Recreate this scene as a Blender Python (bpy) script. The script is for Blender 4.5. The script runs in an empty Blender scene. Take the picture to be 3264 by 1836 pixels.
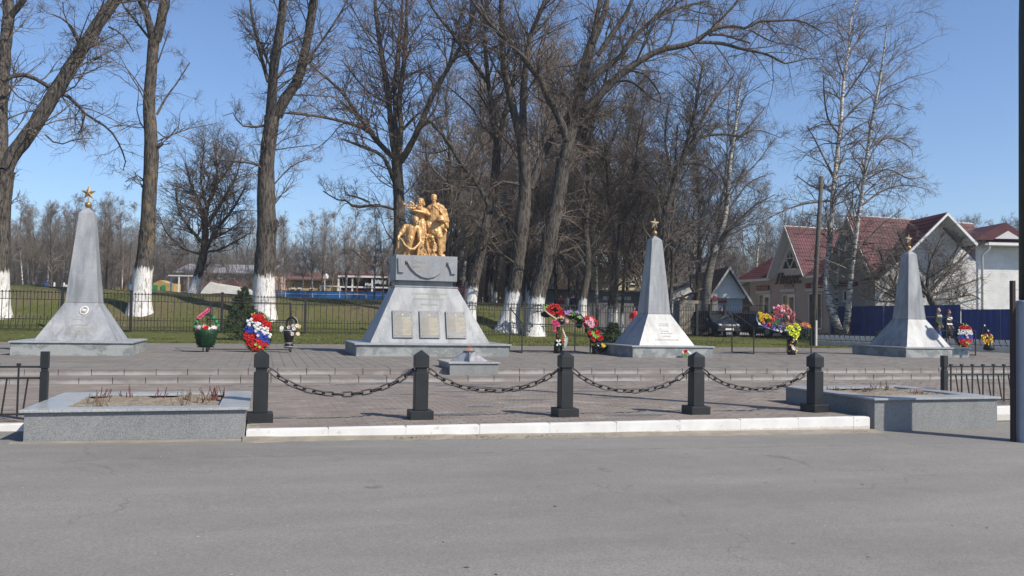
import bpy, bmesh, math, random
import numpy as np
from mathutils import Vector, Matrix, noise as mnoise

random.seed(7)
rng = np.random.default_rng(7)
R_ = math.radians
scene = bpy.context.scene
COL = scene.collection

# ------------------------------------------------------------------ camera
YAW, PITCH, ROLL, FPX = R_(16.666), R_(2.073), R_(0.994), 2645.46   # focal length in pixels of a 3264 px wide frame
fwd = Vector((math.sin(YAW), math.cos(YAW), 0)); rgt = Vector((math.cos(YAW), -math.sin(YAW), 0)); upv = Vector((0, 0, 1))
CW = fwd * math.cos(PITCH) + upv * math.sin(PITCH)
u2 = upv * math.cos(PITCH) - fwd * math.sin(PITCH)
CR = rgt * math.cos(ROLL) + u2 * math.sin(ROLL)
CU = u2 * math.cos(ROLL) - rgt * math.sin(ROLL)
EYE = Vector((0, 0, 1.6))
cam = bpy.data.cameras.new('camera'); camo = bpy.data.objects.new('camera', cam); COL.objects.link(camo)
cam.sensor_width = 36; cam.lens = 36 * FPX / 3264; cam.clip_start = 0.05; cam.clip_end = 5000
camo.matrix_world = Matrix(((CR.x, CU.x, -CW.x, EYE.x), (CR.y, CU.y, -CW.y, EYE.y), (CR.z, CU.z, -CW.z, EYE.z), (0, 0, 0, 1)))
scene.camera = camo

# ------------------------------------------------------------------ sky, sun, exposure
SUN_BEARING, SUN_EL = R_(138.5), R_(42)
world = bpy.data.worlds.new('World'); scene.world = world; world.use_nodes = True
wn = world.node_tree; bg = wn.nodes['Background']
sky = wn.nodes.new('ShaderNodeTexSky'); sky.sky_type = 'NISHITA'; sky.sun_disc = False
sky.sun_elevation = SUN_EL; sky.sun_rotation = SUN_BEARING; sky.altitude = 100
sky.air_density = 1.0; sky.dust_density = 0.6; sky.ozone_density = 2.2
tint = wn.nodes.new('ShaderNodeMix'); tint.data_type = 'RGBA'; tint.blend_type = 'MULTIPLY'; tint.inputs[0].default_value = 1; tint.inputs[7].default_value = (0.85, 0.965, 1.14, 1)
wn.links.new(sky.outputs[0], tint.inputs[6]); wn.links.new(tint.outputs[2], bg.inputs[0]); bg.inputs[1].default_value = 0.098
tosun = Vector((math.sin(SUN_BEARING) * math.cos(SUN_EL), math.cos(SUN_BEARING) * math.cos(SUN_EL), math.sin(SUN_EL)))
sun = bpy.data.lights.new('sun', 'SUN'); suno = bpy.data.objects.new('sun', sun); COL.objects.link(suno)
sun.energy = 4.6; sun.angle = R_(0.53); sun.color = (1.0, 0.92, 0.80)
suno.rotation_euler = tosun.to_track_quat('Z', 'Y').to_euler(); suno.location = (20, -20, 40)
vs = scene.view_settings; vs.view_transform = 'Standard'; vs.look = 'None'; vs.exposure = 0.5; vs.gamma = 1
vs.use_curve_mapping = False

# ------------------------------------------------------------------ helpers
def ray(px, py):
    return CW + CR * ((px - 1632) / FPX) - CU * ((py - 918) / FPX)
def U(px, py, Y):                      # point of the photograph's ray at world depth Y
    d = ray(px, py); return EYE + d * (Y / d.y)
def UD(px, py, D):                     # the same at distance D along the view axis
    return EYE + ray(px, py) * D
def UZ(px, py, z):
    d = ray(px, py); return EYE + d * ((z - EYE.z) / d.z)

ORG = {}
def tag(o, label=None, cat=None, group=None, kind=None):
    if label: o['label'] = label
    if cat: o['category'] = cat
    if group: o['group'] = group
    if kind: o['kind'] = kind
    return o
def empty(name, loc, label=None, cat=None, group=None):
    o = bpy.data.objects.new(name, None); COL.objects.link(o); o.location = loc; o.empty_display_size = 0.2
    ORG[o.name] = Vector(loc)
    return tag(o, label, cat, group)
def org(o): return ORG.get(o.name, Vector((0, 0, 0)))
def put(name, me, parent=None, loc=None, rot=None, scale=None):       # object over existing mesh data; loc is a world position
    o = bpy.data.objects.new(name, me); COL.objects.link(o)
    base = org(parent) if parent else Vector((0, 0, 0))
    if parent: o.parent = parent
    if loc is not None: o.location = Vector(loc) - base
    if rot is not None: o.rotation_euler = rot
    if scale is not None: o.scale = scale
    ORG[o.name] = base
    return o
def npmesh(name, V, F, mats=(), smooth=False, attr=None, mi=None):
    """V (n,3); F (m,k) same-size faces, or a list of face lists"""
    me = bpy.data.meshes.new(name)
    V = np.asarray(V, np.float32).reshape(-1, 3)
    if isinstance(F, np.ndarray):
        m, k = F.shape; loops = F.astype(np.int32).ravel(); starts = np.arange(m, dtype=np.int32) * k; n = m
    else:
        loops = np.array([i for f in F for i in f], np.int32); lens = np.array([len(f) for f in F]); n = len(F)
        starts = np.concatenate([[0], np.cumsum(lens)[:-1]]).astype(np.int32) if n else np.zeros(0, np.int32)
    me.vertices.add(len(V)); me.vertices.foreach_set('co', V.ravel())
    me.loops.add(len(loops)); me.loops.foreach_set('vertex_index', loops)
    me.polygons.add(n); me.polygons.foreach_set('loop_start', starts)
    if mi is not None: me.polygons.foreach_set('material_index', np.asarray(mi, np.int32))
    me.polygons.foreach_set('use_smooth', np.full(n, bool(smooth)))
    for m_ in mats: me.materials.append(m_)
    if attr is not None:
        a = me.attributes.new('tint', 'FLOAT', 'POINT'); a.data.foreach_set('value', np.asarray(attr, np.float32))
    me.update(calc_edges=True)
    return me

class MB:
    """collects shapes in world coordinates; build() links them as one mesh object"""
    def __init__(s): s.v = []; s.f = []; s.mi = []; s.cur = 0
    def add(s, vs_, fs):
        b = len(s.v); s.v += [tuple(p) for p in vs_]; s.f += [[i + b for i in f] for f in fs]; s.mi += [s.cur] * len(fs); return s
    def box(s, x0, x1, y0, y1, z0, z1, M=None):
        p = [Vector(c) for c in ((x0, y0, z0), (x1, y0, z0), (x1, y1, z0), (x0, y1, z0), (x0, y0, z1), (x1, y0, z1), (x1, y1, z1), (x0, y1, z1))]
        if M: p = [M @ c for c in p]
        return s.add(p, [(0, 3, 2, 1), (4, 5, 6, 7), (0, 1, 5, 4), (1, 2, 6, 5), (2, 3, 7, 6), (3, 0, 4, 7)])
    def hexa(s, bot, top):              # two quads (counter-clockwise from above)
        return s.add(list(bot) + list(top), [(3, 2, 1, 0), (4, 5, 6, 7), (0, 1, 5, 4), (1, 2, 6, 5), (2, 3, 7, 6), (3, 0, 4, 7)])
    def frustum(s, cx, cy, z0, z1, hx0, hy0, hx1, hy1):
        q = lambda hx, hy, z: [(cx - hx, cy - hy, z), (cx + hx, cy - hy, z), (cx + hx, cy + hy, z), (cx - hx, cy + hy, z)]
        return s.hexa(q(hx0, hy0, z0), q(hx1, hy1, z1))
    def tube(s, pts, r, n=8, caps=True):
        pts = [Vector(p) for p in pts]; rs = r if isinstance(r, (list, tuple)) else [r] * len(pts)
        b = len(s.v); rings = []
        for i, p in enumerate(pts):
            t = (pts[min(i + 1, len(pts) - 1)] - pts[max(i - 1, 0)]).normalized()
            ref = Vector((0, 1, 0)) if abs(t.y) < 0.9 else Vector((1, 0, 0))
            a = t.cross(ref).normalized(); c = t.cross(a)
            rings.append([tuple(p + (a * math.cos(2 * math.pi * k / n) + c * math.sin(2 * math.pi * k / n)) * rs[i]) for k in range(n)])
        vs_ = [q for rg in rings for q in rg]; fs = []
        for i in range(len(pts) - 1):
            for k in range(n):
                fs.append((i * n + k, i * n + (k + 1) % n, (i + 1) * n + (k + 1) % n, (i + 1) * n + k))
        if caps:
            fs.append(tuple(range(n - 1, -1, -1))); fs.append(tuple((len(pts) - 1) * n + k for k in range(n)))
        return s.add(vs_, fs)
    def bar(s, p0, p1, w, h=None):      # rectangular bar between two points
        p0 = Vector(p0); p1 = Vector(p1); h = h or w; t = (p1 - p0).normalized()
        ref = Vector((0, 0, 1)) if abs(t.z) < 0.9 else Vector((0, 1, 0))
        a = t.cross(ref).normalized() * (w / 2); c = a.cross(t).normalized() * (h / 2)
        q = lambda p: [p - a - c, p + a - c, p + a + c, p - a + c]
        return s.add(q(p0) + q(p1), [(3, 2, 1, 0), (4, 5, 6, 7), (0, 1, 5, 4), (1, 2, 6, 5), (2, 3, 7, 6), (3, 0, 4, 7)])
    def ball(s, c, r, n=12, m=8, sc=(1, 1, 1)):
        vs_ = [(c[0], c[1], c[2] - r * sc[2])]
        for i in range(1, m):
            th = math.pi * i / m
            for k in range(n):
                ph = 2 * math.pi * k / n
                vs_.append((c[0] + r * sc[0] * math.sin(th) * math.cos(ph), c[1] + r * sc[1] * math.sin(th) * math.sin(ph), c[2] - r * sc[2] * math.cos(th)))
        vs_.append((c[0], c[1], c[2] + r * sc[2])); fs = []
        for k in range(n): fs.append((0, 1 + (k + 1) % n, 1 + k))
        for i in range(m - 2):
            for k in range(n): fs.append((1 + i * n + k, 1 + i * n + (k + 1) % n, 1 + (i + 1) * n + (k + 1) % n, 1 + (i + 1) * n + k))
        L = len(vs_) - 1
        for k in range(n): fs.append((L, 1 + (m - 2) * n + k, 1 + (m - 2) * n + (k + 1) % n))
        return s.add(vs_, fs)
    def lathe(s, c, prof, n=16):        # profile of (r, z)
        vs_ = [(c[0] + r * math.cos(2 * math.pi * k / n), c[1] + r * math.sin(2 * math.pi * k / n), c[2] + z) for r, z in prof for k in range(n)]
        fs = [(i * n + k, i * n + (k + 1) % n, (i + 1) * n + (k + 1) % n, (i + 1) * n + k) for i in range(len(prof) - 1) for k in range(n)]
        fs.append(tuple(range(n - 1, -1, -1))); fs.append(tuple((len(prof) - 1) * n + k for k in range(n)))
        return s.add(vs_, fs)
    def prism(s, poly, off):            # polygon of 3D points extruded by a vector
        n = len(poly); off = Vector(off); a = [Vector(p) for p in poly]; b = [p + off for p in a]
        return s.add(a + b, [tuple(range(n - 1, -1, -1)), tuple(range(n, 2 * n))] + [(k, (k + 1) % n, n + (k + 1) % n, n + k) for k in range(n)])
    def quad(s, a, b, c, d): return s.add([a, b, c, d], [(0, 1, 2, 3)])
    def mesh(s, name, mats, smooth=False, base=(0, 0, 0)):
        V = np.array(s.v, np.float64).reshape(-1, 3) - np.array(base)
        return npmesh(name, V, s.f, mats if isinstance(mats, (list, tuple)) else [mats], smooth, mi=s.mi)
    def build(s, name, mats, parent=None, smooth=False, at=None, fix=True, bevel=0):
        base = org(parent) if parent else Vector(at) if at is not None else Vector((0, 0, 0))
        me = s.mesh(name, mats, smooth, base)
        if fix or bevel:
            bm = bmesh.new(); bm.from_mesh(me)
            if bevel:
                bmesh.ops.bevel(bm, geom=[e for e in bm.edges if len(e.link_faces) == 2 and e.calc_face_angle(0) > 0.4], offset=bevel, segments=1, affect='EDGES', clamp_overlap=True)
            bmesh.ops.recalc_face_normals(bm, faces=bm.faces); bm.to_mesh(me); bm.free()
        o = bpy.data.objects.new(name, me); COL.objects.link(o)
        if parent: o.parent = parent
        else: o.location = base
        ORG[o.name] = base
        return o
def smooth_by_angle(o, deg=35):
    me = o.data
    bm = bmesh.new(); bm.from_mesh(me)
    for f in bm.faces: f.smooth = True
    for e in bm.edges:
        if len(e.link_faces) == 2 and e.calc_face_angle(0) > R_(deg): e.smooth = False
    bm.to_mesh(me); bm.free()
    return o
def copy_tree(o, loc, rotz=None, scale=None):        # copies a thing with its parts and sub-parts; mesh data is shared
    def rec(src, par):
        c = src.copy(); COL.objects.link(c); c.parent = par
        ORG[c.name] = Vector(loc)
        for ch in KIDS.get(src.name, None) or list(src.children): rec(ch, c)
        return c
    c = rec(o, None); c.location = loc
    if rotz is not None: c.rotation_euler = (0, 0, rotz)
    if scale is not None: c.scale = scale
    return c
KIDS = {}

# ------------------------------------------------------------------ materials
class NT:
    def __init__(s, name):
        s.m = bpy.data.materials.new(name); s.m.use_nodes = True; s.t = s.m.node_tree
        s.p = s.t.nodes['Principled BSDF']; s.L = s.t.links.new
    def n(s, typ, **kw):
        nd = s.t.nodes.new('ShaderNode' + typ)
        for k, v in kw.items():
            if k in nd.inputs.keys() and not hasattr(nd, k): nd.inputs[k].default_value = v
            else: setattr(nd, k, v)
        return nd
    def pos(s, obj=False):
        return s.n('TexCoord').outputs['Object'] if obj else s.n('NewGeometry').outputs['Position']
    def noise(s, vec, scale, detail=4, rough=0.55, dist=0):
        nd = s.n('TexNoise'); s.L(vec, nd.inputs['Vector'])
        nd.inputs['Scale'].default_value = scale; nd.inputs['Detail'].default_value = detail
        nd.inputs['Roughness'].default_value = rough; nd.inputs['Distortion'].default_value = dist
        return nd.outputs['Fac']
    def vor(s, vec, scale, feature='F1', out='Distance'):
        nd = s.n('TexVoronoi'); nd.feature = feature; s.L(vec, nd.inputs['Vector']); nd.inputs['Scale'].default_value = scale
        return nd.outputs[out]
    def ramp(s, fac, a, b, ca=(0, 0, 0, 1), cb=(1, 1, 1, 1)):
        nd = s.n('ValToRGB'); s.L(fac, nd.inputs[0]); e = nd.color_ramp.elements
        e[0].position = a; e[1].position = b; e[0].color = ca; e[1].color = cb
        return nd.outputs[0]
    def mix(s, fac, a, b, mode='MIX'):
        nd = s.n('Mix'); nd.data_type = 'RGBA'; nd.blend_type = mode
        for sock, v in ((nd.inputs[0], fac), (nd.inputs[6], a), (nd.inputs[7], b)):
            if isinstance(v, (int, float)): sock.default_value = v
            elif isinstance(v, tuple): sock.default_value = v if len(v) == 4 else (*v, 1)
            else: s.L(v, sock)
        return nd.outputs[2]
    def math(s, op, a, b=0.0):
        nd = s.n('Math'); nd.operation = op
        for sock, v in ((nd.inputs[0], a), (nd.inputs[1], b)):
            if isinstance(v, (int, float)): sock.default_value = v
            else: s.L(v, sock)
        return nd.outputs[0]
    def scalev(s, vec, sx, sy, sz):
        nd = s.n('VectorMath'); nd.operation = 'MULTIPLY'; s.L(vec, nd.inputs[0]); nd.inputs[1].default_value = (sx, sy, sz); return nd.outputs[0]
    def bump(s, h, strength=0.3, dist=0.02):
        nd = s.n('Bump'); s.L(h, nd.inputs['Height']); nd.inputs['Strength'].default_value = strength; nd.inputs['Distance'].default_value = dist
        s.L(nd.outputs[0], s.p.inputs['Normal'])
    def out(s, col, rough=0.8, metal=0.0, spec=0.3):
        if isinstance(col, tuple): s.p.inputs['Base Color'].default_value = col if len(col) == 4 else (*col, 1)
        else: s.L(col, s.p.inputs['Base Color'])
        if isinstance(rough, (int, float)): s.p.inputs['Roughness'].default_value = rough
        else: s.L(rough, s.p.inputs['Roughness'])
        s.p.inputs['Metallic'].default_value = metal; s.p.inputs['Specular IOR Level'].default_value = spec
        return s.m
def c3(c, k=1.0): return (c[0] * k, c[1] * k, c[2] * k, 1)
def simple(name, col, rough=0.7, metal=0.0, var=0.12, scale=3.0, bump=0.0, bscale=60, spec=0.3, fine=0.0):
    t = NT(name); P = t.pos()
    f = t.noise(P, scale, 5)
    c = t.mix(t.ramp(f, 0.3, 0.7), c3(col, 1 - var), c3(col, 1 + var))
    if fine: c = t.mix(t.ramp(t.noise(P, bscale, 3), 0.35, 0.65), t.mix(1.0, c, (1 - fine,) * 3, 'MULTIPLY'), c)
    if bump: t.bump(t.noise(P, bscale, 4), bump, 0.01)
    return t.out(c, rough, metal, spec)

def granite(name, base, speck=0.35, scale=70, stain=0.12, rough=0.55, streak=0.0):
    t = NT(name); P = t.pos()
    v = t.vor(P, scale, out='Color'); b = t.n('RGBToBW'); t.L(v, b.inputs[0])
    c = t.mix(t.ramp(b.outputs[0], 0.25, 0.75), c3(base, 1 - speck), c3(base, 1 + speck))
    c = t.mix(t.math('MULTIPLY', t.ramp(t.noise(P, scale * 2.2, 2), 0.6, 0.68), 0.7), c, c3(base, 0.35))
    st = t.ramp(t.noise(t.scalev(P, 1.6, 1.6, 0.7), 1.3, 5, 0.6, 0.6), 0.35, 0.7)
    c = t.mix(t.math('MULTIPLY', st, stain), c, (0.62, 0.62, 0.6, 1))
    if streak:                       # damp runs and soot marks
        sk = t.ramp(t.noise(t.scalev(P, 3.2, 3.2, 0.45), 1.15, 5, 0.6, 0.3), 0.46, 0.64); c = t.mix(t.math('MULTIPLY', sk, streak), c, c3(base, 0.42))
        sk = t.ramp(t.noise(t.scalev(P, 9, 9, 0.7), 1.0, 4, 0.6), 0.56, 0.7); c = t.mix(t.math('MULTIPLY', sk, streak * .6), c, c3(base, 1.5))
    t.bump(t.noise(P, 90, 2), 0.06, 0.005)
    return t.out(c, rough, 0, 0.4)

M = {}
M['granite'] = granite('granite speckled', (0.168, 0.175, 0.179), 0.33, 125, 0.10, 0.5)
M['granite_top'] = granite('granite coping', (0.27, 0.285, 0.295), 0.25, 80, 0.2, 0.3)
M['granite_light'] = granite('granite polished light', (0.225, 0.238, 0.254), 0.16, 90, 0.3, 0.42, 0.5)
M['granite_side'] = granite('granite block', (0.218, 0.232, 0.248), 0.18, 80, 0.2, 0.45, 0.2)
M['granite_plaque'] = granite('granite plaque', (0.175, 0.175, 0.172), 0.3, 90, 0.1, 0.4)
def plinth_mat():
    t = NT('granite plinth with lime bloom'); P = t.pos()
    v = t.vor(P, 60, out='Color'); b = t.n('RGBToBW'); t.L(v, b.inputs[0])
    c = t.mix(t.ramp(b.outputs[0], 0.25, 0.75), (0.13, 0.145, 0.147, 1), (0.225, 0.24, 0.242, 1))
    bl = t.ramp(t.noise(t.scalev(P, 1.3, 1.3, 1.8), 1.5, 6, 0.55, 0.5), 0.5, 0.56)
    c = t.mix(t.math('MULTIPLY', bl, 0.42), c, (0.40, 0.41, 0.395, 1))
    return t.out(c, 0.6, 0, 0.35)
M['plinth'] = plinth_mat()
def road_mat():
    t = NT('worn asphalt'); P = t.pos()
    big = t.noise(t.scalev(P, 0.6, 1.6, 1), 0.35, 5, 0.6, 0.5); mid = t.noise(P, 3.0, 5)
    c = t.mix(t.ramp(big, 0.3, 0.72), (0.166, 0.159, 0.147, 1), (0.218, 0.210, 0.195, 1))
    c = t.mix(t.math('MULTIPLY', t.ramp(mid, 0.35, 0.7), 0.28), c, (0.245, 0.236, 0.218, 1))
    v = t.vor(P, 85, out='Color'); b = t.n('RGBToBW'); t.L(v, b.inputs[0])
    c = t.mix(t.ramp(b.outputs[0], 0.2, 0.8), t.mix(1.0, c, (0.84, 0.84, 0.84), 'MULTIPLY'), t.mix(1.0, c, (1.13, 1.13, 1.12), 'MULTIPLY'))
    # pale chips
    ch = t.ramp(t.vor(t.scalev(P, 1, 1, 1), 9.0), 0.05, 0.07, (1, 1, 1, 1), (0, 0, 0, 1))
    ch = t.math('MULTIPLY', ch, t.ramp(t.noise(P, 2.1, 2), 0.56, 0.6))
    c = t.mix(t.math('MULTIPLY', ch, 0.6), c, (0.5, 0.49, 0.46, 1))
    # hairline cracks
    dv = t.n('VectorMath'); dv.operation = 'ADD'
    nz = t.n('TexNoise'); t.L(P, nz.inputs['Vector']); nz.inputs['Scale'].default_value = 1.2; nz.inputs['Detail'].default_value = 6
    t.L(P, dv.inputs[0]); t.L(t.scalev(nz.outputs['Color'], 1.6, 1.6, 0), dv.inputs[1])
    e = t.vor(t.scalev(dv.outputs[0], 0.7, 1.15, 0), 0.28, 'DISTANCE_TO_EDGE')
    cr = t.ramp(e, 0.0014, 0.0034, (1, 1, 1, 1), (0, 0, 0, 1))
    cr = t.math('MULTIPLY', cr, t.ramp(t.noise(P, 0.55, 3), 0.42, 0.56))
    c = t.mix(t.math('MULTIPLY', cr, 0.42), c, (0.05, 0.05, 0.048, 1))
    # repaired strip along the kerb, with its seam
    sx = t.n('SeparateXYZ'); t.L(P, sx.inputs[0])
    yy = t.math('ADD', sx.outputs['Y'], t.math('MULTIPLY', t.math('SUBTRACT', t.noise(P, 1.7, 5), 0.5), 0.22))
    strip = t.math('MULTIPLY', t.ramp(t.math('SUBTRACT', yy, 9.0), 0.55, 0.62), 1.0)
    c = t.mix(t.math('MULTIPLY', strip, 0.16), c, (0.115, 0.115, 0.115, 1))
    seam = t.ramp(t.math('ABSOLUTE', t.math('SUBTRACT', yy, 9.58)), 0.008, 0.035, (1, 1, 1, 1), (0, 0, 0, 1))
    seam = t.math('MULTIPLY', seam, t.ramp(t.noise(P, 2.4, 3), 0.4, 0.6))
    c = t.mix(t.math('MULTIPLY', seam, 0.5), c, (0.07, 0.066, 0.06, 1))
    dust = t.math('MULTIPLY', t.ramp(t.noise(t.scalev(P, 0.5, 2.2, 1), 0.9, 5, 0.6), 0.5, 0.75), 0.3)
    c = t.mix(dust, c, (0.27, 0.255, 0.225, 1))
    # wheel tracks along the road, old drips
    tr = t.ramp(t.noise(t.scalev(P, 0.09, 1.15, 1), 1.0, 3, 0.5), 0.42, 0.62); c = t.mix(t.math('MULTIPLY', tr, 0.22), c, (0.128, 0.123, 0.115, 1))
    oil = t.ramp(t.vor(P, 0.75), 0.03, 0.11, (1, 1, 1, 1), (0, 0, 0, 1)); c = t.mix(t.math('MULTIPLY', oil, t.ramp(t.noise(P, 6, 4, 0.7), 0.45, 0.62)), c, (0.095, 0.092, 0.088, 1))
    t.bump(t.noise(P, 110, 3), 0.35, 0.006)
    return t.out(c, 0.88, 0, 0.25)
M['road'] = road_mat()
def paver_mat(name, a, b, g, bloom=0.0):
    t = NT(name); P = t.pos(); at = t.n('Attribute'); at.attribute_name = 'tint'
    c = t.mix(t.ramp(at.outputs['Fac'], 0.0, 0.75), c3(a), c3(b))
    c = t.mix(t.ramp(at.outputs['Fac'], 0.86, 0.9), c, c3(g))
    c = t.mix(t.ramp(t.noise(P, 1.1, 5, 0.6), 0.35, 0.7), t.mix(1.0, c, (0.88, 0.88, 0.88), 'MULTIPLY'), t.mix(1.0, c, (1.1, 1.1, 1.09), 'MULTIPLY'))
    c = t.mix(t.ramp(t.noise(P, 140, 2), 0.3, 0.7), t.mix(1.0, c, (0.86, 0.86, 0.86), 'MULTIPLY'), c)
    if bloom: c = t.mix(t.math('MULTIPLY', t.ramp(t.noise(t.scalev(P, 1, 1.5, 1), 1.6, 6, 0.65), 0.55, 0.72), bloom), c, (0.5, 0.48, 0.45, 1))
    return t.out(c, 0.85, 0, 0.25)
M['paver'] = paver_mat('paver brown concrete', (0.182, 0.156, 0.137), (0.228, 0.197, 0.174), (0.125, 0.123, 0.122), 0.3)
M['slab'] = paver_mat('paver grey concrete', (0.170, 0.155, 0.141), (0.20, 0.183, 0.166), (0.16, 0.149, 0.14), 0.14)
def step_mat():
    t = NT('step slab with lime bloom'); P = t.pos(); O = t.n('TexCoord').outputs['Object']
    sx = t.n('SeparateXYZ'); t.L(O, sx.inputs[0])
    c = t.mix(t.ramp(t.noise(P, 1.3, 4), 0.3, 0.7), (0.15, 0.132, 0.121, 1), (0.198, 0.176, 0.162, 1))
    low = t.ramp(t.math('ADD', sx.outputs['Z'], t.math('MULTIPLY', t.math('SUBTRACT', t.noise(t.scalev(P, 1, 1, 2), 5, 5, 0.65), 0.5), 0.12)), 0.045, 0.10, (1, 1, 1, 1), (0, 0, 0, 1))
    m = t.math('MULTIPLY', low, t.ramp(t.noise(P, 0.9, 3), 0.3, 0.55))
    c = t.mix(t.math('MULTIPLY', m, 0.75), c, (0.37, 0.365, 0.36, 1))
    t.bump(t.noise(P, 80, 3), 0.2, 0.004)
    return t.out(c, 0.85, 0, 0.25)
M['step'] = step_mat()
M['joint'] = simple('sandy joint', (0.25, 0.228, 0.195), 0.95, var=0.25, scale=9)
M['joint_dark'] = simple('dark joint', (0.10, 0.095, 0.09), 0.95, var=0.3, scale=9)
def kerb_mat():
    t = NT('whitewashed kerb'); P = t.pos()
    c = t.mix(t.ramp(t.noise(P, 2.2, 5), 0.35, 0.7), (0.56, 0.555, 0.54, 1), (0.68, 0.675, 0.66, 1))
    sx = t.n('SeparateXYZ'); t.L(P, sx.inputs[0])
    d = t.ramp(t.math('ADD', sx.outputs['Z'], t.math('MULTIPLY', t.math('SUBTRACT', t.noise(P, 9, 5, 0.7), 0.5), 0.09)), -0.06, 0.02, (1, 1, 1, 1), (0, 0, 0, 1))
    c = t.mix(t.math('MULTIPLY', d, 0.6), c, (0.36, 0.33, 0.28, 1))
    fl_ = t.math('MULTIPLY', t.ramp(t.noise(P, 7, 6, 0.75), 0.6, 0.66), 0.55); c = t.mix(fl_, c, (0.30, 0.285, 0.26, 1))
    t.bump(t.noise(P, 35, 4), 0.25, 0.006)
    return t.out(c, 0.85, 0, 0.2)
M['kerb'] = kerb_mat()
def sand_mat():
    t = NT('blown sand'); P = t.pos()
    c = t.mix(t.ramp(t.noise(P, 4, 6, 0.65), 0.35, 0.7), (0.19, 0.172, 0.142, 1), (0.275, 0.248, 0.20, 1))
    t.bump(t.noise(P, 25, 5), 0.4, 0.012)
    return t.out(c, 0.95, 0, 0.1)
M['sand'] = sand_mat()
def soil_mat():
    t = NT('dry soil'); P = t.pos()
    c = t.mix(t.ramp(t.noise(P, 14, 6, 0.7), 0.3, 0.7), (0.13, 0.105, 0.08, 1), (0.30, 0.26, 0.205, 1))
    t.bump(t.noise(P, 22, 5), 0.8, 0.03)
    return t.out(c, 0.95, 0, 0.1)
M['soil'] = soil_mat()
def lawn_mat():
    t = NT('patchy spring lawn'); P = t.pos()
    big = t.noise(P, 0.22, 5, 0.6, 0.4); fin = t.noise(t.scalev(P, 1, 1, 1), 9, 6, 0.75)
    g = t.mix(t.ramp(fin, 0.3, 0.7), (0.06, 0.074, 0.02, 1), (0.14, 0.152, 0.047, 1))
    d = t.mix(t.ramp(fin, 0.3, 0.72), (0.085, 0.072, 0.038, 1), (0.20, 0.165, 0.095, 1))
    sx = t.n('SeparateXYZ'); t.L(P, sx.inputs[0])
    mr = t.n('MapRange'); t.L(sx.outputs['Y'], mr.inputs['Value'])
    mr.inputs['From Min'].default_value = 41; mr.inputs['From Max'].default_value = 48; mr.inputs['To Min'].default_value = -0.2; mr.inputs['To Max'].default_value = 0.05
    m = t.ramp(t.math('ADD', big, mr.outputs[0]), 0.46, 0.64)
    c = t.mix(m, g, d)
    c = t.mix(t.ramp(t.noise(P, 38, 3, 0.7), 0.62, 0.68), c, (0.30, 0.25, 0.15, 1))
    t.bump(t.noise(P, 16, 5, 0.75), 1.0, 0.08)
    return t.out(c, 0.95, 0, 0.1)
M['lawn'] = lawn_mat()
def bark(name, c0, c1, wash=0.0, scale=1.0, lichen=0.0):
    t = NT(name); P = t.pos(); O = t.n('TexCoord').outputs['Object']
    st = t.scalev(P, 7 * scale, 7 * scale, 1.5 * scale)
    f = t.noise(st, 1.6, 6, 0.65, 0.8)
    c = t.mix(t.ramp(f, 0.41, 0.58), c3(c0), c3(c1))
    if lichen: c = t.mix(t.math('MULTIPLY', t.ramp(t.noise(P, 1.1, 5, 0.6), 0.52, 0.66), lichen), c, (0.24, 0.17, 0.085, 1))
    if wash:
        sx = t.n('SeparateXYZ'); t.L(O, sx.inputs[0])
        z = t.math('ADD', sx.outputs['Z'], t.math('MULTIPLY', t.math('SUBTRACT', t.noise(t.scalev(P, 6, 6, 0.6), 2.0, 6, 0.75), 0.5), 1.5))
        wm = t.ramp(t.math('SUBTRACT', z, wash - 0.5), 0.46, 0.54, (1, 1, 1, 1), (0, 0, 0, 1))
        wc = t.mix(t.ramp(f, 0.33, 0.50), (0.17, 0.155, 0.135, 1), (0.62, 0.61, 0.595, 1)); wc = t.mix(t.math('MULTIPLY', t.ramp(t.noise(P, 3.0, 5, 0.7), 0.52, 0.7), 0.4), wc, (0.36, 0.34, 0.30, 1))
        c = t.mix(wm, c, wc)
    t.bump(f, 0.9, 0.06)
    return t.out(c, 0.92, 0, 0.15)
M['bark_pop'] = bark('poplar bark', (0.03, 0.025, 0.022), (0.115, 0.098, 0.083), 0)
def birch_bark(wash=0):
    t = NT('birch bark'); P = t.pos(); O = t.n('TexCoord').outputs['Object']; sx = t.n('SeparateXYZ'); t.L(O, sx.inputs[0])
    f = t.noise(t.scalev(P, 1.6, 1.6, 7), 1.7, 5, 0.7)
    c = t.mix(t.ramp(f, 0.43, 0.51), (0.05, 0.045, 0.04, 1), (0.52, 0.50, 0.46, 1))
    dark = t.ramp(t.math('ADD', sx.outputs['Z'], t.math('MULTIPLY', t.noise(P, 2.2, 4), 3.0)), 1.6, 4.0, (1, 1, 1, 1), (0, 0, 0, 1))
    dk = t.n('MapRange'); t.L(t.math('ADD', sx.outputs['Z'], t.math('MULTIPLY', t.math('SUBTRACT', t.noise(P, 2.2, 4), 0.5), 2.0)), dk.inputs['Value'])
    dk.inputs['From Min'].default_value = .6 + wash; dk.inputs['From Max'].default_value = 1.8 + wash; dk.inputs['To Min'].default_value = 0.85; dk.inputs['To Max'].default_value = 0.0
    c = t.mix(dk.outputs[0], c, (0.085, 0.078, 0.066, 1))
    t.bump(f, 0.4, 0.02)
    return t.out(c, 0.8, 0, 0.2)
M['birch'] = birch_bark(); M['birch_limb'] = simple('dark birch limb', (.11, .088, .078), .9, var=.4, scale=3)
M['twig'] = simple('brown twig', (0.125, 0.100, 0.082), 0.9, var=0.35, scale=0.7, spec=0.1)
M['twig_red'] = simple('reddish twig', (0.14, 0.105, 0.088), 0.9, var=0.3, scale=0.7, spec=0.1)
M['twig_grey'] = simple('grey twig', (0.16, 0.138, 0.122), 0.9, var=0.3, scale=0.7, spec=0.1)
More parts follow.
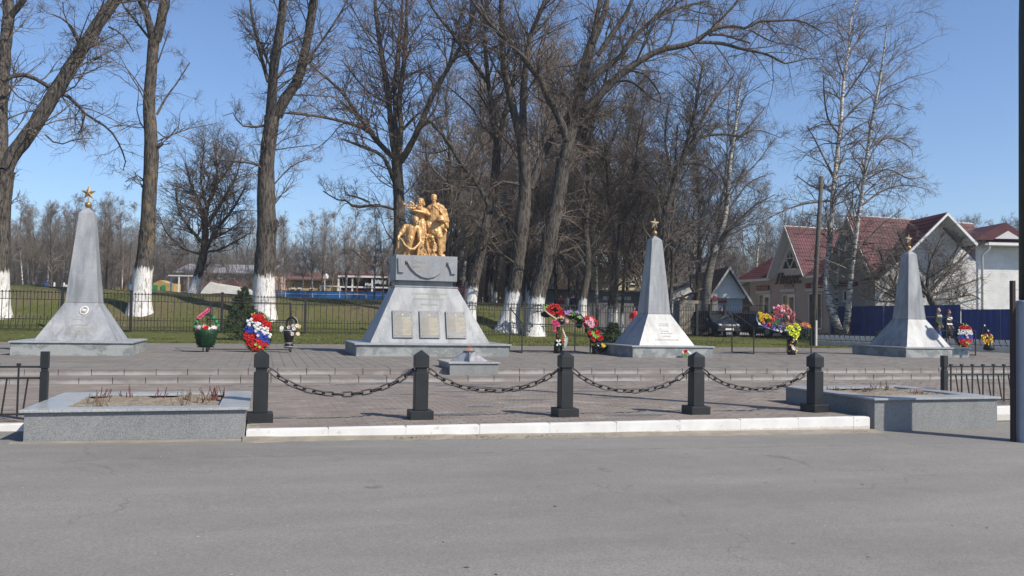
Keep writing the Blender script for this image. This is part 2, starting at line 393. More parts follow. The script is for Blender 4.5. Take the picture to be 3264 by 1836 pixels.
M['twig_wood'] = simple('wood twig with painted sunlight', (.20, .165, .138), 0.9, var=0.3, scale=0.7, spec=0.1)  # twig colour lightened to paint sunlight into the shaded wood
M['brass_pale'] = simple('faded gilt', (.30, .245, .16), .5, metal=.2, var=.15, scale=8)
M['black'] = simple('black paint', (0.0115, 0.0135, 0.0155), 0.48, var=0.25, scale=5, bump=0.12, bscale=45, spec=0.5)
M['iron'] = simple('black iron', (0.018, 0.018, 0.019), 0.5, var=0.3, scale=9, spec=0.4)
M['chain'] = simple('worn chain iron', (0.03, 0.026, 0.026), 0.45, var=0.4, scale=20, spec=0.5)
M['gold'] = simple('gold paint on statue', (0.475, 0.285, 0.118), 0.42, metal=0.15, var=0.12, scale=5, bump=0.15, bscale=40, spec=0.5)
M['brass'] = simple('bronze paint', (0.33, 0.215, 0.085), 0.38, metal=0.5, var=0.15, scale=8, spec=0.5)
M['goldtext'] = simple('gold lettering', (0.30, 0.265, 0.19), 0.5, var=0.2, scale=9)
M['goldbright'] = simple('bright gold leaf', (0.44, 0.385, 0.27), 0.5, var=0.2, scale=9)
M['goldfaint'] = simple('faded gold lettering', (0.25, 0.243, 0.215), 0.6, var=0.12, scale=9)
M['stone_dark'] = simple('dark seam', (0.12, 0.13, 0.14), 0.7)
M['white'] = simple('white paint', (0.66, 0.66, 0.645), 0.6, var=0.06, scale=4)
M['whitebrick'] = simple('white brick', (0.66, 0.65, 0.63), 0.85, var=0.12, scale=1.5)
M['glass'] = simple('dark window glass', (0.025, 0.028, 0.032), 0.08, var=0.2, spec=0.6)
M['rubber'] = simple('rubber', (0.015, 0.015, 0.015), 0.8)
M['chrome'] = simple('chrome', (0.5, 0.5, 0.5), 0.25, metal=0.9)
def colmat(name, col, rough=0.7, **k): 
    if name not in M: M[name] = simple(name, col, rough, **k)
    return M[name]
# ================================================================== SETTING
def sstep(x, a, b):
    t = np.clip((x - a) / (b - a), 0, 1); return t * t * (3 - 2 * t)
TY = [33.7, 40, 43, 44.2, 47, 51, 55, 110, 160, 400, 3000]
TZL = [.40, .47, .62, .86, 1.62, 2.4, 2.72, 3.8, 4.8, 6, 6]
TZR = [.40, .47, .62, .66, .70, .72, .74, 1.3, 2.4, 6, 6]
def tz(x, y):
    x = np.asarray(x, float); y = np.asarray(y, float)
    w = sstep(x / np.maximum(y, 1), .345, .43)
    dz = np.interp(x / np.maximum(y, 1), [-.26, .0, .1, .4], [.26, -.02, -.22, -.22]) * sstep(y, 47, 55)
    return (np.interp(y, TY, TZL) + dz) * (1 - w) + np.interp(y, TY, TZR) * w
def vnoise(x, y, s, seed):
    r = np.random.default_rng(seed).random((64, 64)); x = x * s; y = y * s
    xi = np.floor(x).astype(int); yi = np.floor(y).astype(int); fx = x - xi; fy = y - yi
    fx = fx * fx * (3 - 2 * fx); fy = fy * fy * (3 - 2 * fy); g = lambda a, b: r[a % 64, b % 64]
    return (g(xi, yi) * (1 - fx) + g(xi + 1, yi) * fx) * (1 - fy) + (g(xi, yi + 1) * (1 - fx) + g(xi + 1, yi + 1) * fx) * fy
def grid_sheet(name, xs, ys, zf, mat):
    X, Y = np.meshgrid(xs, ys); Z = zf(X, Y); nx, ny = len(xs), len(ys)
    V = np.stack([X, Y, Z], -1).reshape(-1, 3); i = np.arange(nx * ny).reshape(ny, nx)
    F = np.stack([i[:-1, :-1], i[:-1, 1:], i[1:, 1:], i[1:, :-1]], -1).reshape(-1, 4)
    me = npmesh(name, V, F, [mat], True); o = put(name, me); ORG[o.name] = Vector((0, 0, 0))
    return o
xs = np.concatenate([[-600, -300, -120, -60], np.arange(-34, 64, .7), [80, 120, 300, 600]])
ys = np.concatenate([[-600, -150, 0, 20, 33.3, 33.72], np.arange(34, 62, .6), np.arange(64, 120, 4), [135, 160, 220, 400, 600]])
def ground_z(X, Y):
    z = tz(X, Y)
    far = sstep(X / np.maximum(Y, 1), .345, .43)
    n = (vnoise(X, Y, .45, 1) - .5) * .28 + (vnoise(X, Y, 1.3, 2) - .5) * .09
    z = z + n * sstep(Y, 42.5, 46) * (1 - far) + (vnoise(X, Y, 1.2, 3) - .5) * .03 * sstep(Y, 34.2, 36)
    return np.where(Y < 33.5, -.4, z)
ground = tag(grid_sheet('ground', xs, ys, ground_z, M['lawn']), kind='structure')

def rz(x): return .031 - .0111 * np.clip(x, -7, 14)         # the road falls a little to the right
road = tag(grid_sheet('road', np.concatenate([[-150, -60, -25], np.arange(-12, 18, .75), [25, 60, 150]]), np.array([-80, -30, -10, -3, 0, 3, 6, 8, 9.5, 10.6, 12.02]), lambda X, Y: rz(X), M['road']), kind='structure')

# plaza of brown pavers (z .15), terrace of grey slabs (z .42)
ZP, ZT, ZS = .15, .42, .285
mb = MB(); mb.box(-.16, 9.16, 11.02, 18.3, -.3, ZP - .005); mb.box(-16, -.16, 12.02, 18.3, -.3, ZP - .0055); mb.box(9.16, 48, 12.02, 18.3, -.3, ZP - .0045)
plaza = tag(mb.build('plaza', M['joint']), kind='structure')
mb = MB(); mb.box(-16, 48, 18.69 + .36, 33.8, -.3, ZT - .007)
terrace = tag(mb.build('terrace', M['joint_dark']), kind='structure')
def inview(x, y, z, m=30):
    p = np.stack([x, y, z - 1.6], -1); d = p @ np.array(CW); u = 1632 + FPX * (p @ np.array(CR)) / d; v = 918 - FPX * (p @ np.array(CU)) / d
    return (d > .5) & (u > -m) & (u < 3264 + m) & (v < 1836 + m)
def unit_box(name, sx, sy, sz, mat, tint):
    V = [(x * sx / 2, y * sy / 2, z) for z in (-sz, 0) for x, y in ((-1, -1), (1, -1), (1, 1), (-1, 1))]
    F = [(4, 5, 6, 7), (0, 1, 5, 4), (1, 2, 6, 5), (2, 3, 7, 6), (3, 0, 4, 7)]
    return npmesh(name, V, F, [mat], attr=[tint] * 8)
def paving(parent, piece, stuffname, cx, cy, z, tint, sx, sy, mat, n_near=296, sz=.05):
    ok = inview(cx, cy, z); cx, cy, tint, z = cx[ok], cy[ok], tint[ok], z[ok]
    z = z + rng.normal(0, .0012, len(cx)); d = cx ** 2 + cy ** 2
    order = np.argsort(d); near, rest = order[:n_near], order[n_near:]
    protos = [unit_box(piece, sx, sy, sz, mat, t) for t in np.linspace(0, 1, 9)]
    for i in near: put(piece, protos[int(tint[i] * 8.99)], parent, (cx[i], cy[i], z[i]), (rng.normal(0, .003), rng.normal(0, .003), rng.normal(0, .004)))
    n = len(rest); k = np.array([(x, y) for x, y in ((-1, -1), (1, -1), (1, 1), (-1, 1))]) * (sx / 2, sy / 2)
    V = np.zeros((n, 8, 3)); V[:, :4, :2] = k; V[:, 4:, :2] = k; V[:, :, 0] += cx[rest, None]; V[:, :, 1] += cy[rest, None]
    V[:, :4, 2] = (z[rest] - sz)[:, None]; V[:, 4:, 2] = z[rest][:, None] + rng.normal(0, .0007, (n, 4))
    F = (np.array([(4, 5, 6, 7), (0, 1, 5, 4), (1, 2, 6, 5), (2, 3, 7, 6), (3, 0, 4, 7)])[None] + (np.arange(n) * 8)[:, None, None]).reshape(-1, 4)
    o = put(stuffname, npmesh(stuffname, V, F, [mat], attr=np.repeat(tint[rest], 8)), parent); o['kind'] = 'stuff'
L, W = .25, .125
j = np.arange(0, 58); i = np.arange(-66, 194); I, J = np.meshgrid(i, j); cx = (I * L + (J % 2) * L / 2).ravel(); cy = (11.02 + W / 2 + J * W).ravel()
keep = (cy < 18.22) & ((cy > 12.09) | ((cx > -.03) & (cx < 9.03)))
blk = np.random.default_rng(5).random((400, 120)); bx = ((cx + 40) / .9).astype(int); by = ((cy - 11) / .25).astype(int)
ti = np.clip(rng.normal(.42, .17, len(cx)) + (blk[bx, by] - .5) * .3, 0, .84); ti[(blk[bx, by] > .955) | (rng.random(len(cx)) > .992)] = .97
paving(plaza, 'paver', 'paving_field', cx[keep], cy[keep], np.full(keep.sum(), ZP), ti[keep], L - .009, W - .007, M['paver'])
S = .2535; i = np.arange(-64, 190); j = np.arange(0, 59); I, J = np.meshgrid(i, j); cx = (I * S + S / 2).ravel(); cy = (18.69 + .36 + S / 2 + J * S).ravel()
ti = np.clip(rng.normal(.45, .16, len(cx)), 0, .84)
paving(terrace, 'slab', 'slab_field', cx, cy, np.full(len(cx), ZT), ti, S - .009, S - .006, M['slab'])

# two steps built of precast slabs
steps = tag(put('steps', MB().box(-16, 48, 18.32, 19.04, -.3, .13).mesh('steps', M['joint_dark'])), kind='structure')
def step_row(x0, front, depth, ztop, h):
    s = .6085; mb = MB(); mb.box(-s / 2 + .005, s / 2 - .005, 0, depth, 0, h)
    bm = bmesh.new(); me = mb.mesh('step_slab', M['step']); bm.from_mesh(me); bmesh.ops.bevel(bm, geom=list(bm.edges), offset=.006, segments=1, affect='EDGES'); bmesh.ops.recalc_face_normals(bm, faces=bm.faces); bm.to_mesh(me); bm.free()
    for n in range(-20, 75):
        x = x0 + s * n + s / 2
        if -9 < x < 34: put('step_slab', me, steps, (x, front + rng.normal(0, .003), ztop - h + rng.normal(0, .0015)))
step_row(-4.530, 18.69, .355, ZT - .001, .14)
step_row(UZ(864, 1219, .2).x, 18.22, .465, ZS, .145)

# whitewashed kerb stones
kerb = tag(put('kerb', MB().box(-.1, 9.1, 10.93, 11.01, -.2, .0).mesh('kerb', M['kerb'])), kind='structure')
def kstone(L_):
    mb = MB(); mb.box(-L_ / 2 + .0015, L_ / 2 - .0015, 0, .13, -.25, 0)
    me = mb.mesh('kerb_stone', M['kerb']); bm = bmesh.new(); bm.from_mesh(me)
    bmesh.ops.bevel(bm, geom=[e for e in bm.edges if all(v.co.z > -.01 for v in e.verts)], offset=.010, segments=2, affect='EDGES')
    bmesh.ops.recalc_face_normals(bm, faces=bm.faces); bm.to_mesh(me); bm.free(); return me
k1 = kstone(1.0); xk = -.16
while xk < 9.1:
    Lk = min(1.0, 9.14 - xk)
    put('kerb_stone', k1 if Lk > .99 else kstone(Lk), kerb, (xk + Lk / 2, 10.885 + rng.normal(0, .0012), .152 + rng.normal(0, .001)), (rng.normal(0, .001), rng.normal(0, .0008), rng.normal(0, .0008))); xk += 1.0
for x0 in list(np.arange(-10.5, -2.6, 1.0)) + list(np.arange(11.5, 18, 1.0)):
    put('kerb_stone', k1, kerb, (x0 + .5, 11.885, .152), (0, 0, rng.normal(0, .003)))

# sand blown against the kerb, with an uneven outer edge
xs_ = np.arange(-.2, 9.25, .06); n = len(xs_); w_ = .07 + .22 * vnoise(xs_, xs_ * 0 + 3, 1.1, 8) + .1 * vnoise(xs_, xs_ * 0, 5, 9) + .05 * rng.random(n)
rows = [(10.9, .030), (10.8, .02), (10.72, .011)]
V = []
for t_, h in ((0, .030), (.35, .015), (.75, .004), (1, -.012)):
    V += [(x, 10.89 - w * t_, rz(x) + h + .012 * (1 - t_) * vnoise(np.array([x]), np.array([t_ * 3]), 3, 4)[0]) for x, w in zip(xs_, w_)]
i_ = np.arange(4 * n).reshape(4, n); F = np.stack([i_[:-1, 1:], i_[:-1, :-1], i_[1:, :-1], i_[1:, 1:]], -1).reshape(-1, 4)
tag(put('sand_drift', npmesh('sand_drift', V, F, [M['sand']], True)), kind='stuff')
xs2 = np.arange(-2.75, -.1, .05); n2 = len(xs2); w2 = .05 + .13 * vnoise(xs2, xs2 * 0 + 1, 1.4, 18) + .04 * rng.random(n2)
V = []
for t_, h in ((0, .02), (.5, .008), (1, -.012)): V += [(x, 10.87 - w * t_, rz(x) + h * .7) for x, w in zip(xs2, w2)]
i_ = np.arange(3 * n2).reshape(3, n2); F = np.stack([i_[:-1, 1:], i_[:-1, :-1], i_[1:, :-1], i_[1:, 1:]], -1).reshape(-1, 4)
tag(put('sand_drift', npmesh('sand_drift', V, F, [M['sand']], True)), kind='stuff')
def litter(name, X, Y, Z, size, mat, tilt=.6):
    n = len(X); a = rng.random(n) * 6.28; s = size * (.5 + rng.random(n)); e = rng.uniform(.25, .6, n)
    c, s_ = np.cos(a), np.sin(a); V = np.zeros((n, 4, 3))
    for k, (u, v) in enumerate(((-1, 0), (0, -1), (1, 0), (0, 1))):
        V[:, k, 0] = X + s * (u * c - v * e * s_); V[:, k, 1] = Y + s * (u * s_ + v * e * c); V[:, k, 2] = Z + .004 + s * tilt * rng.random(n) * (.5 if k % 2 else 1)
    F = np.arange(n * 4).reshape(n, 4); return tag(put(name, npmesh(name, V, F, [mat])), kind='stuff')
n = 520; X = rng.uniform(0, 9, n); cl = vnoise(X, X * 0 + 7, .9, 21) > .45; X = X[cl]; Y = 10.86 - np.abs(rng.normal(0, .17, len(X)))
litter('dry_leaf_litter', X, Y, rz(X) + .012, .018, colmat('dead leaf', (.15, .085, .04), .9, var=.3, scale=20))
n = 260; X = rng.uniform(-7, 10, n); Y = rng.uniform(2.2, 10.5, n); litter('pale_chip_litter', X, Y, rz(X), .011, colmat('pale chip', (.42, .40, .36), .9), .2)
n = 90; X = rng.uniform(-7, 10, n); Y = rng.uniform(2.5, 10.5, n); litter('dark_leaf_litter', X, Y, rz(X), .02, M['soil'], .25)
n = 130; X = rng.uniform(-4, 14, n); Y = rng.uniform(12, 24, n); litter('pale_chip_litter', X, Y, np.where(Y < 18.2, ZP, np.where(Y > 19.1, ZT, -1)), .016, M['kerb'], .2)
n = 4200; X = rng.uniform(-18, 26, n); Y = rng.uniform(34.2, 54, n); Z = ground_z(X, Y); litter('dry_leaf_litter', X, Y, Z + .015, .035, colmat('straw leaf', (.26, .21, .12), .9, var=.3, scale=9), .8)
# short grass tufts on the lawn and the bank
n = 60000; X = rng.uniform(-20, 34, n); Y = 33.9 + rng.random(n) ** 1.3 * 21; Z = ground_z(X, Y); g = vnoise(X, Y, .5, 31) > .33; X, Y, Z = X[g], Y[g], Z[g]; n = len(X)
a = rng.random(n) * 6.28; h = rng.uniform(.03, .08, n); w = rng.uniform(.008, .02, n); V = np.zeros((n, 3, 3))
V[:, 0] = np.stack([X - np.cos(a) * w, Y - np.sin(a) * w, Z - .01], -1); V[:, 1] = np.stack([X + np.cos(a) * w, Y + np.sin(a) * w, Z - .01], -1); V[:, 2] = np.stack([X + rng.normal(0, .05, n), Y + rng.normal(0, .05, n), Z + h], -1)
tag(put('grass', npmesh('grass', V, np.arange(n * 3).reshape(n, 3), [simple('grass blade', (.075, .085, .025), .9, var=.45, scale=2.5, spec=.1)])), kind='stuff')
# side street behind the fence on the right
st = grid_sheet('street', np.arange(23, 62, 3.0), np.array([47.2, 50, 53, 57, 62, 70, 80]), lambda X, Y: tz(X, Y) + .03, simple('beige street', (.25, .235, .215), .9, var=.15, scale=1, fine=.1))  # even beige base tone with slight random variation
tag(st, kind='structure')
# ================================================================== BOLLARDS AND CHAINS
BOLL = [(0.0, 11.70), (2.175, 11.70), (4.36, 11.70), (6.55, 11.70), (8.74, 11.70)]
blab = ['black square bollard beside the left planter with one chain', 'black square bollard second from the left planter, left of the flame burner', 'middle black square bollard of the chained row of five',
        'black square bollard fourth in the row, in front of the second granite obelisk', 'black square bollard standing against the right granite planter']
def make_bollard():
    r = empty('bollard', (*BOLL[0], ZP)); x, y = BOLL[0]
    mb = MB(); mb.box(x - .165, x + .165, y - .165, y + .165, ZP - .02, ZP + .125); mb.build('base', M['black'], r, bevel=.006)
    mb = MB(); mb.box(x - .095, x + .095, y - .095, y + .095, ZP + .125, ZP + .665); mb.build('shaft', M['black'], r, bevel=.006)
    mb = MB(); mb.box(x - .072, x + .072, y - .072, y + .072, ZP + .66, ZP + .735); mb.build('neck', M['black'], r)
    mb = MB(); mb.box(x - .098, x + .098, y - .098, y + .098, ZP + .73, ZP + .895); mb.frustum(x, y, ZP + .895, ZP + .975, .098, .098, .003, .003); mb.build('cap', M['black'], r, bevel=.004)
    for s in (-1, 1):
        mb = MB(); mb.tube([(x + s * (.07 + .03 * (1 - math.cos(a))), y, ZP + .70 + .022 * math.sin(a)) for a in np.linspace(0, 2 * math.pi, 9)], .007, 5); mb.build('eye', M['chain'], r)
    return r
b0 = make_bollard()
bl = [b0] + [copy_tree(b0, (*p, ZP)) for p in BOLL[1:]]
for o, l, a in zip(bl, blab, (.02, -.01, .0, .015, .13)): tag(o, l, 'bollard', 'black bollards along the kerb'); o.rotation_euler = (0, 0, a)
for o_, k_e in ((bl[0], 0), (bl[-1], 1)):
    e_ = [c for c in o_.children if c.name.startswith('eye')]; e_.sort(key=lambda c: c.data.vertices[0].co.x); bpy.data.objects.remove(e_[k_e])
def link_mesh():
    pts = []; L_, r_ = .079, .034
    for k in range(20):
        a = 2 * math.pi * k / 20; pts.append((math.copysign(L_ - r_, math.cos(a)) + r_ * math.cos(a), r_ * math.sin(a), 0))
    mb = MB(); n = 20; m = 6; vs_ = []
    for k in range(n):
        p = Vector(pts[k]); t = (Vector(pts[(k + 1) % n]) - Vector(pts[k - 1])).normalized(); a = t.cross(Vector((0, 0, 1)))
        vs_ += [tuple(p + (a * math.cos(q) + Vector((0, 0, 1)) * math.sin(q)) * .0118) for q in [2 * math.pi * i / m for i in range(m)]]
    fs = [(k * m + i, k * m + (i + 1) % m, ((k + 1) % n) * m + (i + 1) % m, ((k + 1) % n) * m + i) for k in range(n) for i in range(m)]
    mb.add(vs_, fs); return mb.mesh('link', M['chain'], True)
LM = link_mesh()
clab = ['black iron chain sagging between the bollard by the left planter and the second bollard', 'black iron chain hanging in front of the flame burner', 'black iron chain hanging between the middle and the fourth bollard', 'black iron chain hanging from the fourth bollard to the bollard at the right planter']
sag = [.335, .30, .325, .315]
for q in range(4):
    (xa, y), (xb, _) = BOLL[q], BOLL[q + 1]; xa += .12; xb -= .12; z0 = ZP + .69
    r = empty('chain', ((xa + xb) / 2, y, z0), clab[q], 'chain', 'chains between the bollards')
    a_ = 2.0; f = lambda t: (math.cosh((t - .5) * 2 * a_) - math.cosh(a_)) / (math.cosh(a_) - 1) * sag[q]
    ts = np.linspace(0, 1, 400); P = np.array([(xa + (xb - xa) * t, z0 + f(t)) for t in ts]); s = np.concatenate([[0], np.cumsum(np.hypot(*np.diff(P, axis=0).T))])
    n = int(round(s[-1] / .130)); 
    for k in range(n):
        sm = (k + .5) / n * s[-1]; px_, pz_ = np.interp(sm, s, P[:, 0]), np.interp(sm, s, P[:, 1]); e = .03
        dx = np.interp(sm + e, s, P[:, 0]) - np.interp(sm - e, s, P[:, 0]); dz = np.interp(sm + e, s, P[:, 1]) - np.interp(sm - e, s, P[:, 1])
        Mx = Matrix.Rotation(-math.atan2(dz, dx), 4, 'Y') @ Matrix.Rotation(R_(90 if k % 2 else 0) + R_(55) + rng.normal(0, .12), 4, 'X')
        put('link', LM, r, (px_, y, pz_), Mx.to_euler())

# ================================================================== PLANTERS
def planter(x0, x1, y0, y1, ztop, zb, label, inner, shade=None):
    r = empty('granite_planter', ((x0 + x1) / 2, (y0 + y1) / 2, zb), label, 'planter', 'granite planters by the kerb')
    w = .045; t = .04
    def wall(a, b, c, d): MB().box(a, b, c, d, zb, ztop - .032).build('wall_slab', M['granite'], r, bevel=.004)
    wall(x0 + w, x1 - w, y0 + w, y0 + w + t); wall(x0 + w, x1 - w, y1 - w - t, y1 - w)
    wall(x0 + w, x0 + w + t, y0 + w + t + .002, y1 - w - t - .002); wall(x1 - w - t, x1 - w, y0 + w + t + .002, y1 - w - t - .002)
    ix0, ix1, iy0, iy1 = inner; O = [(x0, y0), (x1, y0), (x1, y1), (x0, y1)]; I_ = [(ix0, iy0), (ix1, iy0), (ix1, iy1), (ix0, iy1)]
    for k in range(4):
        a, b, c, d = O[k], O[(k + 1) % 4], I_[(k + 1) % 4], I_[k]
        cxy = np.mean([a, b, c, d], 0); q = [tuple(np.array(p) + (cxy - np.array(p)) * .0025) for p in (a, b, c, d)]
        MB().hexa([(*p, ztop - .032) for p in q], [(*p, ztop) for p in q]).build('coping_slab', M['granite_top'], r, bevel=.004)
    gx = np.linspace(ix0 - .02, ix1 + .02, 40); gy = np.linspace(iy0 - .02, iy1 + .02, 26); X, Y = np.meshgrid(gx, gy)
    Z = ztop - .035 + .06 * (vnoise(X, Y, 2.2, 12) - .45) + .035 * (vnoise(X, Y, 9, 13) - .5); i = np.arange(X.size).reshape(X.shape)
    F = np.stack([i[:-1, :-1], i[:-1, 1:], i[1:, 1:], i[1:, :-1]], -1).reshape(-1, 4)
    V = np.stack([X, Y, Z], -1).reshape(-1, 3) - np.array(org(r)); put('soil', npmesh('soil', V, F, [M['soil']], True), r)
    return r
planter(-2.67, -.13, 10.85, 13.15, .435, -.06, 'grey speckled granite planter of pruned rose stubs at the left end of the chain', (-2.25, -.50, 11.17, 12.80))
planter(9.19, 11.72, 10.85, 13.25, .44, -.16, 'grey granite planter at the right end of the chain, a post shadow across its front', (9.55, 11.34, 11.32, 12.85))
ros = [(-2.05, 12.55, 'red'), (-1.78, 12.6, 'red'), (-2.02, 11.75, 'dry'), (-1.35, 12.35, 'red'), (-.95, 12.25, 'dry'), (-.95, 11.45, 'dry'), (-.62, 12.3, 'redbig'), (-1.9, 11.4, 'dry'), (-.72, 11.9, 'dry'),
       (9.85, 12.6, 'redlow'), (10.2, 12.3, 'redlow'), (11.0, 11.9, 'redlow'), (10.6, 12.5, 'dry'), (10.9, 12.55, 'dry')]
rl = {0: 'red rose stubs in the back left corner of the left planter', 1: 'upright red rose stubs at the back of the left planter near its left corner', 2: 'brown cut rose stems near the left coping of the left planter', 3: 'two thin red rose stubs standing apart mid-back in the left planter',
      4: 'thin brown rose stems at the middle of the left planter', 5: 'pale cut rose stubs at the front middle of the left planter', 6: 'dense clump of dark red rose stubs right of middle in the left planter', 7: 'low brown rose stubs in the front left corner of the left planter', 8: 'sprawling brown rose stems by the right coping of the left planter',
      9: 'low red shoots in the back left corner of the right planter', 10: 'low red shoots behind the last bollard in the right planter', 11: 'low red shoots near the right front corner of the right planter', 12: 'brown stubble at the middle of the right planter', 13: 'brown stubble at the back right of the right planter'}
for q, (x, y, k) in enumerate(ros):
    r = empty('pruned_rose', (x, y, .40), rl[q], 'rose bush', 'pruned roses in the planters')
    m = colmat('red stem', (.12, .035, .03), .7) if 'red' in k else colmat('brown stem', (.16, .115, .075), .8)
    for s in range({'red': 8, 'dry': 10, 'redbig': 22, 'redlow': 16}[k]):
        a, d = rng.random() * 6.28, rng.random() * (.16 if 'big' in k or 'low' in k else .11); h = rng.uniform(.06, .2) * (.5 if 'low' in k else 1); p = Vector((x + d * math.cos(a), y + d * math.sin(a), .39))
        e = p + Vector((rng.normal(0, .04), rng.normal(0, .04), h)); MB().tube([p, (p + e) / 2 + Vector((rng.normal(0, .008), 0, 0)), e], [.006, .0055, .005], 5).build('stem', m, r)

# ================================================================== LOW FENCES IN FRONT
def low_fence(label, xs_post, xa, xb, pick, slant, y=12.12):
    r = empty('low_iron_fence', ((xa + xb) / 2, y, ZP), label, 'fence', 'low black fences beside the planters')
    for x in xs_post:
        MB().box(x - .045, x + .045, y - .045, y + .045, ZP - .05, .80).box(x - .036, x + .036, y - .036, y + .036, .80, .845).box(x - .047, x + .047, y - .047, y + .047, .845, 1.06).build('post', M['black'], r, bevel=.004)
    for z in (.86, .715, .25): MB().bar((xa, y, z), (xb, y, z), .028, .024).build('rail', M['iron'], r)
    for k, x in enumerate(pick):
        mb = MB(); mb.bar((x, y, .22), (x, y, .875), .02); mb.box(x - .022, x + .022, y - .022, y + .022, .875, .905); mb.build('picket', M['iron'], r)
        mb = MB(); mb.bar((x + slant[0], y + .004, .24), (x + slant[1], y + .004, .715), .018); mb.build('slanted_picket', M['iron'], r)
low_fence('low black iron fence with slanted pickets left of the left planter', [-2.70], -9.0, -2.72, [-3.0 - .24 * k for k in range(25)], (.06, .11))
low_fence('low black iron fence with slanted pickets right of the right planter', [11.78], 11.80, 18.0, [11.93 + .243 * k for k in range(25)], (.2, .11))

# ================================================================== OBELISKS
def star_mesh(mb, c, R0, r0, th, rot=0.0):
    cx, cy, cz = c; ring = []
    for k in range(10):
        a = math.pi / 2 + math.pi * k / 5 + rot; rr = R0 if k % 2 == 0 else r0; ring.append((cx + rr * math.cos(a), cy, cz + rr * math.sin(a)))
    n = len(mb.v); mb.add(ring + [(cx, cy - th, cz), (cx, cy + th, cz)], [(k, (k + 1) % 10, 10) for k in range(10)] + [((k + 1) % 10, k, 11) for k in range(10)])
def text_mesh(s, size, extrude, align='CENTER'):
    cu = bpy.data.curves.new('text', 'FONT'); cu.body = s; cu.size = size; cu.extrude = extrude; cu.align_x = align; cu.space_line = 1.05
    to = bpy.data.objects.new('text', cu); COL.objects.link(to); dg = bpy.context.evaluated_depsgraph_get(); dg.update()
    me = bpy.data.meshes.new_from_object(to.evaluated_get(dg)); bpy.data.objects.remove(to); bpy.data.curves.remove(cu); return me
def put_text(name, s, size, mat, parent, loc, rot, extrude=.004, scale=None):
    me = text_mesh(s, size, extrude); me.materials.clear(); me.materials.append(mat); return put(name, me, parent, loc, rot, scale)
def text_lines(mb, x0, x1, zs, yf, h, seed, gap=.03, center=True):
    """rows of short strokes standing for worn, unreadable lettering; yf(z) is the face"""
    rr = random.Random(seed)
    for z in zs:
        wd = (x1 - x0) * (rr.uniform(.55, 1) if center else rr.uniform(.8, 1)); x = (x0 + x1) / 2 - wd / 2 if center else x0; e = x + wd
        while x < e:
            w = rr.uniform(.02, .06); y = yf(z); y2 = yf(z + h); mb.hexa([(x, y - .006, z), (x + w, y - .006, z), (x + w, y + .01, z), (x, y + .01, z)], [(x, y2 - .006, z + h), (x + w, y2 - .006, z + h), (x + w, y2 + .01, z + h), (x, y2 + .01, z + h)]); x += w + rr.uniform(.008, gap)
def obelisk(x, y, label, medallion=False, starrot=0.0, lines=()):
    r = empty('obelisk', (x, y, ZT), label, 'obelisk', 'granite obelisks beside the monument')
    MB().box(x - 1.43, x + 1.43, y - 1.43, y + 1.43, ZT - .02, .742).build('plinth', M['plinth'], r, bevel=.005)
    MB().box(x - 1.47, x + 1.47, y - 1.47, y + 1.47, .745, .79).build('coping', M['granite_top'], r, bevel=.005)
    MB().frustum(x, y, .79, 1.815, 1.0, 1.0, .415, .415).build('flared_base', M['granite_light'], r, bevel=.004)
    MB().frustum(x, y, 1.82, 4.31, .412, .412, .19, .19).build('shaft', M['granite_light'], r, bevel=.004)
    MB().frustum(x, y, 4.31, 4.475, .19, .19, .02, .02).build('pointed_cap', M['granite_light'], r, bevel=.003)
    mb = MB(); mb.ball((x, y, 4.56), .088, 20, 12); mb.build('ball', M['brass'], r, smooth=True)
    mb = MB(); mb.tube([(x, y, 4.6), (x, y, 4.78)], .014, 8); st = mb.build('star_rod', M['brass'], r)
    mb = MB(); star_mesh(mb, (0, 0, 0), .205, .085, .05); me = mb.mesh('star', M['brass'] if medallion else M['brass_pale']); put('star', me, r, (x, y, 4.89), (0, 0, starrot))
    slope = math.atan2(1.0 - .415, 1.025); yf = lambda z: y - (1.0 - .585 * (z - .79) / 1.025)
    if lines:
        mb = MB(); 
        for k, (a, b, z) in enumerate(lines): text_lines(mb, x + a, x + b, [z], yf, .028, k + int(x * 7), .03)
        mb.build('inscription', M['goldfaint'], r)['kind'] = 'stuff'
    if medallion:
        ex, ez = x + .10, 1.60; t = Vector((0, math.sin(slope), math.cos(slope))); nrm = Vector((0, -math.cos(slope), math.sin(slope))); c = Vector((ex, yf(ez), ez))
        tilt = R_(-14); ca, sa = math.cos(tilt), math.sin(tilt)
        def disc(a, b, h0, h1, mat, name, dx=0, dz=0, par=r):
            P = []
            for k in range(28):
                q = 2 * math.pi * k / 28; u, v = a * math.cos(q) + dx, b * math.sin(q) + dz; P.append(c + Vector((1, 0, 0)) * (u * ca - v * sa) + t * (u * sa + v * ca) + nrm * h0)
            return MB().prism(P, nrm * (h1 - h0)).build(name, mat, par)
        md = disc(.105, .135, -.005, .025, M['white'], 'portrait_medallion')
        disc(.088, .118, .026, .028, colmat('photo grey', (.33, .31, .30), .4), 'photo', par=md)
        disc(.042, .05, .029, .031, colmat('photo face', (.55, .50, .47), .4), 'face', 0, .02, md)
        disc(.045, .02, .032, .034, colmat('photo cap', (.14, .13, .13), .4), 'cap', 0, .062, md)
        disc(.062, .035, .0285, .0305, colmat('photo tunic', (.2, .19, .18), .4), 'tunic', 0, -.065, md)
    return r
obelisk(-4.76, 25.55, 'granite obelisk with an oval portrait medallion, at the far left', True, .0, [(-.12, .2, 1.42), (-.3, .36, 1.35), (-.25, .4, 1.2), (-.38, .52, 1.12), (-.45, .58, 1.06), (-.3, .42, .98), (-.3, .42, .92)])
obelisk(12.65, 25.50, 'granite obelisk with a small bouquet leaning on its plinth, right of the monument', False, R_(12), [(-.15, .25, 1.48), (-.25, .35, 1.42), (-.1, .2, 1.24), (-.25, .4, 1.17), (-.1, .2, 1.08), (-.4, .5, .96)])
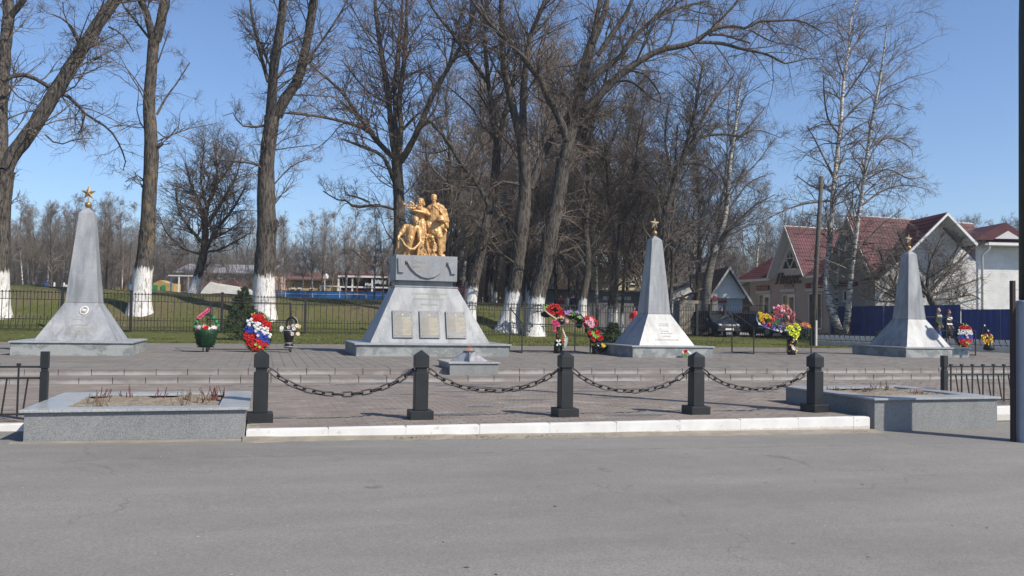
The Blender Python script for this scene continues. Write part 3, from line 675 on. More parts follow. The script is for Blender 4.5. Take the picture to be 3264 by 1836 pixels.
obelisk(23.73, 26.13, 'granite obelisk with a round sign shadow on its flared base, far right', False, R_(10))

# ================================================================== MONUMENT
mx, my = 4.925, 26.05
mon = empty('monument', (mx, my, ZT), 'central granite monument with three name plaques under the golden statue', 'monument')
MB().box(2.62, 7.24, 24.36, 27.75, ZT - .02, .742).build('plinth', M['plinth'], mon, bevel=.005)
MB().box(2.56, 7.30, 24.30, 27.8, .745, .795).build('coping', M['granite_top'], mon, bevel=.005)
ZB, Zt = .795, 2.50
MB().hexa([(3.08, 24.88, ZB), (6.76, 24.88, ZB), (6.76, 27.2, ZB), (3.08, 27.2, ZB)], [(3.88, 25.48, Zt), (5.83, 25.48, Zt), (5.83, 26.62, Zt), (3.88, 26.62, Zt)]).build('flared_base', M['granite_light'], mon, bevel=.004)
MB().box(3.86, 5.85, 25.46, 26.64, Zt + .002, Zt + .045).build('cornice', M['granite_light'], mon, bevel=.004)
MB().box(4.0, 5.71, 25.58, 26.52, Zt + .045, 2.705).build('neck', M['granite_side'], mon)
MB().box(3.875, 5.80, 25.40, 26.68, 2.705, 3.49).build('block', M['granite_side'], mon, bevel=.005)
kx = 560 / 1932; Bp = lambda a, b, y=25.38: U(1080 + a * kx, 780 + b * kx, y)
out = [(650, 140), (1283, 160), (1280, 325), (1235, 322), (1222, 268), (1200, 220), (1190, 200), (1178, 212), (1160, 262), (1120, 312), (1060, 352), (985, 370), (910, 355), (850, 318), (800, 270), (768, 222), (752, 188), (738, 178), (726, 192), (722, 240), (712, 305), (655, 302)]
MB().prism([Bp(a, b, 25.40) - Vector((0, .002, 0)) for a, b in out], (0, -.05, 0)).build('anchor_shaped_tablet', M['granite_side'], mon)
for a, b in ((742, 190), (1192, 207)):
    p = Bp(a, b, 25.36); mb = MB(); mb.ball((p.x, 25.35, p.z), .045, 12, 8, (1, .5, 1)); mb.build('boss', colmat('brown boss', (.11, .06, .05), .6), mon, smooth=True)
ctr = Bp(968, 240)
for s, b in (('Слава героям', 207), ('павшим в боях', 257), ('за Родину', 303)):
    p = Bp(968, b, 25.35); put_text('inscription', s, .128, M['goldtext'], mon, (p.x, 25.351, p.z), (R_(90), 0, R_(1.0)), .004)
slope = math.atan2(.60, Zt - ZB); yf = lambda z: 24.88 + .60 * (z - ZB) / (Zt - ZB)
mb = MB(); text_lines(mb, 4.1, 5.7, [2.28, 2.12], yf, .05, 3, .03); text_lines(mb, 4.5, 5.3, [1.95], yf, .05, 8, .03); mb.build('inscription', M['goldfaint'], mon)['kind'] = 'stuff'
for q, (xa, xb) in enumerate(((3.76, 4.37), (4.585, 5.20), (5.405, 6.03))):
    za, zb = .955, 1.77; hexa = lambda x0, x1, z0, z1, o0, o1: ([(x0, yf(z0) - o1, z0), (x1, yf(z0) - o1, z0), (x1, yf(z0) - o0, z0), (x0, yf(z0) - o0, z0)], [(x0, yf(z1) - o1, z1), (x1, yf(z1) - o1, z1), (x1, yf(z1) - o0, z1), (x0, yf(z1) - o0, z1)])
    pl = MB().hexa(*hexa(xa, xb, za, zb, .001, .055)).build('name_plaque', M['granite_plaque'], mon, bevel=.004)
    pf = lambda z: yf(z) - .055
    mb = MB(); sc = (xa + xb) / 2; ring = []
    for k in range(10):
        a = math.pi / 2 + math.pi * k / 5; rr = .045 if k % 2 == 0 else .019; ring.append((sc + rr * math.cos(a), pf(1.65 + rr * math.sin(a)) - .004, 1.65 + rr * math.sin(a)))
    mb.prism(ring, (0, .006, 0)); mb.build('star', M['goldbright'], pl)
    rows = [1.545 - .039 * k for k in range(14 if q < 2 else 11)]
    mb = MB(); text_lines(mb, xa + .05, sc - .06, rows, pf, .013, q + 40, .016, False); mb.build('name_list', M['goldtext'], pl)['kind'] = 'stuff'
    mb = MB(); text_lines(mb, sc - .02, xb - .05, rows, pf, .018, q + 50, .008, False); mb.build('name_list', M['goldbright'], pl)['kind'] = 'stuff'
    for bx in (xa + .06, xb - .06):
        for bz in (za + .06, zb - .055): mb = MB(); mb.ball((bx, pf(bz) - .002, bz), .014, 8, 6); mb.build('bolt', M['stone_dark'], pl)

# ================================================================== ETERNAL FLAME BURNER
fx0, fx1, fy0, fy1 = 4.10, 5.25, 18.52, 19.75
fl = empty('flame_burner', ((fx0 + fx1) / 2, (fy0 + fy1) / 2, ZS), 'low granite block with a metal star burner set into the steps before the monument', 'memorial flame')
MB().box(fx0, fx1, fy0, fy1, ZS - .005, .535).build('block', M['granite'], fl, bevel=.004)
MB().box(fx0 - .035, fx1 + .035, fy0 - .035, fy1 + .035, .537, .575).build('coping', M['granite_top'], fl, bevel=.004)
steel = simple('heat stained steel', (.34, .34, .345), .36, metal=.7, var=.3, scale=9)
bc = ((fx0 + fx1) / 2, (fy0 + fy1) / 2 - .06); pts = []; top = []
for k in range(10):
    a = -math.pi / 2 - .2 + math.pi * k / 5; rr = .47 if k % 2 == 0 else .21; pts.append((bc[0] + rr * math.cos(a), bc[1] + rr * math.sin(a), .577)); tr = .13 if k % 2 == 0 else .11; top.append((bc[0] + tr * math.cos(a), bc[1] + tr * math.sin(a), .79))
mb = MB(); mb.add(pts + top, [(k, (k + 1) % 10, 10 + (k + 1) % 10, 10 + k) for k in range(10)] + [tuple(range(10, 20))]); mb.build('star_burner', steel, fl)
rust = simple('rusty burner ring', (.10, .055, .035), .8, var=.4, scale=25)
mb = MB(); mb.tube([(bc[0] + .125 * math.cos(a), bc[1] + .125 * math.sin(a), .795) for a in np.linspace(0, 2 * math.pi, 21)], .014, 6, False); mb.build('burner_ring', rust, fl)
tf = NT('faint flame'); tr = tf.n('BsdfTransparent'); em = tf.n('Emission'); em.inputs[0].default_value = (1, .32, .16, 1); em.inputs[1].default_value = .5; mx_ = tf.n('MixShader'); mx_.inputs[0].default_value = .13
tf.L(tr.outputs[0], mx_.inputs[1]); tf.L(em.outputs[0], mx_.inputs[2]); tf.L(mx_.outputs[0], tf.t.nodes['Material Output'].inputs[0])
mb = MB(); mb.lathe((bc[0] + .02, bc[1], .8), [(.10, 0), (.085, .05), (.05, .11), (.025, .16), (.002, .2)], 10); mb.build('flame', tf.m, fl, smooth=True)
# ================================================================== FIGURES (one continuous surface each, grown from overlapping tapered limbs)
def blob(name, prims, mats, voxel, parent=None, at=None, fold=0.0, fscale=9, smooth_it=4, matfn=None, keep=()):
    mb = MB()
    for p in prims:
        if p[0] == 'c':                         # tapered limb through points with radii
            pts, rs = [Vector(q) for q in p[1]], p[2]; mb.tube(pts, list(rs), 12)
            for q, r_ in zip(pts, rs): mb.ball(q, r_, 12, 8)
        elif p[0] == 'e': mb.ball(p[1], 1.0, 18, 12, p[2])
        elif p[0] == 'm': mb.add(p[1], p[2])
    me = mb.mesh(name + '_raw', [], False)
    o = bpy.data.objects.new('tmp', me); COL.objects.link(o)
    md = o.modifiers.new('r', 'REMESH'); md.mode = 'VOXEL'; md.voxel_size = voxel
    sm = o.modifiers.new('s', 'SMOOTH'); sm.factor = .5; sm.iterations = smooth_it
    dg = bpy.context.evaluated_depsgraph_get(); dg.update()
    m2 = bpy.data.meshes.new_from_object(o.evaluated_get(dg)); bpy.data.objects.remove(o); bpy.data.meshes.remove(me)
    m2.name = name; m2.materials.clear()
    for m_ in (mats if isinstance(mats, (list, tuple)) else [mats]): m2.materials.append(m_)
    base = org(parent) if parent else Vector(at if at is not None else (0, 0, 0))
    n = len(m2.vertices); co = np.zeros(n * 3, np.float32); m2.vertices.foreach_get('co', co); co = co.reshape(-1, 3)
    if fold:
        no = np.zeros(n * 3, np.float32); m2.vertices.foreach_get('normal', no); no = no.reshape(-1, 3)
        d = np.array([mnoise.noise(Vector((c[0] * fscale, c[1] * fscale, c[2] * fscale * .45))) + .5 * mnoise.noise(Vector((c[0] * fscale * 2.3, c[1] * fscale * 2.3, c[2] * fscale))) for c in co])
        if keep:                                # sharp cloth creases, heads left plain
            d = .9 - 2.6 * np.abs(d); w = np.ones(n)
            for h in keep: w *= np.clip((np.linalg.norm(co - np.array(h), axis=1) - .15) / .08, 0, 1)
            d = d * w
        co = co + no * (d * fold)[:, None]
    if matfn is not None:
        for f in m2.polygons: f.material_index = matfn(f.center)
    co = co - np.array(base, np.float32)
    m2.vertices.foreach_set('co', co.astype(np.float32).ravel())
    m2.polygons.foreach_set('use_smooth', np.ones(len(m2.polygons), bool)); m2.update()
    o = bpy.data.objects.new(name, m2); COL.objects.link(o)
    if parent: o.parent = parent
    else: o.location = base
    ORG[o.name] = base
    return o

# ---- golden statue group on the monument block
SB = U(1337, 811, 26.0); SX, SY, SZ = SB.x, 26.02, 3.49
statue = empty('statue_group', (SX, SY, SZ), 'golden statue of a caped soldier, a woman and a kneeling man on the monument', 'statue')
k_ = .001688
def S(cx, cy, y=0.0): return (SX + (cx - 620) * k_ * 1.04, SY + y, SZ + (1343 - cy) * k_)
G = M['gold']
rs_h = random.Random(2)
def face(c, r, turn, par_prims):
    """head with brow, nose, chin and ears; turn is the heading of the face (0 looks to the viewer)"""
    c = Vector(c); f = Vector((math.sin(turn), -math.cos(turn), 0)); s = Vector((math.cos(turn), math.sin(turn), 0)); u = Vector((0, 0, 1))
    P = [('e', c, (r * .80, r * .92, r * 1.0)), ('e', c + f * r * .25 - u * r * .5, (r * .56, r * .6, r * .62)),
         ('c', [c + f * r * .85 + u * r * .12, c + f * r * 1.06 - u * r * .28], (r * .10, r * .16)), ('e', c + f * r * .68 - u * r * .93, (r * .27, r * .24, r * .2)),
         ('c', [c + f * r * .82 - s * r * .45 + u * r * .2, c + f * r * .82 + s * r * .45 + u * r * .2], (r * .12, r * .12)),
         ('c', [c + f * r * .76 - s * r * .2 - u * r * .58, c + f * r * .76 + s * r * .2 - u * r * .58], (r * .09, r * .09))]
    for q in (-1, 1): P += [('e', c + s * q * r * .8 - u * r * .1, (r * .12, r * .17, r * .25)), ('e', c + s * q * r * .42 + f * r * .66 - u * r * .32, (r * .24, r * .2, r * .2)), ('c', [c + s * q * r * .14 + f * r * .9 + u * r * .26, c + s * q * r * .5 + f * r * .74 + u * r * .24], (r * .10, r * .09))]
    for k in range(12): a_ = rs_h.uniform(-2.6, 2.6); P.append(('e', c - f * r * .55 * math.cos(a_) + s * r * .72 * math.sin(a_) + u * r * rs_h.uniform(.25, .85), (r * .24, r * .24, r * .2)))
    par_prims += P
def hand(prims, w, d, up, size=.085, curl=.5):
    w = Vector(w); d = Vector(d).normalized(); n_ = Vector(up).normalized(); s = d.cross(n_).normalized()
    prims.append(('e', w + d * size * .5, (size * .42, size * .42, size * .3)))
    for k, l in enumerate((.8, .95, .9, .7)):
        b = w + d * size * .85 + s * size * (k - 1.5) * .25; m_ = b + d * size * l * .5 - n_ * size * curl * .25; prims.append(('c', [b, m_, m_ + d * size * l * .35 - n_ * size * curl * .5], (size * .13, size * .12, size * .1)))
    t = w + d * size * .3 + s * size * .45; prims.append(('c', [t, t + s * size * .3 + d * size * .35], (size * .14, size * .11)))
# standing soldier
P = []
face(S(858, 232, -.07), .105, R_(-14), P)
P += [('e', S(857, 195, -.05), (.102, .115, .085)), ('c', [S(868, 330, -.02), S(872, 275, -.03)], (.066, .06)),
      ('c', [S(800, 410), S(880, 380, .02), S(1000, 405)], (.10, .125, .10)), ('c', [S(890, 420), S(885, 560), S(885, 690)], (.185, .185, .165)),
      ('c', [S(840, 560), S(845, 700), S(832, 860)], (.16, .16, .15)), ('c', [S(930, 560), S(930, 700), S(945, 830, -.03)], (.15, .15, .14)), ('c', [S(790, 745), S(985, 745)], (.17, .15)),
      ('c', [S(935, 830, -.06), S(962, 960, -.20), S(968, 1040, -.18)], (.125, .105, .095)), ('c', [S(968, 1040, -.18), S(978, 1180, -.14), S(988, 1310, -.13)], (.095, .088, .068)), ('c', [S(988, 1325, -.13), S(1000, 1335, -.29)], (.062, .052)),
      ('c', [S(840, 850), S(815, 1050, .05), S(800, 1200, .08)], (.135, .105, .085)), ('c', [S(800, 1200, .08), S(795, 1325, .08)], (.085, .065)), ('c', [S(795, 1330, .05), S(785, 1335, -.08)], (.06, .05)),
      ('c', [S(1015, 420), S(1060, 560, -.02), S(1060, 625, -.09)], (.095, .078, .06)), ('c', [S(1060, 625, -.09), S(1010, 668, -.24)], (.06, .045)), ('c', [S(790, 420, .02), S(745, 480, .06), S(720, 560, .04)], (.09, .075, .06))]
P += [('c', [S(885, 735), S(885, 765), S(892, 850)], (.205, .2, .235)), ('c', [S(770, 742, -.02), S(885, 742, -.20), S(1000, 742, -.02)], (.04, .022, .04)), ('c', [S(800, 405, -.02), S(880, 372, -.08), S(960, 380, -.02)], (.05, .075, .05))]
hand(P, S(1015, 668, -.25), (-.8, -.2, .1), (0, 0, 1), .09)
blob('soldier_figure', P, G, .0105, statue, fold=.013, fscale=7.5, smooth_it=2, keep=[S(858, 232, -.07)])
# cape with hanging folds
P = [('c', [S(850, 375, -.13), S(930, 350, -.06), S(1010, 390, .02), S(1060, 470, .03)], (.04, .075, .09, .075)), ('c', [S(850, 385, -.14), S(930, 470, -.14), S(1000, 560, -.06)], (.03, .045, .05))]
for k, (a, b, c, d) in enumerate(((1040, 440, 1075, 560), (1070, 480, 1115, 600), (1010, 410, 1050, 520))): P.append(('c', [S(a, b, .02), S(c, d, .04), S(c + 25, d + 160, .05)], (.06, .055, .04)))
for k in range(5): P.append(('c', [S(1060 + 12 * k, 640, .10), S(1050 + 13 * k, 900, .12 + .02 * (k % 2)), S(1035 + 14 * k, 1180 + 22 * (k % 3), .13)], (.04, .036, .03)))
P.append(('c', [S(1085, 790, .04), S(1108, 850, .0)], (.04, .02)))
P.append(('m', *(lambda q: (q.v, q.f))(MB().prism([S(960, 420, .13), S(1090, 520, .13), S(1110, 860, .15), S(1085, 1240, .17), S(1010, 1300, .17), S(960, 900, .15)], (0, .06, 0)))))
P.append(('m', *(lambda q: (q.v, q.f))(MB().prism([S(850, 385, -.17), S(905, 345, -.15), S(1000, 350, -.12), S(1075, 430, -.08), S(1125, 560, -.05), S(1150, 765, -.02), S(1085, 770, -.02), S(1050, 620, -.10), S(985, 520, -.16), S(920, 440, -.19)], (0, .11, 0)))))
for k in range(4): P.append(('c', [S(870 + 25 * k, 385 - 8 * k, -.17), S(985 + 30 * k, 500 - 20 * k, -.16 + .02 * k), S(1075 + 22 * k, 650, -.09 + .02 * k)], (.024, .034, .026)))
blob('cape', P, G, .0115, statue, fold=.014, fscale=7, smooth_it=3, keep=[S(858, 222, -.07)])
mb = MB(); c = S(965, 640, -.30); mb.lathe((0, 0, 0), [(.150, 0), (.155, .012), (.128, .03), (.120, .06), (.10, .10), (.06, .128), (.01, .138)], 18)
put('helmet', mb.mesh('helmet', G, True), statue, c, (R_(18), R_(-14), 0))
# woman
P = []
face(S(612, 315, -.05), .098, R_(-28), P)
P += [('e', S(622, 282, -.0), (.112, .125, .09)), ('e', S(668, 320, .05), (.06, .075, .09)), ('e', S(690, 345, .06), (.04, .05, .05)), ('c', [S(628, 410), S(620, 350, -.01)], (.055, .05)),
      ('c', [S(570, 470, .02), S(640, 450, .02), S(715, 475)], (.075, .10, .08)), ('c', [S(640, 480), S(638, 560, -.01), S(640, 640)], (.135, .132, .105)), ('e', S(590, 520, -.09), (.06, .06, .06)), ('e', S(660, 520, -.1), (.06, .06, .06)),
      ('c', [S(640, 640), S(640, 740), S(645, 900, .02), S(660, 1150, .05), S(665, 1320, .06)], (.11, .165, .19, .18, .19)),
      ('c', [S(720, 480), S(765, 545, -.10)], (.075, .062)), ('c', [S(765, 545, -.10), S(640, 515, -.22), S(510, 500, -.27)], (.06, .052, .036)), ('c', [S(570, 475), S(520, 500, -.10), S(440, 450, -.16)], (.065, .05, .035))]
hand(P, S(505, 498, -.28), (-1, -.1, .1), (0, 0, 1), .08)
for k in range(7): P.append(('c', [S(590 + 18 * k, 680, -.11), S(585 + 20 * k, 860, -.15 + .02 * (k % 2)), S(575 + 25 * k, 1310, -.10)], (.02, .028, .03)))
blob('woman_figure', P, G, .0105, statue, fold=.011, fscale=8, smooth_it=2, keep=[S(612, 315, -.05), S(560, 505, -.24)])
# kneeling man
P = []
face(S(517, 690, -.28), .10, R_(8), P)
P += [('e', S(512, 645, -.24), (.10, .112, .08)), ('c', [S(490, 790, -.17), S(508, 735, -.22)], (.062, .058)), ('c', [S(365, 800, -.12), S(460, 790, -.13), S(565, 810, -.13)], (.085, .11, .085)),
      ('c', [S(455, 830, -.13), S(440, 930, -.12), S(430, 1020, -.08)], (.165, .155, .16)), ('c', [S(345, 800, -.12), S(290, 890, -.16), S(255, 930, -.18)], (.085, .075, .06)), ('c', [S(255, 930, -.18), S(212, 1005, -.28)], (.058, .04)),
      ('c', [S(580, 820, -.13), S(595, 920, -.2), S(590, 1010, -.28)], (.082, .07, .05)), ('c', [S(590, 1010, -.28), S(600, 1080, -.34)], (.05, .04)),
      ('c', [S(440, 1040, -.10), S(415, 1025, -.36)], (.12, .10)), ('c', [S(415, 1030, -.38), S(395, 1190, -.34), S(385, 1310, -.32)], (.098, .085, .06)), ('c', [S(385, 1325, -.32), S(380, 1335, -.46)], (.05, .042)),
      ('c', [S(400, 1060, -.03), S(330, 1200, -.04), S(270, 1290, .0)], (.13, .115, .10)), ('c', [S(270, 1300, .0), S(330, 1325, .30)], (.08, .06))]
hand(P, S(214, 1002, -.28), (-.2, -.3, -.8), (-1, 0, 0), .085)
blob('kneeling_man_figure', P, G, .0105, statue, fold=.012, fscale=8, smooth_it=2, keep=[S(517, 690, -.28)])
# rock and drapery that ties the group together
P = [('e', S(745, 640, .13), (.13, .13, .42)), ('e', S(560, 1120, .12), (.26, .16, .46)), ('e', S(730, 1000, .16), (.24, .14, .62)), ('e', S(330, 1250, .16), (.24, .2, .2)), ('e', S(600, 900, .12), (.18, .14, .5)), ('e', S(900, 1250, .16), (.30, .2, .18)), ('c', [S(240, 1320, .1), S(1060, 1325, .1)], (.1, .1))]
for k in range(9): P.append(('c', [S(500 + 42 * k, 830 + 25 * (k % 3), .04), S(485 + 46 * k, 1060, .0), S(470 + 50 * k, 1320, .0)], (.03, .035, .045)))
blob('drapery_mass', P, G, .018, statue, fold=.02, fscale=10)
# cloth held by the kneeling man
P = [('c', [S(215, 1020, -.30), S(262, 1045, -.33), S(310, 1150, -.42), S(390, 1225, -.46), S(470, 1225, -.45), S(545, 1150, -.40), S(590, 1085, -.36)], (.03, .03, .034, .045, .042, .036, .03)),
     ('c', [S(275, 1060, -.33), S(330, 1180, -.41), S(400, 1250, -.45), S(500, 1220, -.43)], (.02, .025, .03, .025)), ('c', [S(205, 1010, -.29), S(200, 1100, -.27), S(215, 1205, -.26)], (.03, .032, .036)), ('c', [S(232, 1040, -.29), S(228, 1200, -.27)], (.02, .022)),
     ('c', [S(590, 1090, -.34), S(570, 1200, -.32), S(560, 1330, -.31)], (.035, .035, .04)), ('c', [S(625, 1100, -.33), S(610, 1320, -.31)], (.03, .036))]
blob('draped_cloth', P, G, .0135, statue, fold=.008, fscale=14)
# wreath of oak leaves and flowers; garland in the woman's arms
rs = random.Random(4)
def clump(name, pts, r0, n, jit):
    mb = MB()
    for _ in range(n):
        p = Vector(rs.choice(pts)) + Vector((rs.gauss(0, jit), rs.gauss(0, jit), rs.gauss(0, jit))); q = r0 * rs.uniform(.6, 1.25); mb.ball(p, q, 7, 5, (rs.uniform(.4, 1.2), rs.uniform(.4, 1.1), rs.uniform(.4, 1.1)))
    return mb.build(name, G, statue, smooth=False, fix=False)
arch = [S(742 + 118 * math.cos(a), 1150 - 190 * math.sin(a), -.30 + .03 * math.sin(a)) for a in np.linspace(R_(-75), R_(200), 40)]
mb = MB(); mb.tube(arch, .04, 8); mb.build('wreath_ring', G, statue, smooth=True); clump('wreath_leaf', arch, .046, 170, .028)['kind'] = 'stuff'
gar = [S(x, y, z) for x, y, z in ((285, 400, -.30), (330, 415, -.32), (380, 445, -.32), (420, 420, -.32), (450, 400, -.30), (500, 430, -.28), (540, 440, -.26), (580, 440, -.2), (420, 380, -.3), (300, 380, -.3), (470, 460, -.3))]
clump('garland_flower', gar, .034, 110, .03)['kind'] = 'stuff'
clump('offered_flower', [S(690, 1315, -.38), (S(650, 1320, -.40)), S(720, 1322, -.38), S(840, 1320, -.36), S(870, 1330, -.36), S(800, 1330, -.38), S(630, 1328, -.38)], .04, 60, .03)['kind'] = 'stuff'

# ---- people walking and standing beyond the memorial
def person(px, D, zg, h, label, top, legs, hair, heading, skirt=False, pattern=None, step=.12, group=None, bald=False, vox=.02):
    b = UD(px, 1000, D); X, Y = b.x, b.y
    r = empty('person', (X, Y, zg), label, 'person', group); k = h / 1.75
    f = Vector((math.sin(heading), math.cos(heading), 0)); s = Vector((f.y, -f.x, 0))
    def W(a, c, z): return Vector((X, Y, zg)) + (s * a + f * c) * k + Vector((0, 0, z * k))
    skin = colmat('skin', (.42, .25, .18), .6); shoe = colmat('dark shoe', (.02, .018, .018), .5)
    P = []; hd = W(0, .02, 1.63); ff = f; P += [('e', hd, (.082 * k, .082 * k, .112 * k)), ('e', hd + ff * .04 * k - Vector((0, 0, .055 * k)), (.055 * k, .055 * k, .06 * k)), ('c', [hd + ff * .085 * k, hd + ff * .10 * k - Vector((0, 0, .03 * k))], (.012 * k, .018 * k)), ('c', [W(0, 0, 1.42), W(0, .01, 1.55)], (.058 * k, .052 * k))]
    for q in (-1, 1): P.append(('e', hd + s * q * .08 * k - Vector((0, 0, .01)), (.018 * k, .018 * k, .03 * k)))
    P += [('c', [W(-.17, 0, 1.38), W(0, 0, 1.40), W(.17, 0, 1.38)], (.065 * k, .09 * k, .065 * k)), ('c', [W(0, 0, 1.30), W(0, 0, 1.08), W(0, 0, .95)], (.15 * k, .125 * k, .145 * k))]
    for q in (-1, 1):
        P += [('c', [W(.09 * q, 0, .92), W(.095 * q, step * q * .55 + .03, .5), W(.09 * q, step * q, .08)], (.09 * k, .062 * k, .043 * k)), ('c', [W(.09 * q, step * q, .045), W(.095 * q, step * q + .15, .035)], (.045 * k, .036 * k)),
              ('c', [W(.21 * q, 0, 1.37), W(.26 * q, -.03, 1.10), W(.23 * q, .10, .90)], (.055 * k, .044 * k, .034 * k))]
        hand(P, W(.23 * q, .11, .89), -Vector((0, 0, 1)) + f * .4, s * q, .085 * k)
    bd = blob('body', P, [skin, shoe], vox * .8, r, matfn=lambda c: 1 if c.z < zg + .09 * k else 0)
    P = [('c', [W(-.18, 0, 1.385), W(0, -.005, 1.40), W(.18, 0, 1.385)], (.085 * k, .11 * k, .085 * k)), ('c', [W(0, 0, 1.32), W(0, 0, 1.08), W(0, 0, .86)], (.185 * k, .165 * k, .185 * k)), ('c', [W(-.07, 0, 1.25), W(-.09, 0, .88)], (.14 * k, .13 * k)), ('c', [W(.07, 0, 1.25), W(.09, 0, .88)], (.14 * k, .13 * k))]
    for q in (-1, 1): P.append(('c', [W(.21 * q, 0, 1.37), W(.265 * q, -.03, 1.10), W(.235 * q, .095, .93)], (.075 * k, .064 * k, .052 * k)))
    blob('jacket', P, top, vox * .8, r, fold=.008, matfn=pattern and (lambda c: pattern((c.z - zg) / k, (c - Vector((X, Y, 0))).dot(f))))
    P = []
    if skirt: P.append(('c', [W(0, 0, .95), W(0, 0, .75), W(0, .02, .5)], (.15 * k, .18 * k, .2 * k)))
    else:
        P.append(('c', [W(-.06, 0, .93), W(.06, 0, .93)], (.125 * k, .125 * k)))
        for q in (-1, 1): P.append(('c', [W(.09 * q, 0, .88), W(.095 * q, step * q * .55 + .03, .5), W(.09 * q, step * q, .10)], (.105 * k, .078 * k, .066 * k)))
    blob('skirt' if skirt else 'trousers', P, legs, vox * .8, r, fold=.006)
    if hair is not None:
        hp = [('e', hd + Vector((0, 0, .03 * k)) - f * .02, (.095 * k, .098 * k, .10 * k))] + ([('c', [hd - f * .06 + s * .05, hd - f * .07 - Vector((0, 0, .14 * k))], (.05 * k, .05 * k)), ('c', [hd - f * .05 - s * .06, hd - f * .06 - s * .06 - Vector((0, 0, .13 * k))], (.045 * k, .04 * k))] if skirt else [])
        o = blob('hair', hp, hair, vox * .7, r)
    return r
jk = [colmat('dark green jacket', (.028, .04, .03), .8), colmat('pale stripe', (.35, .36, .33), .8)]
person(2990, 41, .68, 1.80, 'bald man in a dark green jacket with pale shoulders walking along the blue fence', jk, colmat('blue jeans', (.045, .07, .14), .85), None, R_(150), pattern=lambda z, d: 1 if 1.28 < z < 1.40 and d > .05 else 0)
wj = [colmat('black jacket', (.016, .014, .016), .8), colmat('white blouse', (.6, .6, .6), .8)]
person(3023, 41.3, .68, 1.72, 'red haired woman in black and white clothes walking beside the bald man', wj, colmat('black skirt', (.014, .014, .018), .85), colmat('red hair', (.13, .025, .012), .6), R_(155), skirt=True, step=.08, pattern=lambda z, d: 1 if (1.22 < z < 1.36 or .98 < z < 1.06) and d > .05 else 0)
ppl = [(1786, 61, 'person in a dull red coat beyond the fence, left of the small crowd', (.19, .035, .03)), (1808, 63, 'person in a pale grey coat beyond the fence in the small crowd', (.3, .3, .3)), (1826, 60, 'person in a dark coat beyond the fence in the small crowd', (.03, .03, .035)), (1840, 62, 'person in a blue jacket beyond the fence, right of the small crowd', (.04, .09, .3))]
for px, D, l, c in ppl:
    hz_ = UD(px, 936 + rs.uniform(0, 6), D).z; person(px, D, hz_ - 1.7, 1.7, l, colmat('coat %.2f %.2f' % (c[0], c[2]), c, .8), colmat('dark trousers', (.03, .03, .035), .8), colmat('brown hair', (.05, .03, .02), .7), R_(rs.uniform(120, 240)), vox=.035, group=None)
person(2022, 49.5, .70, 1.7, 'person in a bright red jacket behind the fence, left of the middle obelisk', colmat('bright red jacket', (.55, .03, .03), .7), colmat('dark trousers', (.03, .03, .035), .8), colmat('brown hair', (.05, .03, .02), .7), R_(200), vox=.03)
person(2297, 55, .78, 1.75, 'person in a red jacket standing behind the dark blue car', colmat('red jacket', (.33, .03, .03), .7), colmat('dark trousers', (.03, .03, .035), .8), colmat('brown hair', (.05, .03, .02), .7), R_(170), vox=.03)
# ================================================================== WREATH STANDS AND TRIBUTES
def stand(x, label, bare=False):
    r = empty('wreath_stand', (x, 27.4, ZT), label, 'wreath stand', 'iron stands holding wreaths'); w = 1.235; yb, yf_ = 28.2, 26.72
    for s in (-1, 1):
        MB().bar((x + s * w, yb, ZT), (x + s * w, yb, 1.97), .035).build('post', M['iron'], r)
        MB().bar((x + s * w, yf_, ZT), (x + s * w, yf_, 1.42), .035).build('post', M['iron'], r)
        MB().bar((x + s * w, yb, 1.965), (x + s * w, yf_, 1.41), .028).build('slanted_bar', M['iron'], r)
        MB().bar((x + s * w, yb, ZT + .02), (x + s * w, yf_, ZT + .02), .028).build('foot_bar', M['iron'], r)
    MB().bar((x - w, yb, 1.955), (x + w, yb, 1.955), .03).build('rail', M['iron'], r)
    MB().bar((x - w, yf_, 1.405), (x + w, yf_, 1.405), .03).build('rail', M['iron'], r)
    MB().bar((x - w, yb, ZT + .022), (x + w, yb, ZT + .022), .028).build('foot_bar', M['iron'], r)
    return r
stand(-.37, 'black iron wreath stand between the left obelisk and the monument'); stand(9.62, 'black iron wreath stand between the monument and the middle obelisk')
stand(18.55, 'black iron wreath stand between the middle and the right obelisk'); stand(26.3, 'black iron wreath stand at the far right behind the right obelisk')

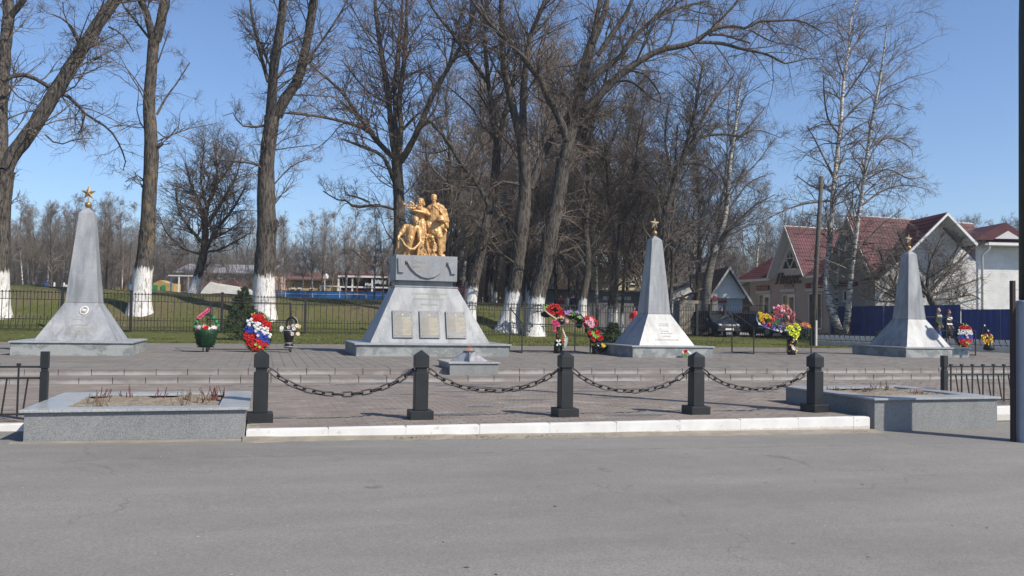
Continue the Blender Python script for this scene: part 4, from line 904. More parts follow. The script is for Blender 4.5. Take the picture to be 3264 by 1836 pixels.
LEAF = colmat('artificial leaf', (.06, .17, .03), .5, var=.3, scale=12); LIME = colmat('lime leaf', (.25, .42, .07), .5, var=.3, scale=12)
DKG = colmat('dark green fir', (.012, .035, .016), .8, var=.4, scale=30); BLK = colmat('black foil', (.012, .012, .014), .4)
def petals(mb, n, r, ln, wd, tilt, z, jit=0, off=0):
    for k in range(n):
        a = 2 * math.pi * (k + off) / n + rs.gauss(0, jit); ca, sa = math.cos(a), math.sin(a); t = tilt + rs.gauss(0, jit)
        P = lambda u, v, w: (u * ca - v * sa, u * sa + v * ca, w)
        c, s = math.cos(t), math.sin(t)
        mb.add([P(r, 0, z), P(r + ln * .55 * c, -wd / 2, z + ln * .55 * s), P(r + ln * c, 0, z + ln * s * .9), P(r + ln * .55 * c, wd / 2, z + ln * .55 * s + wd * .12)], [(0, 1, 2, 3)])
def flower_mesh(kind, mats, name='flower'):
    mb = MB(); s = 1.0
    if kind == 'rose':
        for i, (n, ln, t, r) in enumerate(((7, .52, .35, .10), (6, .42, .75, .08), (5, .32, 1.1, .05), (4, .22, 1.3, .02))): mb.cur = 0; petals(mb, n, r, ln * 1.15, .46 - .06 * i, t, .05 + .05 * i, .12, i * .5)
    elif kind == 'daisy':
        petals(mb, 13, .12, .46, .17, .12, .05, .05); petals(mb, 11, .1, .36, .16, .35, .07, .05, .5); mb.cur = 1; mb.ball((0, 0, .09), .17, 8, 5, (1, 1, .6))
    elif kind == 'carnation':
        for i in range(4): petals(mb, 10, .02, .5 - .05 * i, .24, .15 + .38 * i, .04, .2, i * .3)
        mb.ball((0, 0, .12), .28, 8, 6)
    elif kind == 'lily':
        petals(mb, 6, .04, .62, .2, .35, .05, .08); petals(mb, 6, .04, .4, .16, .7, .05, .08, .5)
    elif kind == 'leaf': petals(mb, 3, 0, .62, .22, .25, 0, .25)
    elif kind == 'small':
        petals(mb, 7, .05, .42, .24, .4, .04, .15); petals(mb, 5, .02, .28, .2, 1.0, .06, .15)
    return mb.mesh(name, mats, False)
FL = {}
def fl(kind, *cols):
    key = (kind,) + cols
    if key not in FL: FL[key] = flower_mesh(kind, [PAL[c] for c in cols], 'leaf' if kind == 'leaf' else 'flower')
    return FL[key]
PAL = dict(red=colmat('red petal', (.52, .018, .022), .55, var=.3, scale=15), white=colmat('white petal', (.68, .68, .68), .6, var=.1, scale=15), blue=colmat('blue petal', (.035, .07, .42), .55, var=.35, scale=15), pink=colmat('pink petal', (.62, .11, .22), .55, var=.3, scale=15), lpink=colmat('pale pink petal', (.72, .38, .46), .55, var=.2, scale=15),
           purple=colmat('purple petal', (.17, .10, .42), .55, var=.3, scale=15), lilac=colmat('lilac petal', (.42, .26, .58), .55, var=.2, scale=15), yellow=colmat('yellow petal', (.68, .48, .04), .55, var=.2, scale=15), orange=colmat('orange petal', (.66, .22, .03), .55, var=.2, scale=15), lime=colmat('lime yellow petal', (.62, .68, .04), .55, var=.2, scale=15),
           cream=colmat('cream petal', (.70, .62, .44), .55, var=.15, scale=15), rust=colmat('dusty rust petal', (.36, .13, .09), .6, var=.35, scale=15), leaf=LEAF, limeleaf=LIME, gold=colmat('gold foil', (.55, .40, .14), .3, metal=.6))
def flower(par, kind, cols, p, size, nrm=(0, -1, .25), name=None):
    n = Vector(nrm).normalized(); q = n.to_track_quat('Z', 'Y') @ Matrix.Rotation(rs.uniform(0, 6.28), 3, 'Z').to_quaternion(); me = fl(kind, *cols)
    o = put(name or me.name.split('.')[0], me, par, p, q.to_euler(), (size,) * 3); return o
PX = lambda px, py, Y: U(px, py, Y)
GRP = 'wreaths and baskets on the iron stands'
def ellipsoid(par, name, c, r, mat, nz=.0, seed=1):
    mb = MB(); mb.ball((0, 0, 0), 1, 20, 12); V = np.array(mb.v); rr = np.random.default_rng(seed); V *= (1 + nz * rr.normal(0, 1, len(V)))[:, None]
    V = V * np.array(r) + np.array(c) - np.array(org(par)); me = npmesh(name, V, mb.f, [mat], True); return put(name, me, par)
def fringe(par, pts, ln, mat, name='fir_fringe', n=6):
    """short needle slivers round points"""
    mb = MB()
    for p, d in pts:
        for _ in range(n):
            e = Vector(d).normalized() + Vector((rs.gauss(0, .45), rs.gauss(0, .45), rs.gauss(0, .45))); e = e.normalized() * ln * rs.uniform(.5, 1.1); s = Vector((rs.gauss(0, 1), rs.gauss(0, 1), rs.gauss(0, 1))).cross(e).normalized() * ln * .10; p_ = Vector(p); mb.add([p_ - s, p_ + s, p_ + e], [(0, 1, 2)])
    o = mb.build(name, mat, par, fix=False); o['kind'] = 'stuff'; return o

# A1 green fir basket
c = PX(656, 1083, 26.6)
r = empty('flower_basket', (c.x, c.y, ZT), 'green fir covered basket with white and red flowers and a bow on its tall handle', 'flower basket', GRP)
GRN = colmat('green fir tinsel', (.008, .040, .017), .6, var=.4, scale=30)
mb = MB(); mb.lathe((c.x, c.y, .56), [(.17, 0), (.21, .05), (.30, .36), (.33, .52), (.28, .54), (.10, .50)], 22); mb.build('basket', GRN, r, smooth=True)
for k in range(10):
    a = 2 * math.pi * k / 10; MB().bar((c.x + .225 * math.cos(a), c.y + .225 * math.sin(a), .62), (c.x + .315 * math.cos(a), c.y + .315 * math.sin(a), 1.0), .03).build('slat', DKG, r)
fringe(r, [((c.x + rr_ * math.cos(a), c.y + rr_ * math.sin(a), z), (math.cos(a), math.sin(a), .0)) for z, rr_ in ((.58, .2), (.66, .23), (.75, .25), (.85, .28), (.95, .30), (1.05, .32)) for a in np.linspace(0, 6.28, 30)], .07, GRN)
for s in (-.07, .07): MB().tube([(c.x + s, c.y, ZT), (c.x + s, c.y, .6)], .018, 6).build('leg', M['iron'], r)
mb = MB(); mb.tube([(c.x + .33 * math.cos(a), c.y, 1.05 + .50 * math.sin(a)) for a in np.linspace(0, math.pi, 17)], .03, 6); mb.build('handle', GRN, r)
fringe(r, [((c.x + .33 * math.cos(a), c.y, 1.05 + .50 * math.sin(a)), (math.cos(a), -.3, math.sin(a))) for a in np.linspace(0, math.pi, 34)], .075, GRN)
for x, y, k, cl, z in ((-.18, -.1, 'lily', ('white',), .13), (0, -.18, 'rose', ('red',), .15), (.12, -.12, 'lily', ('white',), .16), (.22, -.14, 'lily', ('white',), .15), (-.26, -.14, 'small', ('red',), .11), (.27, -.1, 'lily', ('lpink',), .12), (-.05, -.08, 'lily', ('lpink',), .12), (-.22, -.16, 'lily', ('lilac',), .1), (.02, .0, 'leaf', ('leaf',), .2), (.2, .02, 'rose', ('red',), .12), (-.12, -.14, 'leaf', ('leaf',), .16)): flower(r, k, cl, (c.x + x, c.y + y, 1.13 + rs.uniform(-.05, .06)), z, (x, -1, .6))
for k in range(6): flower(r, 'rose', ('pink',), (c.x - .20 + .05 * k, c.y - .05, 1.45 + .045 * k), .11, (-.2, -1, .4))
rib = colmat('green satin ribbon', (.012, .19, .075), .3)
for a in (R_(20), R_(35), R_(55), R_(120), R_(145), R_(165)):
    p = Vector((c.x + .335 * math.cos(a), c.y - .03, 1.05 + .50 * math.sin(a))); MB().prism([p + Vector((-.07, 0, -.02)), p + Vector((.02, -.04, -.045)), p + Vector((.07, 0, .02)), p + Vector((-.01, -.03, .05))], (0, .012, 0)).build('ribbon', rib, r)
# A2 tricolour teardrop
def tricolour(c, hw, hh, tilt, label, big=True):
    r = empty('memorial_wreath', (c.x, c.y, ZT), label, 'wreath', GRP)
    ell = ellipsoid(r, 'fir_backing', c + Vector((0, .05, 0)), (hw * 1.04, .07, hh * 1.0), DKG, .03)
    fringe(r, [((c.x + hw * math.cos(a), c.y + .03, c.z + hh * math.sin(a)), (math.cos(a), -.2, math.sin(a))) for a in np.linspace(0, 6.28, 60)], .10, DKG)
    step = hw * .205; nz = int(hh / step) + 1; nx = int(hw / step) + 2
    for i in range(-nx, nx + 1):
        for j in range(-nz, nz + 1):
            u = (i + .5 * (j % 2)) * step + rs.gauss(0, .016); v = j * step * .9 + rs.gauss(0, .016)
            if (u / hw) ** 2 + (v / hh) ** 2 > .92: continue
            b = v / hh + tilt * u / hw
            if b > .52: k, cl, sz = 'rose', ('red',), .62
            elif b > .12: k, cl, sz = 'carnation', ('white',), .66
            elif b > -.26: k, cl, sz = 'small', ('blue',), .80
            else: k, cl, sz = 'small', ('red',), .82
            bul = .11 * math.sqrt(max(0, 1 - (u / hw) ** 2 - (v / hh) ** 2))
            flower(r, k, cl, (c.x + u, c.y - bul, c.z + v), step * 1.95 * sz * rs.uniform(.85, 1.2), (u * .8, -1, v * .6 + .15))
    for q in range(10):
        a = R_(rs.choice([80, 95, 110, 60, -90, -75, -110, -60, -120, 45])); flower(r, 'leaf', ('limeleaf' if q % 3 else 'leaf',), (c.x + hw * .98 * math.cos(a), c.y - .04, c.z + hh * .98 * math.sin(a)), .15, (math.cos(a), -1, math.sin(a) * .5))
    for u, v in ((-.12, .08), (.05, -.14), (-.1, -.6), (.2, -.72)): flower(r, 'lily', ('cream' if v > -.3 else 'limeleaf',), (c.x + hw * u, c.y - .14, c.z + hh * v), .10)
    return r
c = PX(821, 1060, 26.6); tricolour(c, .40, .60, .38, 'tall oval wreath in slanting white, blue and red bands on the left stand')
# A3 black vase with daisies
c = PX(921, 1070, 26.55)
r = empty('flower_basket', (c.x, c.y, ZT), 'black foil basket of white daisies with orange centres hanging at the left stand', 'flower basket', GRP)
mb = MB(); mb.lathe((c.x, c.y, .56), [(.10, 0), (.145, .02), (.135, .09), (.095, .15), (.13, .24), (.17, .42), (.16, .55), (.05, .57)], 18); mb.build('vase', BLK, r, smooth=True)
sil = colmat('silver trim', (.42, .40, .43), .4)
for z, q in ((.71, .10), (.60, .142), (1.10, .16)): mb = MB(); mb.tube([(c.x + q * math.cos(a), c.y + q * math.sin(a), z) for a in np.linspace(0, 6.28, 19)], .01, 5, False); mb.build('trim', sil, r)
mb = MB(); mb.tube([(c.x + .07 + .15 * math.cos(a), c.y, 1.30 + .20 * math.sin(a)) for a in np.linspace(R_(-20), R_(200), 15)], .036, 7); mb.build('handle', BLK, r)
mb = MB(); mb.tube([(c.x + .07 + .19 * math.cos(a), c.y - .02, 1.30 + .23 * math.sin(a)) for a in np.linspace(R_(-10), R_(70), 8)], .009, 5); mb.build('trim', sil, r)
for a, b in ((1980, 550), (2130, 540), (2235, 565), (2300, 505), (2345, 525), (2200, 672), (2315, 672), (2220, 510), (1975, 590)):
    p = PX(590 + a * .1553, 960 + b * .1553, 26.4); flower(r, 'daisy', ('cream' if a > 2280 else 'white', 'orange'), p, .125, (rs.gauss(0, .3), -1, .25))
# B1 red roses with a tan ribbon
c = PX(1770, 990, 26.9); V_ = lambda a, b, Y=26.85: PX(1700 + a * .1449, 940 + b * .1449, Y)
r = empty('memorial_wreath', (c.x, c.y, ZT), 'wreath of red roses round a dark centre with a tan paper ribbon beneath', 'wreath', GRP)
e = ellipsoid(r, 'fir_backing', V_(480, 370, 26.95), (.33, .07, .20), DKG, .05, 3); ellipsoid(r, 'fir_backing', V_(280, 430, 26.98), (.20, .06, .10), BLK, .05, 4); ellipsoid(r, 'fir_backing', V_(600, 590, 26.95), (.16, .07, .09), BLK, .05, 5)
for a, b, s in ((400, 262, .15), (530, 262, .15), (570, 310, .12), (330, 310, .12), (350, 345, .10), (420, 405, .14), (565, 420, .17), (640, 400, .14), (620, 350, .12), (380, 370, .11), (500, 235, .10), (670, 440, .1), (450, 240, .1), (600, 385, .1), (520, 400, .1)): flower(r, 'rose', ('red',), V_(a, b, 26.82), s, (rs.gauss(0, .25), -1, .35))
for a, b in ((250, 270), (300, 240), (240, 300), (430, 215), (480, 440), (640, 460)): flower(r, 'leaf', ('limeleaf',), V_(a, b, 26.84), .12)
for a, b in ((545, 490), (585, 495), (660, 505), (620, 480)): flower(r, 'small', ('cream',), V_(a, b, 26.8), .07)
MB().prism([V_(225, 330, 26.78), V_(262, 360, 26.76), V_(340, 430, 26.74), V_(515, 550, 26.72), V_(530, 515, 26.74), V_(360, 405, 26.76), V_(262, 322, 26.78)], (0, .015, 0)).build('ribbon', colmat('tan paper ribbon', (.30, .24, .16), .8), r)
flower(r, 'lily', ('lpink',), V_(745, 575, 26.75), .13)
# B2 tall pedestal basket
c = V_(560, 1000); r = empty('flower_basket', (c.x, c.y, ZT), 'tall dark fir pedestal basket with pink flowers on top and a white bow', 'flower basket', GRP)
ellipsoid(r, 'pedestal', (c.x - .02, c.y, .62), (.15, .12, .26), DKG, .05, 6); ellipsoid(r, 'pedestal', (c.x - .02, c.y, 1.02), (.085, .07, .40), DKG, .05, 7); MB().lathe((c.x - .02, c.y, ZT), [(.14, 0), (.16, .02), (.12, .10), (.13, .2)], 14).build('foot', BLK, r, smooth=True)
fringe(r, [((c.x + .12 * math.cos(a), c.y + .1 * math.sin(a), z), (math.cos(a), math.sin(a), 0)) for z in (.5, .6, .7, .8) for a in np.linspace(0, 6.28, 14)], .09, DKG)
for a, b, s in ((450, 620, .15), (500, 590, .13), (530, 660, .15), (470, 680, .13), (455, 770, .12), (430, 600, .1), (550, 640, .1), (490, 640, .14), (440, 730, .1)): flower(r, 'rose', ('pink',), V_(a, b, 26.62), s, (rs.gauss(0, .3), -1, .3))
for a, b, k in ((655, 790, 'cream'), (670, 830, 'white'), (690, 870, 'cream'), (700, 910, 'white'), (700, 960, 'cream'), (690, 1000, 'white'), (640, 850, 'red'), (650, 900, 'red'), (660, 950, 'red'), (650, 1010, 'red'), (660, 1050, 'red'), (520, 830, 'red'), (530, 900, 'red'), (520, 800, 'red'), (650, 760, 'lpink')): flower(r, 'small', (k,), V_(a, b, 26.6), .085, (rs.gauss(0, .4), -1, .2))
bw = colmat('white satin bow', (.62, .63, .62), .4)
for a in (R_(60), R_(125), R_(-40), R_(-120)):
    p = V_(555, 1050, 26.55); d = Vector((math.cos(a), 0, math.sin(a))); n_ = Vector((-d.z, 0, d.x)); MB().prism([p, p + d * .10 + n_ * .035, p + d * .125, p + d * .10 - n_ * .035], (0, .02, 0)).build('bow_loop', bw, r)
gz = colmat('silver tulle', (.30, .33, .33), .5); MB().prism([V_(730, 900, 26.6), V_(765, 960, 26.6), V_(740, 1100, 26.6), V_(690, 1180, 26.6), V_(670, 1080, 26.6), V_(710, 1000, 26.6)], (0, .05, 0)).build('tulle', gz, r)
# B3 lilac garland wreath
c = V_(860, 430); r = empty('memorial_wreath', (c.x, c.y, ZT), 'dark fir wreath with lilac flowers hanging over the back rail of the stand', 'wreath', GRP)
for k, (a, b, q) in enumerate(((760, 420, .10), (860, 460, .14), (960, 490, .14), (1040, 560, .15), (1010, 660, .13))): ellipsoid(r, 'fir_backing', V_(a, b, 27.2), (q, .07, q * .8), DKG, .06, 10 + k)
fringe(r, [(V_(a, b, 27.15), (0, -1, -.2)) for a, b in ((780, 460), (860, 500), (950, 520), (1030, 560), (1050, 620), (1000, 690), (900, 470))], .16, DKG, n=30)
for a, b in ((700, 370), (740, 400), (760, 360), (720, 420), (820, 350), (790, 380), (930, 385), (970, 370), (1000, 395), (840, 370), (690, 390), (770, 430)): flower(r, 'small', ('lilac',), V_(a, b, 27.1), .10)
for a, b, k in ((850, 440, 'limeleaf'), (880, 370, 'leaf'), (1000, 495, 'limeleaf'), (1020, 500, 'limeleaf'), (920, 420, 'leaf'), (890, 410, 'leaf')): flower(r, 'leaf', (k,), V_(a, b, 27.08), .14)
flower(r, 'small', ('lilac',), V_(1060, 510, 27.08), .09); flower(r, 'small', ('orange',), V_(800, 440, 27.08), .07)
# B4 pink and red heart
c = V_(1250, 620, 26.7); r = empty('memorial_wreath', (c.x, c.y, ZT), 'rounded wreath of pale pink lilies edged with dark red flowers', 'wreath', GRP)
ellipsoid(r, 'fir_backing', V_(1245, 620, 26.75), (.25, .08, .22), DKG, .05, 20)
for k in range(26):
    a = 2 * math.pi * k / 26; flower(r, 'small', ('red',), c + Vector((.22 * math.cos(a) + rs.gauss(0, .02), -.06, .20 * math.sin(a) + rs.gauss(0, .02))), .10, (math.cos(a) * .5, -1, math.sin(a) * .5))
for a, b in ((1180, 600), (1230, 590), (1280, 600), (1230, 640), (1290, 560), (1260, 680), (1310, 640), (1200, 650), (1250, 530), (1300, 680)): flower(r, 'lily', ('lpink',), V_(a, b, 26.58), .15, (rs.gauss(0, .3), -1, .3))
flower(r, 'small', ('red',), V_(1150, 500, 26.65), .15); flower(r, 'small', ('red',), V_(1130, 540, 26.65), .14); flower(r, 'small', ('red',), V_(1170, 480, 26.65), .12)
# B5 slanting stand basket with red flowers and yellow lilies
c = V_(1370, 900, 26.3); r = empty('flower_basket', (c.x, c.y, ZT), 'slanting dark fir spray with red roses and yellow green lilies beside the middle obelisk', 'flower basket', GRP)
for k, (a, b, q) in enumerate(((1200, 780, .11), (1270, 880, .13), (1330, 970, .15), (1400, 860, .14), (1430, 960, .13), (1360, 790, .1))): ellipsoid(r, 'fir_backing', V_(a, b, 26.4), (q, .08, q), DKG, .06, 30 + k)
fringe(r, [(V_(a, b, 26.35), (rs.gauss(0, .5), -1, rs.gauss(0, .5))) for a, b in ((1180, 780), (1220, 860), (1260, 940), (1320, 1010), (1450, 900), (1500, 960), (1400, 780), (1350, 900))], .13, DKG, n=24)
for a, b, s in ((1230, 830, .12), (1420, 830, .15), (1350, 860, .1), (1480, 950, .15), (1300, 960, .13), (1440, 970, .11), (1330, 1000, .1), (1240, 850, .09)): flower(r, 'rose', ('red',), V_(a, b, 26.22), s)
for a, b in ((1310, 830), (1330, 890), (1370, 920), (1410, 900), (1320, 870)): flower(r, 'lily', ('limeleaf',), V_(a, b, 26.2), .13)
# B6 black boat shaped basket on the ground
c = V_(1450, 1180, 26.2); r = empty('flower_basket', (c.x, c.y, ZT), 'black foil basket with a small yellow flower standing on the slabs by the middle obelisk', 'flower basket', GRP)
P = [V_(1310, 1110, 26.1), V_(1340, 1150, 26.1), V_(1355, 1310, 26.1), V_(1450, 1318, 26.1), V_(1590, 1215, 26.1), V_(1640, 1150, 26.1), V_(1560, 1160, 26.1), V_(1400, 1150, 26.1)]
MB().prism(P, (0, .26, 0)).build('basket', BLK, r, bevel=.02)
fringe(r, [(V_(a, b, 26.1), (0, -.6, .6)) for a, b in ((1360, 1120), (1420, 1120), (1480, 1130), (1540, 1150), (1600, 1160), (1400, 1160))], .13, DKG, n=26)
for a, b in ((1520, 1090), (1545, 1110), (1530, 1130), (1560, 1120)): flower(r, 'lily', ('yellow',), V_(a, b, 26.0), .11)
flower(r, 'small', ('white',), V_(1425, 1110, 26.05), .08)
# C tributes
W_ = lambda a, b, Y=26.6: PX(2360 + a * .1449, 940 + b * .1449, Y)
c = W_(620, 590); r = empty('memorial_wreath', (c.x, c.y, ZT), 'heart shaped wreath of yellow roses and purple flowers with one big red ball', 'wreath', GRP)
ellipsoid(r, 'fir_backing', W_(560, 540, 26.72), (.27, .07, .20), DKG, .05, 41); ellipsoid(r, 'fir_backing', W_(760, 640, 26.72), (.25, .07, .17), DKG, .05, 42)
for a, b in ((410, 410), (460, 420), (430, 460), (520, 450), (560, 490), (610, 470), (650, 500), (580, 450), (480, 470), (540, 480), (420, 430), (630, 480)): flower(r, 'rose', ('yellow',), W_(a, b, 26.55), .115)
for a, b in ((430, 520), (470, 530), (480, 580), (500, 600), (450, 545)): flower(r, 'rose', ('orange' if a > 460 else 'yellow',), W_(a, b, 26.55), .115)
flower(r, 'carnation', ('red',), W_(625, 650, 26.5), .18); flower(r, 'carnation', ('red',), W_(690, 545, 26.52), .15); flower(r, 'carnation', ('red',), W_(735, 545, 26.52), .12)
for a, b, s in ((715, 712, .16), (855, 715, .14), (540, 660, .12), (515, 680, .1), (565, 690, .09)): flower(r, 'rose', ('purple',), W_(a, b, 26.5), s)
for a, b in ((720, 610), (800, 640), (770, 610), (680, 600)): flower(r, 'leaf', ('leaf',), W_(a, b, 26.55), .13)
mb = MB(); mb.tube([W_(360, 430, 26.6), W_(360, 540, 26.58), W_(400, 630, 26.56), W_(520, 700, 26.54), W_(700, 760, 26.52), W_(840, 800, 26.52)], .022, 6); mb.build('ribbon', colmat('pale blue ribbon', (.25, .33, .45), .4), r)
for a, b in ((810, 770), (890, 800), (410, 635)): flower(r, 'lily', ('white',), W_(a, b, 26.5), .11)
c = W_(930, 420, 26.9); r = empty('memorial_wreath', (c.x, c.y, ZT), 'large arched wreath of dusty pink and rust flowers on the right hand stand', 'wreath', GRP)
for k in range(9):
    a = R_(190 - k * 26); ellipsoid(r, 'fir_backing', c + Vector((.33 * math.cos(a), .06, -.03 + .24 * math.sin(a))), (.13, .07, .13), DKG, .05, 50 + k)
for k in range(120):
    a = R_(rs.uniform(-40, 212)); q = rs.uniform(.42, 1.28); p = c + Vector((.36 * q * math.cos(a), -.05 - .05 * rs.random(), -.04 + .27 * q * math.sin(a))); x = rs.random(); flower(r, 'lily' if x < .3 else 'small', ('rust' if x < .62 else 'lpink' if x < .9 else 'pink',), p, rs.uniform(.12, .18), (math.cos(a) * .6, -1, math.sin(a) * .6))
for a, b in ((900, 350), (950, 350), (910, 450), (830, 240), (730, 285), (1050, 485)): flower(r, 'carnation', ('lpink' if a != 910 else 'pink',), W_(a, b, 26.75), .12)
for k in range(9): flower(r, 'small', ('rust',), W_(rs.uniform(880, 1200), rs.uniform(590, 670), 26.85), .13)
c = W_(1130, 1000, 26.5); r = empty('flower_basket', (c.x, c.y, ZT), 'dark urn shaped basket with gold foil and bright lime yellow flowers', 'flower basket', GRP)
mb = MB(); mb.lathe((c.x, c.y, ZT), [(.14, 0), (.16, .03), (.155, .12), (.13, .2), (.15, .36), (.22, .62), (.24, .72), (.05, .74)], 18); mb.build('urn', BLK, r, smooth=True)
for k in range(26):
    a = rs.uniform(math.pi * .9, math.pi * 2.1); z = rs.uniform(.08, .68); q = .17 + .09 * (z - .3 if z > .3 else 0); flower(r, 'lily', ('gold' if k % 3 else 'rust',), (c.x + q * math.cos(a), c.y + q * math.sin(a), ZT + z), .09, (math.cos(a), math.sin(a), .2), name='foil_leaf')
for a, b, s in ((1080, 720, .17), (1130, 740, .17), (1040, 740, .13), (1240, 690, .17), (1280, 740, .15), (1210, 660, .12), (1200, 830, .19), (1250, 810, .15), (1100, 850, .15), (1230, 890, .16), (1150, 880, .14), (1060, 800, .12), (1210, 940, .12), (1270, 860, .12)): flower(r, 'rose', ('lime',), W_(a, b, 26.25), s, (rs.gauss(0, .3), -1, .3))
flower(r, 'lily', ('white',), W_(1170, 1180, 26.28), .16); flower(r, 'lily', ('white',), W_(1150, 1150, 26.28), .13); flower(r, 'lily', ('cream',), W_(1175, 980, 26.25), .1)
c = W_(1410, 820, 26.9); r = empty('memorial_wreath', (c.x, c.y, ZT), 'small round green tinsel wreath with orange flowers at the right end of its stand', 'wreath', GRP)
mb = MB(); mb.tube([c + Vector((.17 * math.cos(a), 0, .26 * math.sin(a))) for a in np.linspace(0, 6.28, 25)], .03, 6, False); mb.build('tinsel_ring', GRN, r); ellipsoid(r, 'fir_backing', c + Vector((-.02, .04, 0)), (.14, .04, .2), BLK, .04, 61)
for a, b in ((1370, 650), (1420, 630), (1470, 660), (1510, 690), (1440, 680), (1340, 660)): flower(r, 'lily', ('orange' if a % 20 else 'rust',), W_(a, b, 26.8), .15)
# D tributes
D_ = lambda a, b, Y=26.0: PX(2900 + a * .1794, 940 + b * .1794, Y)
c = D_(965, 725); tricolour(c, .37, .43, 0.0, 'round wreath in level red, white, blue and red bands at the far right')
c = D_(1385, 800); r = empty('flower_basket', (c.x, c.y, ZT), 'black basket of yellow flowers hanging at the far right stand', 'flower basket', GRP)
mb = MB(); mb.lathe((c.x + .06, c.y, c.z - .42), [(.10, 0), (.2, .04), (.21, .12), (.15, .2), (.17, .36), (.05, .4)], 16); mb.build('basket', BLK, r, smooth=True)
for k in range(20): flower(r, 'rose' if k % 3 else 'lily', ('yellow' if k % 5 else 'orange',), D_(rs.uniform(1275, 1450), rs.uniform(700, 870), 25.9), .13, (rs.gauss(0, .4), -1, .3))
mb = MB(); mb.tube([D_(1280, 700), D_(1290, 600), D_(1320, 545), D_(1360, 590), D_(1440, 700), D_(1510, 830)], .025, 6); mb.build('handle', BLK, r)
for a, b in ((1325, 540), (1390, 635), (1450, 720), (1485, 965)): flower(r, 'lily', ('white',), D_(a, b, 25.88), .08)
flower(r, 'small', ('red',), D_(1425, 700, 25.9), .1)
# small bouquet against the middle obelisk
c = UZ(2138, 1136, ZT); r = empty('bouquet', (c.x, 23.98, ZT), 'small bouquet of red and white flowers leaning on the middle obelisk plinth', 'bouquet')
for k in range(5): p = Vector((c.x - .05 + .03 * k, 23.93, ZT + .02)); MB().tube([p, p + Vector((rs.gauss(0, .03), .05, .16))], .008, 5).build('stem', LEAF, r)
for x, z, k, cl in ((-.04, .20, 'rose', 'red'), (-.0, .21, 'rose', 'red'), (.02, .23, 'small', 'pink'), (.12, .16, 'carnation', 'white'), (.08, .19, 'carnation', 'white'), (.15, .14, 'carnation', 'white'), (-.1, .17, 'carnation', 'white')): flower(r, k, (cl,), (c.x + x, 23.9, ZT + z), .10)
for x, z in ((-.08, .08), (.02, .1), (.1, .1), (.15, .08), (-.02, .05), (.06, .04)): flower(r, 'leaf', ('leaf',), (c.x + x, 23.88, ZT + z), .14)
# ================================================================== TREES
def tubes(P, R, S):
    """P (N,K,3), R (N,K) -> verts, quads"""
    N, K, _ = P.shape; T = np.empty_like(P); T[:, 1:-1] = P[:, 2:] - P[:, :-2]; T[:, 0] = P[:, 1] - P[:, 0]; T[:, -1] = P[:, -1] - P[:, -2]
    T /= np.linalg.norm(T, axis=2, keepdims=True) + 1e-9
    ref = np.where(np.abs(T[..., 1:2]) < .93, np.array([0., 1, 0]), np.array([1., 0, 0])); A = np.cross(T, ref); A /= np.linalg.norm(A, axis=2, keepdims=True) + 1e-9; B = np.cross(T, A)
    a = np.arange(S) * 2 * np.pi / S
    V = P[:, :, None] + R[:, :, None, None] * (A[:, :, None] * np.cos(a)[None, None, :, None] + B[:, :, None] * np.sin(a)[None, None, :, None])
    base = (np.arange(N) * K * S)[:, None, None]; i = (np.arange(K - 1) * S)[None, :, None]; k = np.arange(S)[None, None]; k2 = (k + 1) % S
    F = np.stack([base + i + k, base + i + k2, base + i + S + k2, base + i + S + k], -1).reshape(-1, 4)
    return V.reshape(-1, 3), F
def spawn(P, R, cnt, rg, t0, t1, ln, ang, up, K, wig, rr=.6, rend=.35, rmin=.006, bias=None, rmax=9):
    """side shoots: cnt per parent; ln(parent length, t) gives lengths"""
    N, Kp, _ = P.shape; idx = np.repeat(np.arange(N), cnt); M_ = len(idx)
    if M_ == 0: return np.zeros((0, K, 3)), np.zeros((0, K))
    t = rg.uniform(t0, t1, M_); s = t * (Kp - 1); i = np.minimum(s.astype(int), Kp - 2); f = (s - i)[:, None]
    a, b = P[idx, i], P[idx, i + 1]; st = a * (1 - f) + b * f; T = b - a; T /= np.linalg.norm(T, axis=1, keepdims=True) + 1e-9
    rp = R[idx, i] * (1 - f[:, 0]) + R[idx, i + 1] * f[:, 0]
    v = rg.normal(0, 1, (M_, 3)); v -= (v * T).sum(1, keepdims=True) * T; v /= np.linalg.norm(v, axis=1, keepdims=True) + 1e-9
    an = rg.uniform(ang[0], ang[1], M_)[:, None]; d = T * np.cos(an) + v * np.sin(an) + np.array([0, 0, up]); d /= np.linalg.norm(d, axis=1, keepdims=True)
    pl = np.linalg.norm(np.diff(P, axis=1), axis=2).sum(1)[idx]; L = ln(pl, t) * rg.uniform(.6, 1.3, M_)
    Q = np.empty((M_, K, 3)); Q[:, 0] = st; h = (L / (K - 1))[:, None]
    for k in range(1, K):
        d = d + rg.normal(0, wig, (M_, 3)) + np.array([0, 0, bias if bias is not None else 0]); d /= np.linalg.norm(d, axis=1, keepdims=True); Q[:, k] = Q[:, k - 1] + d * h
    r0 = np.clip(rp * rr, rmin, rmax); r0 = np.minimum(r0, L * .03 + rmin); RR = r0[:, None] * np.linspace(1, rend, K)[None]
    return Q, np.maximum(RR, rmin * .8)
def crspline(pts, K):
    p = np.asarray(pts, float); n = len(p)
    if n == 2: return p[0] + (p[1] - p[0]) * np.linspace(0, 1, K)[:, None]
    s = np.concatenate([[0], np.cumsum(np.linalg.norm(np.diff(p[:, :3], axis=0), axis=1))]); q = np.linspace(0, s[-1], K); out_ = np.empty((K, p.shape[1]))
    for j, x in enumerate(q):
        i = min(max(np.searchsorted(s, x) - 1, 0), n - 2); t = (x - s[i]) / (s[i + 1] - s[i] + 1e-9); a, b, c, d = p[max(i - 1, 0)], p[i], p[i + 1], p[min(i + 2, n - 1)]
        out_[j] = .5 * (2 * b + (c - a) * t + (2 * a - 5 * b + 4 * c - d) * t * t + (3 * b - a - 3 * c + d) * t ** 3)
    return out_
